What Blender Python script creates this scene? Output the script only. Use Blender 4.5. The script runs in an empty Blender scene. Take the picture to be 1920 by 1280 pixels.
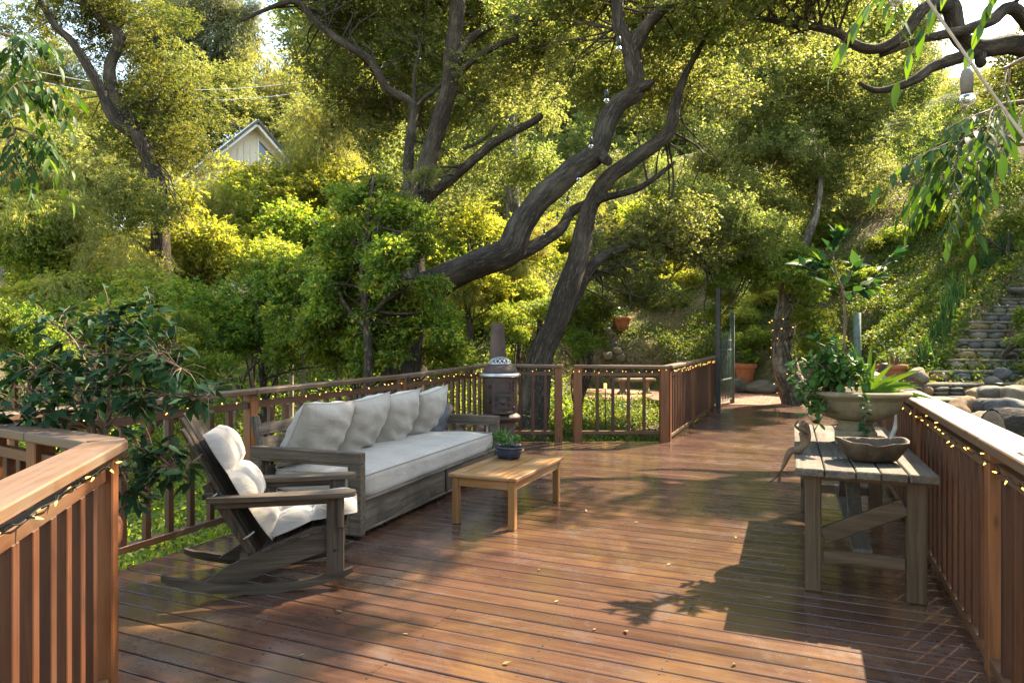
import bpy, math, random
import numpy as np
from mathutils import Vector, Matrix, noise

random.seed(7)
rng = np.random.default_rng(7)
SC = bpy.context.scene
COL = SC.collection

# ------------------------------------------------------------------ camera, sky, sun, exposure
# World axes follow the deck: +Y runs along the railings, +X along the deck boards.
TH = math.radians(23.4)          # the camera looks 23.4 degrees to the left of the railings
CT, ST = math.cos(TH), math.sin(TH)
EYE = 1.52
FPX = 1280.0

cam_data = bpy.data.cameras.new("camera")
cam_data.lens = 24.0
cam_data.sensor_width = 36.0
cam_data.clip_start = 0.05
cam_data.clip_end = 3000.0
cam = bpy.data.objects.new("camera", cam_data)
COL.objects.link(cam)
cam.location = (0, 0, EYE)
cam.rotation_euler = (math.radians(90), 0, TH)
SC.camera = cam

SUN_AZ = math.radians(50.0)      # clockwise from the view axis
SUN_EL = math.radians(45.0)
sx, sy = math.sin(SUN_AZ) * math.cos(SUN_EL), math.cos(SUN_AZ) * math.cos(SUN_EL)
SUN_DIR = Vector((sx * CT - sy * ST, sx * ST + sy * CT, math.sin(SUN_EL)))

world = bpy.data.worlds.new("World")
SC.world = world
world.use_nodes = True
wn = world.node_tree.nodes
wl = world.node_tree.links
for n in list(wn):
    wn.remove(n)
w_out = wn.new("ShaderNodeOutputWorld")
w_bg = wn.new("ShaderNodeBackground")
w_sky = wn.new("ShaderNodeTexSky")
w_sky.sky_type = "NISHITA"
w_sky.sun_disc = False
w_sky.sun_elevation = SUN_EL
w_sky.sun_rotation = math.atan2(SUN_DIR.x, SUN_DIR.y)
w_sky.air_density = 1.0
w_sky.dust_density = 0.6
w_sky.ozone_density = 1.6
w_bg.inputs["Strength"].default_value = 0.15
w_tint = wn.new("ShaderNodeMix")
w_tint.data_type = "RGBA"
w_tint.blend_type = "MULTIPLY"
w_tint.inputs[0].default_value = 1.0
w_tint.inputs[7].default_value = (1.15, 1.0, 0.78, 1.0)      # daylight white balance of the camera
wl.new(w_sky.outputs[0], w_tint.inputs[6])
wl.new(w_tint.outputs[2], w_bg.inputs[0])
wl.new(w_bg.outputs[0], w_out.inputs[0])

sun_data = bpy.data.lights.new("sun", "SUN")
sun_data.energy = 5.0
sun_data.angle = math.radians(0.53)
sun_data.color = (1.0, 0.85, 0.62)
sun = bpy.data.objects.new("sun", sun_data)
COL.objects.link(sun)
sun.rotation_euler = SUN_DIR.to_track_quat("Z", "Y").to_euler()
sun.location = (0, 0, 60)

SC.view_settings.view_transform = "Standard"
SC.view_settings.look = "None"
SC.view_settings.exposure = 2.6
SC.view_settings.gamma = 1.0
SC.view_settings.use_curve_mapping = False
SC.cycles.max_bounces = 8
SC.cycles.diffuse_bounces = 5
SC.cycles.glossy_bounces = 3
SC.cycles.transmission_bounces = 6
SC.cycles.transparent_max_bounces = 4
SC.cycles.caustics_reflective = False
SC.cycles.caustics_refractive = False
SC.cycles.sample_clamp_indirect = 6.0
SC.cycles.use_denoising = True

# ------------------------------------------------------------------ coordinates
def W(x, y, z=0.0):
    """x to the side, y ahead of the photographer, in metres -> world"""
    return Vector((x * CT - y * ST, x * ST + y * CT, z))


def P(u, v, d):
    """a point at depth d seen at 1920x1280 picture position u, v"""
    return W((u - 960.0) * d / FPX, d, EYE - (v - 640.0) * d / FPX)


def FL(u, v, z=0.0):
    return P(u, v, FPX * (EYE - z) / (v - 640.0))


def to_cam(p):
    return (p[0] * CT + p[1] * ST, -p[0] * ST + p[1] * CT)


# ------------------------------------------------------------------ materials
MATS = {}


class NT:
    def __init__(self, name):
        self.m = bpy.data.materials.new(name)
        self.m.use_nodes = True
        self.t = self.m.node_tree
        self.n = self.t.nodes
        for x in list(self.n):
            self.n.remove(x)
        self.out = self.n.new("ShaderNodeOutputMaterial")
        MATS[name] = self.m

    def new(self, kind, **kw):
        x = self.n.new("ShaderNode" + kind)
        for k, v in kw.items():
            setattr(x, k, v)
        return x

    def link(self, a, b):
        self.t.links.new(a, b)

    def setv(self, node, **kw):
        for k, v in kw.items():
            node.inputs[k.replace("_", " ")].default_value = v

    def ramp(self, fac, stops, interp="LINEAR"):
        r = self.new("ValToRGB")
        r.color_ramp.interpolation = interp
        e = r.color_ramp.elements
        while len(e) > 1:
            e.remove(e[-1])
        for i, (p, c) in enumerate(stops):
            el = e[0] if i == 0 else e.new(p)
            el.position = p
            el.color = (c[0], c[1], c[2], 1.0) if not isinstance(c, (int, float)) else (c, c, c, 1)
        self.link(fac, r.inputs[0])
        return r.outputs[0]

    def noise(self, vec, scale, detail=4.0, rough=0.55, dist=0.0):
        x = self.new("TexNoise")
        x.inputs["Scale"].default_value = scale
        x.inputs["Detail"].default_value = detail
        x.inputs["Roughness"].default_value = rough
        x.inputs["Distortion"].default_value = dist
        if vec is not None:
            self.link(vec, x.inputs["Vector"])
        return x.outputs["Fac"]

    def mapping(self, vec, scale=(1, 1, 1), loc=None):
        x = self.new("Mapping")
        x.inputs["Scale"].default_value = scale
        if loc is not None:
            x.inputs["Location"].default_value = loc
        self.link(vec, x.inputs["Vector"])
        return x.outputs[0]

    def mix(self, fac, a, b, mode="MIX"):
        x = self.new("Mix", data_type="RGBA", blend_type=mode)
        for sock, val in ((x.inputs[0], fac), (x.inputs[6], a), (x.inputs[7], b)):
            if hasattr(val, "is_linked"):
                self.link(val, sock)
            elif isinstance(val, (int, float)):
                sock.default_value = val
            else:
                sock.default_value = (val[0], val[1], val[2], 1)
        return x.outputs[2]

    def math(self, op, a, b=None, clamp=False):
        x = self.new("Math", operation=op, use_clamp=clamp)
        for sock, val in ((x.inputs[0], a), (x.inputs[1], b)):
            if val is None:
                continue
            if hasattr(val, "is_linked"):
                self.link(val, sock)
            else:
                sock.default_value = val
        return x.outputs[0]

    def bump(self, h, strength, dist=0.01):
        b = self.new("Bump")
        b.inputs["Strength"].default_value = strength
        b.inputs["Distance"].default_value = dist
        self.link(h, b.inputs["Height"])
        return b.outputs[0]

    def bsdf(self, col, rough=0.6, nrm=None, spec=0.5, metal=0.0, **kw):
        b = self.new("BsdfPrincipled")
        for sock, val in ((b.inputs["Base Color"], col), (b.inputs["Roughness"], rough), (b.inputs["Metallic"], metal)):
            if hasattr(val, "is_linked"):
                self.link(val, sock)
            elif isinstance(val, (int, float)):
                sock.default_value = val
            else:
                sock.default_value = (val[0], val[1], val[2], 1)
        b.inputs["Specular IOR Level"].default_value = spec
        for k, v in kw.items():
            b.inputs[k.replace("_", " ")].default_value = v
        if nrm is not None:
            self.link(nrm, b.inputs["Normal"])
        return b

    def finish(self, shader):
        self.link(shader.outputs[0], self.out.inputs["Surface"])
        return self.m


def rand_coords(t, mult=37.0):
    tc = t.new("TexCoord")
    oi = t.new("ObjectInfo")
    m = t.math("MULTIPLY", oi.outputs["Random"], mult)
    add = t.new("VectorMath", operation="ADD")
    t.link(tc.outputs["Object"], add.inputs[0])
    t.link(m, add.inputs[1])
    return add.outputs[0], oi.outputs["Random"]


def wood(name, dark, mid, light, axis=0, rough=(0.5, 0.7), grain=26.0, along=1.3, bump=0.25, var=0.25,
         wear=None, wear_amt=0.5, spec=0.4, knots=True):
    t = NT(name)
    vec, rnd = rand_coords(t)
    sc = [grain, grain, grain]
    sc[axis] = along
    g = t.noise(t.mapping(vec, sc), 1.0, 5.0, 0.6, 0.9)
    sc2 = [grain * 5, grain * 5, grain * 5]
    sc2[axis] = along * 3
    fine = t.noise(t.mapping(vec, sc2), 1.0, 3.0, 0.6, 0.2)
    gg = t.math("ADD", t.math("MULTIPLY", g, 0.7), t.math("MULTIPLY", fine, 0.3))
    col = t.ramp(gg, [(0.3, dark), (0.5, mid), (0.72, light)])
    big = t.noise(vec, 2.3, 4.0, 0.6, 0.3)
    if wear is not None:
        wf = t.ramp(big, [(0.42, 0.0), (0.68, wear_amt)])
        col = t.mix(wf, col, wear)
    if knots:
        sk = [7.0, 7.0, 7.0]
        sk[axis] = 2.2
        vo = t.new("TexVoronoi")
        vo.inputs["Scale"].default_value = 1.0
        t.link(t.mapping(vec, sk), vo.inputs["Vector"])
        kf = t.ramp(vo.outputs["Distance"], [(0.05, 0.8), (0.11, 0.0)])
        col = t.mix(kf, col, tuple(c * 0.35 for c in dark))
    v = t.math("ADD", t.math("MULTIPLY", rnd, var), 1.0 - var * 0.5)
    hsv = t.new("HueSaturation")
    t.link(v, hsv.inputs["Value"])
    t.link(col, hsv.inputs["Color"])
    rr = t.ramp(big, [(0.3, rough[0]), (0.7, rough[1])])
    b = t.bsdf(hsv.outputs[0], rr, t.bump(gg, bump, 0.006), spec)
    return t.finish(b)


def leafmat(name, stops, trans=0.45, rough=0.5, spec=0.3, hue_var=0.03, val_var=0.3, tint=(1.5, 1.35, 0.5)):
    """leaf blades: reflect and let light through; colour differs from leaf to leaf"""
    t = NT(name)
    at = t.new("Attribute", attribute_name="rnd")
    oi = t.new("ObjectInfo")
    col = t.ramp(at.outputs["Fac"], stops)
    hsv = t.new("HueSaturation")
    t.link(t.math("ADD", t.math("MULTIPLY", oi.outputs["Random"], hue_var), 0.5 - hue_var / 2), hsv.inputs["Hue"])
    t.link(t.math("ADD", t.math("MULTIPLY", oi.outputs["Random"], val_var), 1 - val_var / 2), hsv.inputs["Value"])
    t.link(col, hsv.inputs["Color"])
    b = t.bsdf(hsv.outputs[0], rough, None, spec)
    tr = t.new("BsdfTranslucent")
    t.link(t.mix(1.0, hsv.outputs[0], tint, "MULTIPLY"), tr.inputs["Color"])
    mx = t.new("MixShader")
    mx.inputs[0].default_value = trans
    t.link(b.outputs[0], mx.inputs[1])
    t.link(tr.outputs[0], mx.inputs[2])
    return t.finish(mx)


def objleaf(name, c1, c2, trans=0.4, rough=0.4, spec=0.4, tint=(1.5, 1.35, 0.5)):
    """for leaves that are objects of their own: colour by object"""
    t = NT(name)
    oi = t.new("ObjectInfo")
    tc = t.new("TexCoord")
    col = t.mix(oi.outputs["Random"], c1, c2)
    n = t.noise(tc.outputs["Object"], 40.0, 2.0)
    col = t.mix(t.math("MULTIPLY", n, 0.35), col, tuple(c * 0.5 for c in c1))
    b = t.bsdf(col, rough, None, spec)
    tr = t.new("BsdfTranslucent")
    t.link(t.mix(1.0, col, tint, "MULTIPLY"), tr.inputs["Color"])
    mx = t.new("MixShader")
    mx.inputs[0].default_value = trans
    t.link(b.outputs[0], mx.inputs[1])
    t.link(tr.outputs[0], mx.inputs[2])
    return t.finish(mx)


def barkmat(name, dark, light, su=9.0, sv=2.2, bump=1.0):
    t = NT(name)
    uv = t.new("TexCoord").outputs["UV"]
    m0 = t.mapping(uv, (su, sv, 1))
    wn_ = t.new("TexNoise")
    wn_.inputs["Scale"].default_value = 0.7
    wn_.inputs["Detail"].default_value = 3.0
    t.link(m0, wn_.inputs["Vector"])
    ws_ = t.new("VectorMath", operation="SCALE")
    ws_.inputs["Scale"].default_value = 1.3
    t.link(wn_.outputs["Color"], ws_.inputs[0])
    wa_ = t.new("VectorMath", operation="ADD")
    t.link(m0, wa_.inputs[0])
    t.link(ws_.outputs[0], wa_.inputs[1])
    m = wa_.outputs[0]
    n1 = t.noise(m, 1.0, 6.0, 0.65, 1.2)
    rid = t.math("ABSOLUTE", t.math("SUBTRACT", t.noise(m, 1.0, 3.0, 0.55, 0.6), 0.5))
    rid2 = t.math("ABSOLUTE", t.math("SUBTRACT", t.noise(t.mapping(m, (2.3, 2.9, 1), (5, 9, 0)), 1.0, 3.0, 0.55, 0.4), 0.5))
    crack = t.math("MULTIPLY", t.ramp(rid, [(0.0, 0.0), (0.11, 1.0)]), t.ramp(rid2, [(0.0, 0.45), (0.1, 1.0)]))
    h = t.math("MULTIPLY", crack, n1)
    lich = t.noise(t.mapping(uv, (1.1, 0.7, 1)), 1.6, 4.0)
    col = t.ramp(h, [(0.05, tuple(c * 0.55 for c in dark)), (0.3, dark), (0.6, light)])
    col = t.mix(t.ramp(lich, [(0.5, 0.0), (0.72, 0.55)]), col, tuple(c * 1.35 for c in light))
    b = t.bsdf(col, 0.9, t.bump(h, bump, 0.03), 0.15)
    return t.finish(b)


def plain(name, c1, c2, scale=6.0, rough=0.7, bump=0.2, spec=0.4, metal=0.0, dist=0.01, detail=5.0, **kw):
    t = NT(name)
    vec, rnd = rand_coords(t)
    n = t.noise(vec, scale, detail, 0.6, 0.2)
    n2 = t.noise(vec, scale * 7, 3.0)
    f = t.math("ADD", t.math("MULTIPLY", n, 0.75), t.math("MULTIPLY", n2, 0.25))
    col = t.ramp(f, [(0.32, c1), (0.66, c2)])
    v = t.math("ADD", t.math("MULTIPLY", rnd, 0.3), 0.85)
    hsv = t.new("HueSaturation")
    t.link(v, hsv.inputs["Value"])
    t.link(col, hsv.inputs["Color"])
    b = t.bsdf(hsv.outputs[0], rough, t.bump(f, bump, dist), spec, metal, **kw)
    return t.finish(b)


def deck_material():
    t = NT("deck_wood")
    vec, rnd = rand_coords(t)
    g = t.noise(t.mapping(vec, (1.1, 30, 30)), 1.0, 5.0, 0.6, 0.8)
    fine = t.noise(t.mapping(vec, (3, 150, 150)), 1.0, 3.0, 0.6, 0.2)
    gg = t.math("ADD", t.math("MULTIPLY", g, 0.7), t.math("MULTIPLY", fine, 0.3))
    col = t.ramp(gg, [(0.28, (0.032, 0.015, 0.011)), (0.5, (0.071, 0.035, 0.022)), (0.72, (0.114, 0.059, 0.037))])
    tc = t.new("TexCoord")
    geo = t.new("NewGeometry")
    p1 = t.noise(geo.outputs["Position"], 1.3, 5.0, 0.65, 0.6)
    p2 = t.noise(t.mapping(geo.outputs["Position"], (1, 1, 1), (31, 7, 3)), 2.6, 5.0, 0.7, 0.5)
    col = t.mix(t.ramp(p1, [(0.5, 0.0), (0.72, 0.75)]), col, (0.142, 0.078, 0.030))       # golden stain
    col = t.mix(t.ramp(p2, [(0.56, 0.0), (0.74, 0.6)]), col, (0.086, 0.067, 0.056))        # greyed wear
    scuff = t.noise(t.mapping(geo.outputs["Position"], (3, 9, 3)), 1.7, 6.0, 0.75, 0.4)
    col = t.mix(t.ramp(scuff, [(0.66, 0.0), (0.74, 0.7)]), col, (0.020, 0.011, 0.009))
    v = t.math("ADD", t.math("MULTIPLY", rnd, 0.42), 0.8)
    hsv = t.new("HueSaturation")
    t.link(v, hsv.inputs["Value"])
    t.link(col, hsv.inputs["Color"])
    rr = t.ramp(t.math("ADD", t.math("MULTIPLY", p2, 0.6), t.math("MULTIPLY", scuff, 0.4)), [(0.35, 0.13), (0.7, 0.38)])
    b = t.bsdf(hsv.outputs[0], rr, t.bump(gg, 0.22, 0.004), 0.5, Coat_Weight=0.55, Coat_Roughness=0.16)
    return t.finish(b)


deck_material()
wood("rail_wood", (0.046, 0.017, 0.006), (0.082, 0.032, 0.013), (0.121, 0.052, 0.020), 0, (0.4, 0.6), wear=(0.097, 0.059, 0.031), wear_amt=0.5)
wood("cap_wood", (0.058, 0.028, 0.013), (0.099, 0.051, 0.024), (0.139, 0.077, 0.038), 0, (0.45, 0.7), wear=(0.089, 0.069, 0.049), wear_amt=0.75)
wood("baluster_wood", (0.030, 0.011, 0.004), (0.057, 0.019, 0.007), (0.084, 0.033, 0.012), 2, (0.4, 0.6), var=0.5, along=1.8)
wood("post_wood", (0.070, 0.023, 0.006), (0.130, 0.045, 0.013), (0.187, 0.072, 0.020), 2, (0.35, 0.6), along=1.6)
wood("grey_wood_y", (0.030, 0.024, 0.019), (0.121, 0.095, 0.070), (0.243, 0.195, 0.143), 1, (0.7, 0.9), grain=34, bump=0.7, spec=0.2, wear=(0.043, 0.036, 0.028), wear_amt=0.8)
wood("grey_wood_x", (0.030, 0.024, 0.019), (0.131, 0.099, 0.068), (0.252, 0.195, 0.133), 0, (0.7, 0.9), grain=34, bump=0.7, spec=0.2, wear=(0.054, 0.042, 0.032), wear_amt=0.7)
wood("grey_wood_z", (0.030, 0.024, 0.019), (0.103, 0.082, 0.061), (0.194, 0.157, 0.115), 2, (0.7, 0.9), grain=34, bump=0.7, spec=0.2, wear=(0.058, 0.048, 0.037), wear_amt=0.6)
wood("chair_wood_x", (0.020, 0.014, 0.010), (0.062, 0.046, 0.031), (0.120, 0.090, 0.062), 0, (0.65, 0.9), grain=30, bump=0.8, spec=0.25)
wood("chair_wood_z", (0.020, 0.014, 0.010), (0.068, 0.049, 0.033), (0.130, 0.096, 0.067), 2, (0.65, 0.9), grain=30, bump=0.8, spec=0.25)
wood("teak_y", (0.142, 0.063, 0.018), (0.232, 0.108, 0.031), (0.299, 0.153, 0.052), 1, (0.4, 0.6), grain=24, wear=(0.249, 0.171, 0.095), wear_amt=0.45, knots=False)
wood("teak_x", (0.142, 0.063, 0.018), (0.232, 0.108, 0.031), (0.299, 0.153, 0.052), 0, (0.4, 0.6), grain=24, wear=(0.249, 0.171, 0.095), wear_amt=0.45, knots=False)
wood("teak_z", (0.133, 0.061, 0.018), (0.216, 0.103, 0.031), (0.282, 0.149, 0.054), 2, (0.45, 0.65), grain=24, knots=False)
wood("bench_y", (0.037, 0.029, 0.021), (0.088, 0.070, 0.050), (0.145, 0.120, 0.089), 1, (0.7, 0.9), grain=30, bump=0.8, spec=0.2, wear=(0.044, 0.037, 0.030), wear_amt=0.6)
wood("bench_x", (0.033, 0.021, 0.011), (0.079, 0.053, 0.031), (0.125, 0.088, 0.056), 0, (0.7, 0.9), grain=30, bump=0.7, spec=0.2)
wood("bench_z", (0.033, 0.021, 0.011), (0.075, 0.050, 0.029), (0.121, 0.082, 0.050), 2, (0.7, 0.9), grain=30, bump=0.7, spec=0.2)
plain("bowl_wood", (0.024, 0.015, 0.009), (0.105, 0.072, 0.044), 9.0, 0.75, 0.6, 0.25)
plain("iron_rust", (0.030, 0.019, 0.015), (0.082, 0.048, 0.037), 7.0, 0.65, 0.35, 0.4)
plain("iron_dark", (0.012, 0.011, 0.010), (0.03, 0.027, 0.024), 9.0, 0.55, 0.2, 0.4)
plain("nickel", (0.30, 0.29, 0.28), (0.55, 0.54, 0.53), 8.0, 0.38, 0.1, 0.5, 0.7)
plain("verdigris", (0.040, 0.060, 0.045), (0.104, 0.136, 0.105), 14.0, 0.75, 0.3, 0.3)
plain("terracotta", (0.225, 0.079, 0.032), (0.345, 0.143, 0.064), 5.0, 0.85, 0.15, 0.2)
plain("navy_glaze", (0.012, 0.016, 0.03), (0.035, 0.045, 0.075), 8.0, 0.22, 0.05, 0.6)
plain("soil", (0.02, 0.013, 0.009), (0.06, 0.04, 0.026), 25.0, 0.95, 0.8, 0.1)
plain("cast_stone", (0.102, 0.078, 0.045), (0.197, 0.159, 0.099), 7.0, 0.9, 0.35, 0.2)
plain("bronze_clay", (0.054, 0.030, 0.015), (0.162, 0.099, 0.050), 16.0, 0.7, 0.5, 0.3)
plain("stone_tan", (0.086, 0.068, 0.045), (0.184, 0.151, 0.105), 5.0, 0.9, 0.6, 0.2, dist=0.02)
plain("stone_grey", (0.060, 0.053, 0.042), (0.135, 0.122, 0.097), 5.0, 0.9, 0.6, 0.2, dist=0.02)
plain("stone_dark", (0.041, 0.038, 0.036), (0.098, 0.090, 0.083), 6.0, 0.85, 0.5, 0.3, dist=0.02)
plain("stone_rust", (0.137, 0.076, 0.035), (0.238, 0.155, 0.084), 5.0, 0.9, 0.5, 0.2, dist=0.02)
plain("mortar", (0.098, 0.079, 0.056), (0.188, 0.154, 0.112), 10.0, 0.95, 0.6, 0.1, dist=0.02)
plain("brick_red", (0.19, 0.085, 0.055), (0.32, 0.165, 0.11), 9.0, 0.9, 0.3, 0.2)
plain("white_paint", (0.74, 0.73, 0.70), (0.80, 0.79, 0.77), 4.0, 0.5, 0.05, 0.4)
plain("cream_siding", (0.60, 0.52, 0.42), (0.68, 0.60, 0.50), 3.0, 0.6, 0.1, 0.3)
plain("roof_dark", (0.05, 0.048, 0.045), (0.11, 0.105, 0.10), 12.0, 0.9, 0.4, 0.2)
plain("tarp_blue", (0.42, 0.50, 0.66), (0.58, 0.65, 0.78), 3.0, 0.5, 0.2, 0.4)
plain("cord_dark", (0.006, 0.010, 0.008), (0.012, 0.018, 0.014), 20.0, 0.5, 0.0, 0.4)
plain("cord_pale", (0.26, 0.22, 0.17), (0.42, 0.36, 0.29), 60.0, 0.7, 0.2, 0.3)
plain("wire_white", (0.7, 0.7, 0.7), (0.8, 0.8, 0.8), 5.0, 0.5, 0.0, 0.3)
plain("socket_green", (0.006, 0.022, 0.016), (0.015, 0.045, 0.033), 20.0, 0.4, 0.0, 0.5)
plain("socket_grey", (0.09, 0.08, 0.065), (0.18, 0.16, 0.13), 20.0, 0.7, 0.2, 0.3)
plain("stem_brown", (0.07, 0.045, 0.028), (0.18, 0.13, 0.085), 12.0, 0.8, 0.3, 0.2)
plain("stem_grey", (0.13, 0.10, 0.075), (0.26, 0.215, 0.165), 12.0, 0.85, 0.3, 0.2)
plain("log_bark", (0.05, 0.038, 0.03), (0.20, 0.155, 0.12), 10.0, 0.95, 0.9, 0.1, dist=0.02)
plain("log_end", (0.22, 0.15, 0.095), (0.38, 0.28, 0.19), 18.0, 0.9, 0.4, 0.1)
plain("dry_leaf", (0.12, 0.07, 0.03), (0.30, 0.21, 0.10), 20.0, 0.8, 0.2, 0.2)
plain("driftwood", (0.26, 0.235, 0.21), (0.52, 0.49, 0.45), 14.0, 0.9, 0.6, 0.15)


def fabric(name, c1, c2):
    t = NT(name)
    vec, rnd = rand_coords(t)
    folds = t.noise(t.mapping(vec, (1, 1, 2.2)), 7.0, 4.0, 0.5, 1.4)
    weave = t.noise(vec, 420.0, 1.0)
    h = t.math("ADD", t.math("MULTIPLY", folds, 0.92), t.math("MULTIPLY", weave, 0.08))
    blot = t.noise(vec, 3.0, 4.0)
    col = t.ramp(blot, [(0.35, c1), (0.65, c2)])
    b = t.bsdf(col, 0.95, t.bump(h, 0.35, 0.025), 0.1, Sheen_Weight=0.25)
    return t.finish(b)


fabric("linen", (0.323, 0.281, 0.227), (0.391, 0.347, 0.288))
fabric("chair_cloth", (0.292, 0.264, 0.224), (0.352, 0.320, 0.279))

t = NT("lamp_glow")
em = t.new("Emission")
em.inputs["Color"].default_value = (1.0, 0.5, 0.10, 1)
em.inputs["Strength"].default_value = 1.1
t.finish(em)
t = NT("clear_glass")
t.finish(t.bsdf((0.95, 0.97, 0.93), 0.03, None, 0.5, 0.0, Transmission_Weight=0.92, IOR=1.3))
t = NT("window_glass")
t.finish(t.bsdf((0.06, 0.08, 0.10), 0.05, None, 0.8))

barkmat("oak_bark", (0.058, 0.046, 0.035), (0.150, 0.120, 0.090), 16.0, 3.2, 1.0)
barkmat("pale_bark", (0.10, 0.082, 0.062), (0.30, 0.255, 0.20), 8.0, 2.5, 0.7)
barkmat("twig_bark", (0.05, 0.038, 0.028), (0.15, 0.118, 0.09), 9.0, 4.0, 0.3)

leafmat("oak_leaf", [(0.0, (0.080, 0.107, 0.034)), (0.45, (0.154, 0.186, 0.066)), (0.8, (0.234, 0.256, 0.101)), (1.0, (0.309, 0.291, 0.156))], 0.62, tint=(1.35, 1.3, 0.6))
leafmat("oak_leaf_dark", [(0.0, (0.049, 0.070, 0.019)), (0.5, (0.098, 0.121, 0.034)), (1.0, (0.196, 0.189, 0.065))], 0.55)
leafmat("gold_leaf", [(0.0, (0.125, 0.160, 0.027)), (0.5, (0.261, 0.294, 0.050)), (0.85, (0.387, 0.395, 0.076)), (1.0, (0.460, 0.395, 0.104))], 0.62, tint=(1.35, 1.3, 0.55))
leafmat("green_leaf", [(0.0, (0.067, 0.119, 0.024)), (0.5, (0.149, 0.222, 0.037)), (0.85, (0.254, 0.316, 0.053)), (1.0, (0.404, 0.349, 0.066))], 0.6)
leafmat("pepper_leaf", [(0.0, (0.16, 0.18, 0.05)), (0.5, (0.25, 0.265, 0.085)), (1.0, (0.35, 0.34, 0.14))], 0.6)
leafmat("gum_leaf", [(0.0, (0.065, 0.085, 0.046)), (0.5, (0.12, 0.14, 0.08)), (1.0, (0.20, 0.21, 0.13))], 0.42)
leafmat("lawn_leaf", [(0.0, (0.030, 0.072, 0.014)), (0.5, (0.07, 0.13, 0.022)), (0.8, (0.14, 0.18, 0.032)), (1.0, (0.25, 0.20, 0.09))], 0.55)
leafmat("dry_bits", [(0.0, (0.10, 0.065, 0.034)), (0.5, (0.24, 0.165, 0.09)), (1.0, (0.38, 0.30, 0.19))], 0.2)
objleaf("ficus_leaf", (0.010, 0.034, 0.014), (0.030, 0.072, 0.026), 0.25, 0.55, 0.1)
objleaf("ash_leaf", (0.018, 0.052, 0.008), (0.045, 0.095, 0.012), 0.45, 0.5, 0.2)
objleaf("ash_leaf_sunlit", (0.06, 0.135, 0.012), (0.11, 0.19, 0.02), 0.5, 0.42, 0.4)  # brighter copy of the ash leaf: sunlight put into the colour
objleaf("jade_leaf", (0.030, 0.085, 0.018), (0.070, 0.150, 0.030), 0.15, 0.55, 0.15)
objleaf("strap_leaf", (0.045, 0.11, 0.014), (0.11, 0.185, 0.022), 0.4, 0.6, 0.1)
objleaf("sapling_leaf", (0.012, 0.048, 0.022), (0.045, 0.10, 0.028), 0.4, 0.6, 0.1)
objleaf("lime_leaf", (0.066, 0.132, 0.012), (0.099, 0.174, 0.021), 0.5, 0.6, 0.1)
objleaf("bonsai_leaf", (0.06, 0.15, 0.03), (0.14, 0.25, 0.06), 0.35, 0.45, 0.4)
objleaf("ivy_leaf", (0.020, 0.060, 0.022), (0.050, 0.105, 0.035), 0.3, 0.6, 0.1)

# ------------------------------------------------------------------ geometry helpers
def rot_to(d):
    """matrix whose local x runs along d, local z as close to up as it can be"""
    x = Vector(d).normalized()
    up = Vector((0, 0, 1)) if abs(x.z) < 0.97 else Vector((0, 1, 0))
    y = up.cross(x).normalized()
    z = x.cross(y)
    return Matrix((x, y, z)).transposed()


def cbox_geo(sx, sy, sz, ch):
    hx, hy, hz = sx / 2, sy / 2, sz / 2
    c = min(ch, hx * 0.8, hy * 0.8, hz * 0.8)
    V = []
    idx = {}
    for i in (-1, 1):
        for j in (-1, 1):
            for k in (-1, 1):
                idx[i, j, k] = len(V)
                V += [(i * hx, j * (hy - c), k * (hz - c)), (i * (hx - c), j * hy, k * (hz - c)), (i * (hx - c), j * (hy - c), k * hz)]
    F = []
    for i in (-1, 1):
        F.append([idx[i, a, b] for a, b in ((-1, -1), (1, -1), (1, 1), (-1, 1))])
        F.append([idx[a, i, b] + 1 for a, b in ((-1, -1), (1, -1), (1, 1), (-1, 1))])
        F.append([idx[a, b, i] + 2 for a, b in ((-1, -1), (1, -1), (1, 1), (-1, 1))])
        for j in (-1, 1):
            F.append([idx[i, j, -1], idx[i, j, 1], idx[i, j, 1] + 1, idx[i, j, -1] + 1])
            F.append([idx[i, -1, j], idx[i, 1, j], idx[i, 1, j] + 2, idx[i, -1, j] + 2])
            F.append([idx[-1, i, j] + 1, idx[1, i, j] + 1, idx[1, i, j] + 2, idx[-1, i, j] + 2])
            for k in (-1, 1):
                F.append([idx[i, j, k], idx[i, j, k] + 1, idx[i, j, k] + 2])
    V = [Vector(v) for v in V]
    out = []
    for f in F:
        a, b, d = V[f[0]], V[f[1]], V[f[2]]
        nrm = (b - a).cross(d - a)
        cen = sum((V[q] for q in f), Vector()) / len(f)
        out.append(f if nrm.dot(cen) > 0 else f[::-1])
    return V, out


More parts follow.
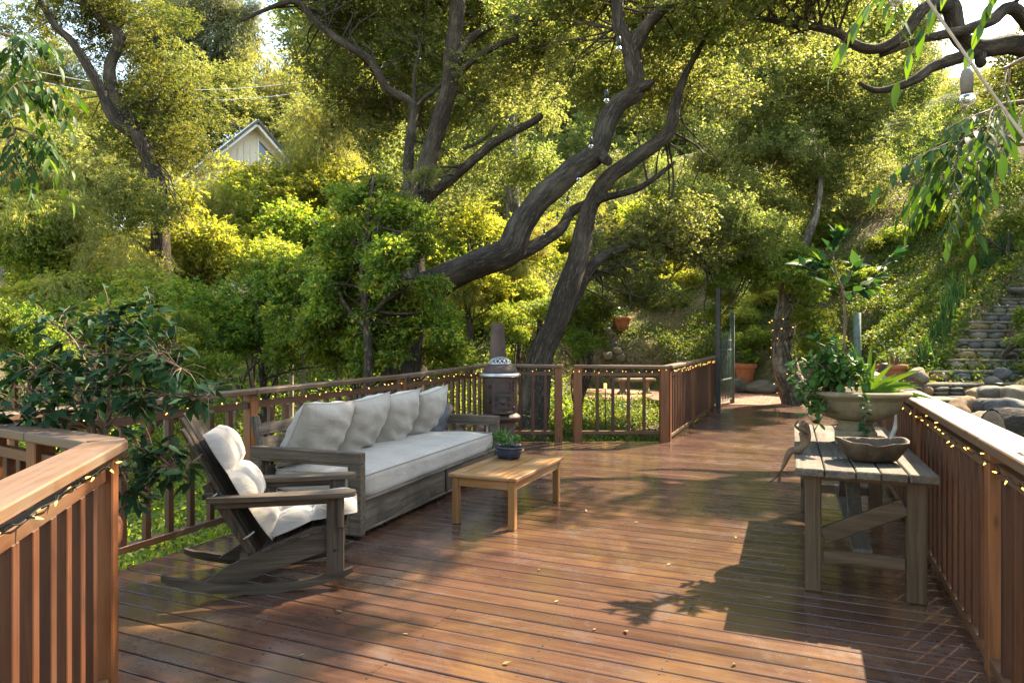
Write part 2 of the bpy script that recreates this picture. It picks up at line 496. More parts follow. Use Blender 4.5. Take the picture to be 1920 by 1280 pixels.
class MB:
    """collects shapes; build() links them as ONE mesh object"""

    def __init__(self):
        self.v = []
        self.f = []

    def add(self, V, F, M=None):
        o = len(self.v)
        self.v += [tuple(M @ Vector(p)) if M is not None else tuple(p) for p in V]
        self.f += [[o + q for q in f] for f in F]
        return self

    def box(self, c, s, ch=0.004, rot=None):
        V, F = cbox_geo(s[0], s[1], s[2], ch)
        M = Matrix.Translation(Vector(c))
        if rot is not None:
            M = M @ (rot.to_4x4() if len(rot) == 3 else rot)
        return self.add(V, F, M)

    def beam(self, p0, p1, w, h, ch=0.004, roll=0.0):
        p0, p1 = Vector(p0), Vector(p1)
        d = p1 - p0
        R = rot_to(d)
        if roll:
            R = R @ Matrix.Rotation(roll, 3, "X")
        return self.box((p0 + p1) / 2, (d.length, w, h), ch, R)

    def tube(self, pts, rads, n=8, caps=True):
        pts = [Vector(p) for p in pts]
        if isinstance(rads, (int, float)):
            rads = [rads] * len(pts)
        o = len(self.v)
        u = None
        for i, p in enumerate(pts):
            d = (pts[min(i + 1, len(pts) - 1)] - pts[max(i - 1, 0)]).normalized()
            if u is None:
                u = d.orthogonal().normalized()
            u = (u - d * u.dot(d)).normalized()
            w = d.cross(u)
            for k in range(n):
                a = 2 * math.pi * k / n
                self.v.append(tuple(p + (u * math.cos(a) + w * math.sin(a)) * rads[i]))
        for i in range(len(pts) - 1):
            for k in range(n):
                self.f.append([o + i * n + k, o + i * n + (k + 1) % n, o + (i + 1) * n + (k + 1) % n, o + (i + 1) * n + k])
        if caps:
            self.f.append([o + k for k in range(n)][::-1])
            self.f.append([o + (len(pts) - 1) * n + k for k in range(n)])
        return self

    def lathe(self, prof, n=32, c=(0, 0, 0), sx=1.0, sy=1.0, flute=None, a0=0.0):
        o = len(self.v)
        for j, (r, z) in enumerate(prof):
            for k in range(n):
                a = 2 * math.pi * k / n + a0
                rr = r * (1 + (flute(a, j) if flute else 0))
                self.v.append((c[0] + rr * math.cos(a) * sx, c[1] + rr * math.sin(a) * sy, c[2] + z))
        for j in range(len(prof) - 1):
            for k in range(n):
                self.f.append([o + j * n + k, o + j * n + (k + 1) % n, o + (j + 1) * n + (k + 1) % n, o + (j + 1) * n + k])
        self.f.append([o + k for k in range(n)][::-1])
        self.f.append([o + (len(prof) - 1) * n + k for k in range(n)])
        return self

    def prism(self, poly, z0, z1, M=None):
        n = len(poly)
        V = [(p[0], p[1], z0) for p in poly] + [(p[0], p[1], z1) for p in poly]
        F = [list(range(n))[::-1], list(range(n, 2 * n))] + [[k, (k + 1) % n, n + (k + 1) % n, n + k] for k in range(n)]
        return self.add(V, F, M)

    def mesh(self, name, mat=None, smooth=False):
        me = bpy.data.meshes.new(name)
        me.from_pydata(self.v, [], self.f)
        if smooth:
            me.polygons.foreach_set("use_smooth", [True] * len(me.polygons))
        if mat:
            me.materials.append(MATS[mat])
        return me

    def build(self, name, mat, parent=None, smooth=False, loc=None):
        return link(name, self.mesh(name, mat, smooth), parent, loc)


def link(name, mesh, parent=None, loc=None, rot=None, scale=None):
    o = bpy.data.objects.new(name, mesh)
    COL.objects.link(o)
    if parent is not None:
        o.parent = parent
    if loc is not None:
        o.location = loc
    if rot is not None:
        o.rotation_euler = rot
    if scale is not None:
        o.scale = scale if not isinstance(scale, (int, float)) else (scale,) * 3
    return o


def tag(o, label, cat, group=None, kind=None):
    o["label"] = label
    o["category"] = cat
    if group:
        o["group"] = group
    if kind:
        o["kind"] = kind
    return o


def thing(name, label, cat, loc=(0, 0, 0), rotz=0.0, group=None):
    o = bpy.data.objects.new(name, None)
    COL.objects.link(o)
    o.empty_display_size = 0.1
    o.location = loc
    o.rotation_euler = (0, 0, rotz)
    return tag(o, label, cat, group)


def structure(o, label=None):
    o["kind"] = "structure"
    if label:
        o["label"] = label
    return o


def catmull(pts, rads, sub=5):
    P_ = [Vector(p) for p in pts]
    out, ro = [], []
    for i in range(len(P_) - 1):
        p0, p1, p2, p3 = P_[max(i - 1, 0)], P_[i], P_[i + 1], P_[min(i + 2, len(P_) - 1)]
        for k in range(sub):
            t_ = k / sub
            a = 2 * p1
            b = (p2 - p0) * t_
            c = (2 * p0 - 5 * p1 + 4 * p2 - p3) * t_ * t_
            d = (-p0 + 3 * p1 - 3 * p2 + p3) * t_ ** 3
            out.append((a + b + c + d) * 0.5)
            ro.append(rads[i] + (rads[i + 1] - rads[i]) * t_)
    out.append(P_[-1])
    ro.append(rads[-1])
    return out, ro


def limb_mesh(name, limbs, mat, n=10, rough=0.10, origin=Vector((0, 0, 0))):
    """tapering, knobbly limbs with bark running along them"""
    V, F, UV = [], [], []
    for pts, rads in limbs:
        o = len(V)
        u = None
        s = 0.0
        m = n if rads[0] > 0.05 else 6
        for i, p in enumerate(pts):
            d = (pts[min(i + 1, len(pts) - 1)] - pts[max(i - 1, 0)]).normalized()
            if u is None:
                u = d.orthogonal().normalized()
            u = (u - d * u.dot(d)).normalized()
            w = d.cross(u)
            if i:
                s += (p - pts[i - 1]).length
            for k in range(m):
                a = 2 * math.pi * k / m
                dirv = u * math.cos(a) + w * math.sin(a)
                q = noise.noise((p + dirv * 0.3) * 1.9) * 1.3 + noise.noise((p + dirv * 0.2) * 5.0) * 0.7
                V.append(tuple(p + dirv * rads[i] * (1 + rough * q) - origin))
                UV.append((k / m * 2 * math.pi * max(rads[0], 0.03), s))
        for i in range(len(pts) - 1):
            for k in range(m):
                F.append((o + i * m + k, o + i * m + (k + 1) % m, o + (i + 1) * m + (k + 1) % m, o + (i + 1) * m + k))
        F.append(tuple(o + (len(pts) - 1) * m + k for k in range(m)))
    me = bpy.data.meshes.new(name)
    me.from_pydata(V, [], F)
    me.polygons.foreach_set("use_smooth", [True] * len(me.polygons))
    uvl = me.uv_layers.new(name="UVMap")
    li = np.empty(len(me.loops), dtype=np.int32)
    me.loops.foreach_get("vertex_index", li)
    uvl.data.foreach_set("uv", np.array(UV, dtype=np.float32)[li].ravel())
    me.materials.append(MATS[mat])
    return me


def norm_rows(a):
    return a / np.maximum(np.linalg.norm(a, axis=1, keepdims=True), 1e-6)


def leaf_cards(name, base, axis, nrm, L, Wd, rnd, mat):
    """many small pointed leaf blades, each a folded quad"""
    n = len(base)
    axis = norm_rows(axis)
    side = norm_rows(np.cross(nrm, axis))
    up = np.cross(axis, side)
    L = np.asarray(L).reshape(-1, 1)
    Wd = np.asarray(Wd).reshape(-1, 1)
    v = np.empty((n, 4, 3), dtype=np.float32)
    v[:, 0] = base
    mid = base + axis * L * 0.45
    v[:, 1] = mid + side * Wd * 0.5 + up * Wd * 0.14
    v[:, 2] = base + axis * L - up * L * 0.08
    v[:, 3] = mid - side * Wd * 0.5 + up * Wd * 0.14
    me = bpy.data.meshes.new(name)
    me.vertices.add(n * 4)
    me.vertices.foreach_set("co", v.ravel())
    me.loops.add(n * 4)
    me.loops.foreach_set("vertex_index", np.arange(n * 4, dtype=np.int32))
    me.polygons.add(n)
    me.polygons.foreach_set("loop_start", np.arange(0, n * 4, 4, dtype=np.int32))
    me.polygons.foreach_set("loop_total", np.full(n, 4, dtype=np.int32))
    me.update(calc_edges=True)
    at = me.attributes.new("rnd", "FLOAT", "POINT")
    at.data.foreach_set("value", np.repeat(np.asarray(rnd, dtype=np.float32), 4))
    me.materials.append(MATS[mat])
    return me


def rounded_box(sx, sy, sz, r, n=8, jitter=0.0, seed=0.0, puff=0.0):
    """soft box: cube grid pulled onto a rounded shape"""
    V, F = [], []
    h = Vector((sx / 2, sy / 2, sz / 2))
    inner = Vector((max(h.x - r, 0.001), max(h.y - r, 0.001), max(h.z - r, 0.001)))
    cache = {}

    def vid(p):
        key = (round(p[0], 5), round(p[1], 5), round(p[2], 5))
        if key not in cache:
            q = Vector((p[0] * h.x, p[1] * h.y, p[2] * h.z))
            c = Vector((max(-inner.x, min(inner.x, q.x)), max(-inner.y, min(inner.y, q.y)), max(-inner.z, min(inner.z, q.z))))
            d = q - c
            if d.length > 1e-6:
                q = c + d.normalized() * r * min(1.0, max(abs(d.x), abs(d.y), abs(d.z)) / r)
            if puff:
                q.z += (1 if p[2] > 0 else -0.3) * puff * max(0, 1 - p[0] ** 2) ** 0.5 * max(0, 1 - p[1] ** 2) ** 0.5 * (abs(p[2]) > 0.99)
            if jitter:
                q += Vector((noise.noise(q * 4 + Vector((seed, 0, 0))), noise.noise(q * 4 + Vector((0, seed, 9))), noise.noise(q * 5 + Vector((7, 3, seed))))) * jitter
            cache[key] = len(V)
            V.append(tuple(q))
        return cache[key]

    lin = [2 * i / n - 1 for i in range(n + 1)]
    for ax in range(3):
        for sgn in (-1, 1):
            for i in range(n):
                for j in range(n):
                    q = []
                    for (a, b) in ((i, j), (i + 1, j), (i + 1, j + 1), (i, j + 1)):
                        p = [0, 0, 0]
                        p[ax] = sgn
                        p[(ax + 1) % 3] = lin[a]
                        p[(ax + 2) % 3] = lin[b]
                        q.append(vid(p))
                    F.append(q if sgn > 0 else q[::-1])
    return V, F


def stone_mesh(name, mat, seed, n=3, rough=0.28):
    """an irregular rounded stone about one unit across"""
    V, F = rounded_box(1, 1, 1, 0.42, n)
    V2 = []
    for p in V:
        q = Vector(p)
        k = 1 + rough * noise.noise(q * 1.7 + Vector((seed * 3.1, seed, 0))) + 0.1 * noise.noise(q * 4 + Vector((seed, 5, 1)))
        V2.append(tuple(q * k))
    m = MB()
    m.add(V2, F)
    return m.mesh(name, mat, True)


# ------------------------------------------------------------------ ground
def sstep(a):
    a = np.clip(a, 0, 1)
    return a * a * (3 - 2 * a)


def softplus(a, k):
    return k * np.log1p(np.exp(np.clip(a / k, -40, 40)))


SX = [(5.8, 9.5), (6.2, 10.3), (6.65, 10.95), (7.28, 11.4), (7.6, 11.75), (7.9, 12.1), (8.37, 12.5), (8.62, 12.9), (9.2, 13.3), (9.66, 13.75), (10.2, 14.2)]


def ground(x, y):
    """height of the ground at x to the side, y ahead (metres)"""
    x = np.asarray(x, dtype=float)
    y = np.asarray(y, dtype=float)
    z = np.full(np.broadcast(x, y).shape, -0.42)
    z = z - 0.75 * sstep((-x - 1.0 - 0.0 * y) / 3.5) * sstep((26 - y) / 12)
    slope = 0.30 + 0.25 * sstep((x + 14) / 14)
    z = z + slope * softplus(y - 20.5, 1.2)
    hr = 0.55 * softplus(x - 4.2 - 0.1 * (y - 10), 0.35)
    z = z + hr
    # patio at the end of the walk
    w = sstep((3.2 - np.hypot((x - 6.4) * 0.9, y - 18.4)) / 1.2)
    z = z * (1 - w) + (-0.07) * w
    # round terrace with the stone bench
    w = sstep((3.4 - np.hypot(x - 3.4, y - 21.0)) / 1.4) * (1 - sstep((x - 4.6) / 1.0))
    z = z * (1 - w) + (-0.16) * w
    # bed of the stone steps
    xl = np.interp(y, [q[1] for q in SX], [q[0] for q in SX])
    kk = (y - 9.5) / 0.455
    inx = sstep((x - xl + 0.1) / 0.25) * sstep((xl + 3.7 - x) / 0.5) * sstep((y - 9.0) / 0.4) * sstep((14.9 - y) / 0.6)
    z = z * (1 - inx) + np.minimum(z, 0.25 + 0.17 * kk) * inx
    # under the deck
    s = x * CT - y * ST
    t_ = x * ST + y * CT
    d = np.maximum(np.maximum(-4.75 - s, s - 0.95), np.maximum(-6 - t_, t_ - 17.0))
    inside = sstep((0.4 - d) / 0.4)
    z = z * (1 - inside) + np.minimum(z, -0.38) * inside
    lim = 12.5
    z = np.where(z > lim, lim + (z - lim) * 0.06, z)
    z = z + 0.05 * np.sin(x * 1.7 + np.sin(y * 1.3)) * np.cos(y * 1.9) * (1 - inside) + 0.25 * np.sin(x * 0.31 + 1) * np.sin(y * 0.27) * sstep((y - 22) / 8)
    return z


def gz(p):
    x, y = to_cam(p)
    return float(ground(x, y))


def on_ground(x, y, dz=0.0):
    return W(x, y, float(ground(x, y)) + dz)


def ground_from_px(u, v, d0=9.0, d1=60.0):
    """where the view line meets the ground"""
    d = d0
    while d < d1:
        p = P(u, v, d)
        if gz(p) >= p.z:
            return p
        d += 0.15
    return P(u, v, d1)


gx = np.concatenate([-np.geomspace(700, 26, 14), np.linspace(-24, 30, 150), np.geomspace(32, 700, 14)])
gy = np.concatenate([-np.geomspace(500, 8, 10), np.linspace(-7, 46, 150), np.geomspace(48, 900, 14)])
GX, GY = np.meshgrid(gx, gy)
GZ = ground(GX, GY)
wx = GX * CT - GY * ST
wy = GX * ST + GY * CT
gv = np.stack([wx, wy, GZ], -1).reshape(-1, 3)
ny, nx = GX.shape
ii = (np.arange(ny - 1)[:, None] * nx + np.arange(nx - 1)[None, :]).ravel()
gf = np.stack([ii, ii + 1, ii + nx + 1, ii + nx], -1)
me = bpy.data.meshes.new("ground")
me.from_pydata(gv.tolist(), [], gf.tolist())
me.polygons.foreach_set("use_smooth", [True] * len(me.polygons))
t = NT("earth")
geo = t.new("NewGeometry")
n1 = t.noise(geo.outputs["Position"], 0.55, 6.0, 0.65, 0.4)
n2 = t.noise(geo.outputs["Position"], 9.0, 6.0, 0.7)
col = t.ramp(n2, [(0.3, (0.055, 0.038, 0.022)), (0.55, (0.16, 0.112, 0.066)), (0.75, (0.30, 0.22, 0.135))])
col = t.mix(t.ramp(n1, [(0.42, 0.75), (0.6, 0.0)]), col, (0.052, 0.075, 0.020))
t.finish(t.bsdf(col, 0.95, t.bump(n2, 0.9, 0.05), 0.1))
me.materials.append(MATS["earth"])
structure(link("ground", me), "sloping garden soil with leaf litter around and behind the deck")

# ------------------------------------------------------------------ deck boards
DECK_L, DECK_R = -4.19, 0.83
BACK0, BACK1 = Vector((-4.40, 9.36, 0)), Vector((-1.95, 10.42, 0))
deck = thing("deck", "red-brown wooden deck of long stained boards", "deck", (0, 0, 0))
deck["kind"] = "structure"
del deck["category"]


def deck_left(tt):
    if tt < 9.36 + 0.10:
        return DECK_L
    if tt < 10.50:
        f = (tt - 9.46) / 1.04
        return DECK_L + (-1.96 - DECK_L) * max(0.0, min(1.0, f))
    return -1.96


pitch, bw, bt = 0.1405, 0.1315, 0.03
k = 0
tt = -1.4
nail = MB()
rb = random.Random(3)
while tt < 17.25:
    l0, l1 = deck_left(tt - bw / 2), deck_left(tt + bw / 2)
    r = DECK_R + rb.uniform(-0.01, 0.01)
    cuts = [None]
    span = r - max(l0, l1)
    if span > 3 and rb.random() < 0.55:
        c = round((max(l0, l1) + rb.uniform(0.25, 0.75) * span) / 0.61) * 0.61
        cuts = [(l0, l1, c - 0.0008, c - 0.0008), (c + 0.0008, c + 0.0008, r, r)]
    else:
        cuts = [(l0, l1, r, r)]
    for (a0, a1, b0, b1) in cuts:
        m = MB()
        z0, z1 = -bt, rb.uniform(-0.0015, 0.0015)
        h = bw / 2
        c = 0.0035
        V = [(a0, -h, z0), (b0, -h, z0), (b1, h, z0), (a1, h, z0),
             (a0, -h, z1 - c), (b0, -h, z1 - c), (b1, h, z1 - c), (a1, h, z1 - c),
             (a0 + 0.0006, -h + c, z1), (b0 - 0.0006, -h + c, z1), (b1 - 0.0006, h - c, z1), (a1 + 0.0006, h - c, z1)]
        F = [[3, 2, 1, 0], [0, 1, 5, 4], [1, 2, 6, 5], [2, 3, 7, 6], [3, 0, 4, 7],
             [4, 5, 9, 8], [5, 6, 10, 9], [6, 7, 11, 10], [7, 4, 8, 11], [8, 9, 10, 11]]
        m.add(V, F)
        m.build("plank", "deck_wood", deck, False, (0, tt, 0))
    j = math.ceil((max(l0, l1) + 0.05) / 0.61) * 0.61
    while j < r - 0.03:
        for q in (-0.042, 0.042):
            if rb.random() < 0.93:
                cx_, cy_, rr_ = j + rb.uniform(-0.012, 0.012), tt + q + rb.uniform(-0.006, 0.006), 0.0062
                nail.add([(cx_ + rr_ * math.cos(a * math.pi / 3), cy_ + rr_ * math.sin(a * math.pi / 3), 0.0022) for a in range(6)], [list(range(6))])
        j += 0.61
    tt += pitch
    k += 1
o = nail.build("nail_heads", "iron_dark", deck)
o["kind"] = "stuff"
m = MB()
for s_ in np.arange(-4.0, 0.9, 0.61):
    m.box((s_, 4.0, -0.125), (0.045, 10.8, 0.18), 0.003)
for s_ in (-1.9, -1.2, -0.6, 0.0, 0.75):
    m.box((s_, 13.4, -0.125), (0.045, 7.6, 0.18), 0.003)
m.box((-4.17, 4.0, -0.13), (0.04, 10.6, 0.19), 0.003)
m.box((-1.94, 13.9, -0.13), (0.04, 6.6, 0.19), 0.003)
m.build("joist", "rail_wood", deck)
for (s_, t_) in [(-4.0, 3), (-4.0, 6.5), (-4.0, 9), (-2, 11.5), (-2, 14.5), (0.6, 12), (0.6, 8), (0.6, 4)]:
    g = gz((s_, t_))
    MB().box((s_, t_, (g - 0.2 - 0.22) / 2), (0.12, 0.12, -0.22 - g + 0.2), 0.004).build("support_post", "post_wood", deck)

# ------------------------------------------------------------------ railings
LIGHT_SOCKET = MB().tube([(0, 0, 0), (0.018, 0, 0)], [0.0052, 0.0046], 6).mesh("socket", "socket_green", True)
LIGHT_BULB = MB().tube([(0.017, 0, 0), (0.024, 0, 0), (0.033, 0, 0), (0.04, 0, 0)], [0.0032, 0.0042, 0.0028, 0.0006], 6).mesh("bulb", "lamp_glow", True)


def fairy_lights(label, p0, p1, n, sag=0.012, big=1.0, seed=0, spread=0.02):
    """green-wired mini lights strung between p0 and p1"""
    r_ = random.Random(seed)
    p0, p1 = Vector(p0), Vector(p1)
    th = thing("fairy_light_string", label, "string lights", p0, 0, "mini lights strung along the deck railings")
    d = p1 - p0
    m_ = max(6, n * 2)
    pts = [d * (i / m_) + Vector((r_.uniform(-1, 1) * 0.008, r_.uniform(-1, 1) * 0.008, r_.uniform(-1, 1) * sag - sag)) for i in range(m_ + 1)]
    cp, cr = catmull(pts, [0.0028 * big] * len(pts), 3)
    MB().tube(cp, cr, 5).build("wire", "cord_dark", th, True)
    for i in range(n):
        b = pts[min(m_, 2 * i + 1)] + d / m_ * r_.uniform(-0.5, 0.5)
        dirv = Vector((r_.uniform(-1, 1), r_.uniform(-1, 1), r_.uniform(-1.1, 0.35))).normalized()
        e = rot_to(dirv).to_euler()
        so = link("socket", LIGHT_SOCKET, th, b, e, big)
        link("bulb", LIGHT_BULB, so)
    return th


def railing(name, label, cat, p0, p1, z0, z1, posts, bal_sp=0.19, bal_skip=0.06, cap=(0.15, 0.045), gap=0.062, sub=(0.045, 0.055),
            bot=(0.10, 0.05, 0.07), low=-0.30, capjoin=None, post=0.09, bal=0.045, cap_shift=0.0, ends=(0, 0)):
    p0, p1 = Vector((p0[0], p0[1], 0)), Vector((p1[0], p1[1], 0))
    d = p1 - p0
    L = d.length
    th = thing(name, label, cat, p0, math.atan2(d.y, d.x))
    cz = lambda x: z0 + (z1 - z0) * x / L
    joins = [-ends[0]] + sorted(capjoin if capjoin is not None else [q for q in posts if 0.2 < q < L - 0.2]) + [L + ends[1]]
    for a, b in zip(joins[:-1], joins[1:]):
        MB().beam((a + 0.0015, cap_shift, cz(a) - cap[1] / 2), (b - 0.0015, cap_shift, cz(b) - cap[1] / 2), cap[0], cap[1], 0.006).build("top_cap", "cap_wood", th)
    ps = sorted(posts)
    for q in ps:
        MB().box((q, 0, (low + cz(q) - cap[1]) / 2), (post, post, cz(q) - cap[1] - low), 0.006).build("post", "post_wood", th)
    edges = sorted(set([0.0] + ps + [L]))
    balm = None
    for a, b in zip(edges[:-1], edges[1:]):
        a2 = a + (post / 2 if a in ps else 0)
        b2 = b - (post / 2 if b in ps else 0)
        if b2 - a2 < 0.12:
            continue
        zs = lambda x: cz(x) - cap[1] - gap - sub[1] / 2
        MB().beam((a2, 0, zs(a2)), (b2, 0, zs(b2)), sub[0], sub[1], 0.004).build("upper_rail", "rail_wood", th)
        MB().beam((a2, 0, bot[0] - bot[1] / 2), (b2, 0, bot[0] - bot[1] / 2), bot[2], bot[1], 0.004).build("lower_rail", "rail_wood", th)
        nb = max(1, round((b2 - a2) / bal_sp) - 1)
        for i in range(nb):
            x = a2 + (b2 - a2) * (i + 1) / (nb + 1)
            hh = zs(x) - sub[1] / 2 - bot[0] + 0.01
            if balm is None or abs(balm[1] - hh) > 0.012:
                balm = (MB().box((0, 0, 0), (bal, bal, hh), 0.003).mesh("baluster", "baluster_wood"), hh)
            link("baluster", balm[0], th, (x, 0, bot[0] + hh / 2 - 0.005), (0, 0, random.choice((0, math.pi))))
    return th


# long railing beside the plank table
railing("deck_railing", "long deck railing beside the plank table, wide sunlit cap", "railing", (0.80, -1.2), (0.80, 13.2), 1.075, 1.085,
        [0.2, 2.55, 4.95, 7.25, 9.6, 11.95, 14.35], cap=(0.20, 0.048), bal_sp=0.165, cap_shift=-0.02, bot=(0.085, 0.045, 0.085), bal=0.058)
# railing behind the daybed
railing("deck_railing", "railing with weathered cap behind the daybed and the rocking chair", "railing", (-4.37, 1.7), (-4.39, 6.88), 1.09, 1.13,
        [0.0, 2.78, 5.18], low=-1.4, capjoin=[2.78])
railing("deck_railing", "railing section that ends at the corner behind the iron stove", "railing", (-4.39, 6.93), (-4.40, 9.36), 1.13, 1.185,
        [2.43], low=-1.4, bal_sp=0.17, ends=(0, 0.05))
bd = BACK1 - BACK0


def back_at(u):
    """where the picture column u crosses the rear edge of the deck"""
    best = min(range(1001), key=lambda i: abs(960 + FPX * (lambda c: c[0] / c[1])(to_cam(BACK0 + bd * i / 1000)) - u))
    return BACK0 + bd * best / 1000


G1, G2 = back_at(1047), back_at(1083)
railing("deck_railing", "short railing between the stove corner and the deck gate", "railing", BACK0 + bd.normalized() * 0.05, G1, 1.18, 1.165,
        [(G1 - BACK0).length - 0.05], bal_sp=0.2, bot=(0.17, 0.05, 0.06), post=0.115, ends=(0.1, 0.06))
gate = railing("deck_gate", "wooden deck gate of seven balusters between two stout posts", "gate", G2, BACK1, 1.165, 1.155,
               [0.0, (BACK1 - G2).length - 0.05], bal_sp=0.225, bot=(0.17, 0.05, 0.06), post=0.125, ends=(0.06, 0.02))
gl = G2 - G1
MB().box((-gl.length, -0.0655, 0.15), (0.02, 0.014, 0.15), 0.003).build("drop_bolt", "teak_z", gate)
railing("deck_railing", "railing along the walkway up to the green iron gate", "railing", (-1.95, 10.49), (-1.95, 16.75), 1.158, 1.18,
        [0.0, 2.3, 4.6, 6.2], bal_sp=0.15, ends=(0.02, 0))
# railings round the stair opening
LA, LB, LC = Vector((-1.35, 0.30, 0)), Vector((-2.80, 2.03, 0)), Vector((-4.0, 2.23, 0))
railing("stair_railing", "glossy stair railing with a mitred cap and a stout end post", "railing", LA, LB, 1.09, 1.09,
        [0.4, (LB - LA).length - 0.06], bal_sp=0.155, cap=(0.165, 0.045), bal=0.05, ends=(0, 0.0), post=0.095)
railing("stair_railing", "short return of the stair railing, cap boards greyed", "railing", LB, LC, 1.09, 1.09,
        [0.62, (LC - LB).length - 0.05], bal_sp=0.17, cap=(0.165, 0.045), capjoin=[0.6], ends=(0.0, 0), post=0.095)

# strings of mini lights
fairy_lights("mini lights under the wide cap beside the plank table", (0.745, 2.6, 0.99), (0.745, 6.3, 0.995), 24, 0.014, 0.9, 1)
fairy_lights("mini lights under the wide cap beyond the stone urn", (0.745, 6.3, 0.995), (0.745, 11.6, 1.0), 26, 0.014, 0.9, 2)
fairy_lights("mini lights under the railing cap behind the rocking chair", (-4.335, 1.9, 1.01), (-4.345, 4.4, 1.04), 15, 0.014, 0.9, 3)
fairy_lights("mini lights under the railing cap behind the daybed", (-4.345, 4.55, 1.035), (-4.355, 9.2, 1.10), 34, 0.014, 0.9, 4)
fairy_lights("mini lights over the deck gate", BACK0 + bd * 0.06 + Vector((0.02, -0.045, 1.10)), BACK1 + Vector((0.02, -0.06, 1.085)), 26, 0.012, 0.9, 5)
fairy_lights("dense mini lights along the walkway railing", (-1.89, 10.6, 1.085), (-1.89, 16.6, 1.11), 60, 0.02, 0.9, 6)
ld = (LB - LA).normalized()
ln_ = Vector((-ld.y, ld.x, 0)) * -0.045
fairy_lights("mini lights tucked under the mitred stair railing cap", LA + ln_ + Vector((0, 0, 1.01)), LB + ln_ + Vector((0, 0, 1.02)), 17, 0.012, 1.0, 7)

# ------------------------------------------------------------------ soft furnishings
def pillow_geo(w, h, d, seed=0, n=22):
    """square scatter cushion in its own x (width), z (height), y (thickness)"""
    V, F = [], []
    for side in (-1, 1):
        o = len(V)
        for j in range(n + 1):
            for i in range(n + 1):
                a, b = 2 * i / n - 1, 2 * j / n - 1
                prof = max(0.0, (1 - abs(a) ** 2.6)) ** 0.5 * max(0.0, (1 - abs(b) ** 2.6)) ** 0.5
                pin = 1 - 0.055 * (1 - b * b) * abs(a) ** 3
                pin2 = 1 - 0.055 * (1 - a * a) * abs(b) ** 3
                x, z = a * w / 2 * pin, b * h / 2 * pin2
                wr = noise.noise(Vector((a * 2.4 + seed, b * 2.0, side * 3.0))) * 0.10 * d
                cr = 0.085 * d * math.sin((a * 1.0 + b * 2.2 + seed) * 5.5 + 2 * noise.noise(Vector((a * 2, b * 2, seed)))) * (0.25 + 0.75 * max(0, -b)) * prof
                y = side * (d / 2 * prof + (wr + cr) * min(1, prof * 2))
                V.append((x, y, z - 0.06 * h * (1 - prof) * 0.0))
        for j in range(n):
            for i in range(n):
                q = [o + j * (n + 1) + i, o + j * (n + 1) + i + 1, o + (j + 1) * (n + 1) + i + 1, o + (j + 1) * (n + 1) + i]
                F.append(q if side < 0 else q[::-1])
    return V, F


# ------------------------------------------------------------------ daybed
SOFA = W(-1.156, 5.202)
SL, SD = 2.86, 1.06
sofa_rot = math.radians(2.6)
daybed = thing("daybed", "long weathered grey wooden daybed with open picture-frame arms", "daybed", SOFA, sofa_rot)
ARM = 0.665


def arm_frame(y0, y1):
    yc, w = (y0 + y1) / 2, y1 - y0
    a = MB()
    a.box((-SD / 2, yc, ARM - 0.045), (SD, w, 0.09), 0.006)
    a.box((-0.05, yc, (0.03 + ARM - 0.09) / 2), (0.10, w, ARM - 0.12), 0.006)
    a.box((-SD + 0.05, yc, (0.03 + ARM - 0.09) / 2), (0.10, w, ARM - 0.12), 0.006)
    a.box((-SD / 2, yc, 0.085), (SD - 0.20, w - 0.004, 0.11), 0.006)
    o = a.build("arm", "grey_wood_x", daybed)
    b = MB()
    x0, x1, zb, zt = -0.10, -SD + 0.10, 0.14, ARM - 0.09
    for s in (-1, 1):
        y = yc + s * (w / 2 - 0.012)
        for (p, q) in (((x0, y, zt - 0.01), (x1, y, zt - 0.01)), ((x0, y, zb + 0.01), (x1, y, zb + 0.01)),
                       ((x0 - 0.01, y, zb), (x0 - 0.01, y, zt)), ((x1 + 0.01, y, zb), (x1 + 0.01, y, zt))):
            b.beam(p, q, 0.014, 0.02, 0.003)
    b.build("moulding", "grey_wood_x", o)
    return o


arm_frame(0, 0.075)
arm_frame(SL - 0.075, SL)
MB().box((-0.045, SL / 2, 0.165), (0.035, SL - 0.15, 0.23), 0.006).build("front_board", "grey_wood_y", daybed)
MB().box((-0.030, SL / 2, 0.292), (0.05, SL - 0.152, 0.022), 0.006).build("front_moulding", "grey_wood_y", daybed)
MB().box((-0.022, SL / 2, 0.055), (0.012, SL - 0.152, 0.02), 0.003).build("front_moulding", "grey_wood_y", daybed)
MB().box((-SD / 2 - 0.02, SL / 2, 0.265), (SD - 0.10, SL - 0.16, 0.025), 0.003).build("seat_board", "grey_wood_y", daybed)
MB().box((-0.022, 1.52, 0.165), (0.016, 0.035, 0.22), 0.003).build("divider", "iron_dark", daybed)
for y in (0.04, SL - 0.04, 1.43):
    for x in (-0.06, -SD + 0.06):
        MB().tube([(x, y, 0.0), (x, y, 0.05)], 0.022, 8).build("caster", "iron_dark", daybed, True)
bt_ = MB()
for i in range(5):
    z = 0.33 + i * 0.115
    xb = -SD + 0.14 - (z - 0.28) * 0.25
    bt_.box((xb, SL / 2, z), (0.025, SL - 0.17, 0.10), 0.004, Matrix.Rotation(math.radians(-14), 3, "Y"))
bt_.build("backrest", "grey_wood_y", daybed)
for y in (0.10, SL - 0.10, SL / 2):
    MB().beam((-SD + 0.17, y, 0.10), (-SD - 0.035, y, 0.90), 0.07, 0.05, 0.005).build("back_post", "grey_wood_z", daybed)

Rs = Matrix.Rotation(sofa_rot, 3, "Z")


def sofa_pt(x, y, z):
    return SOFA + Rs @ Vector((x, y, z))


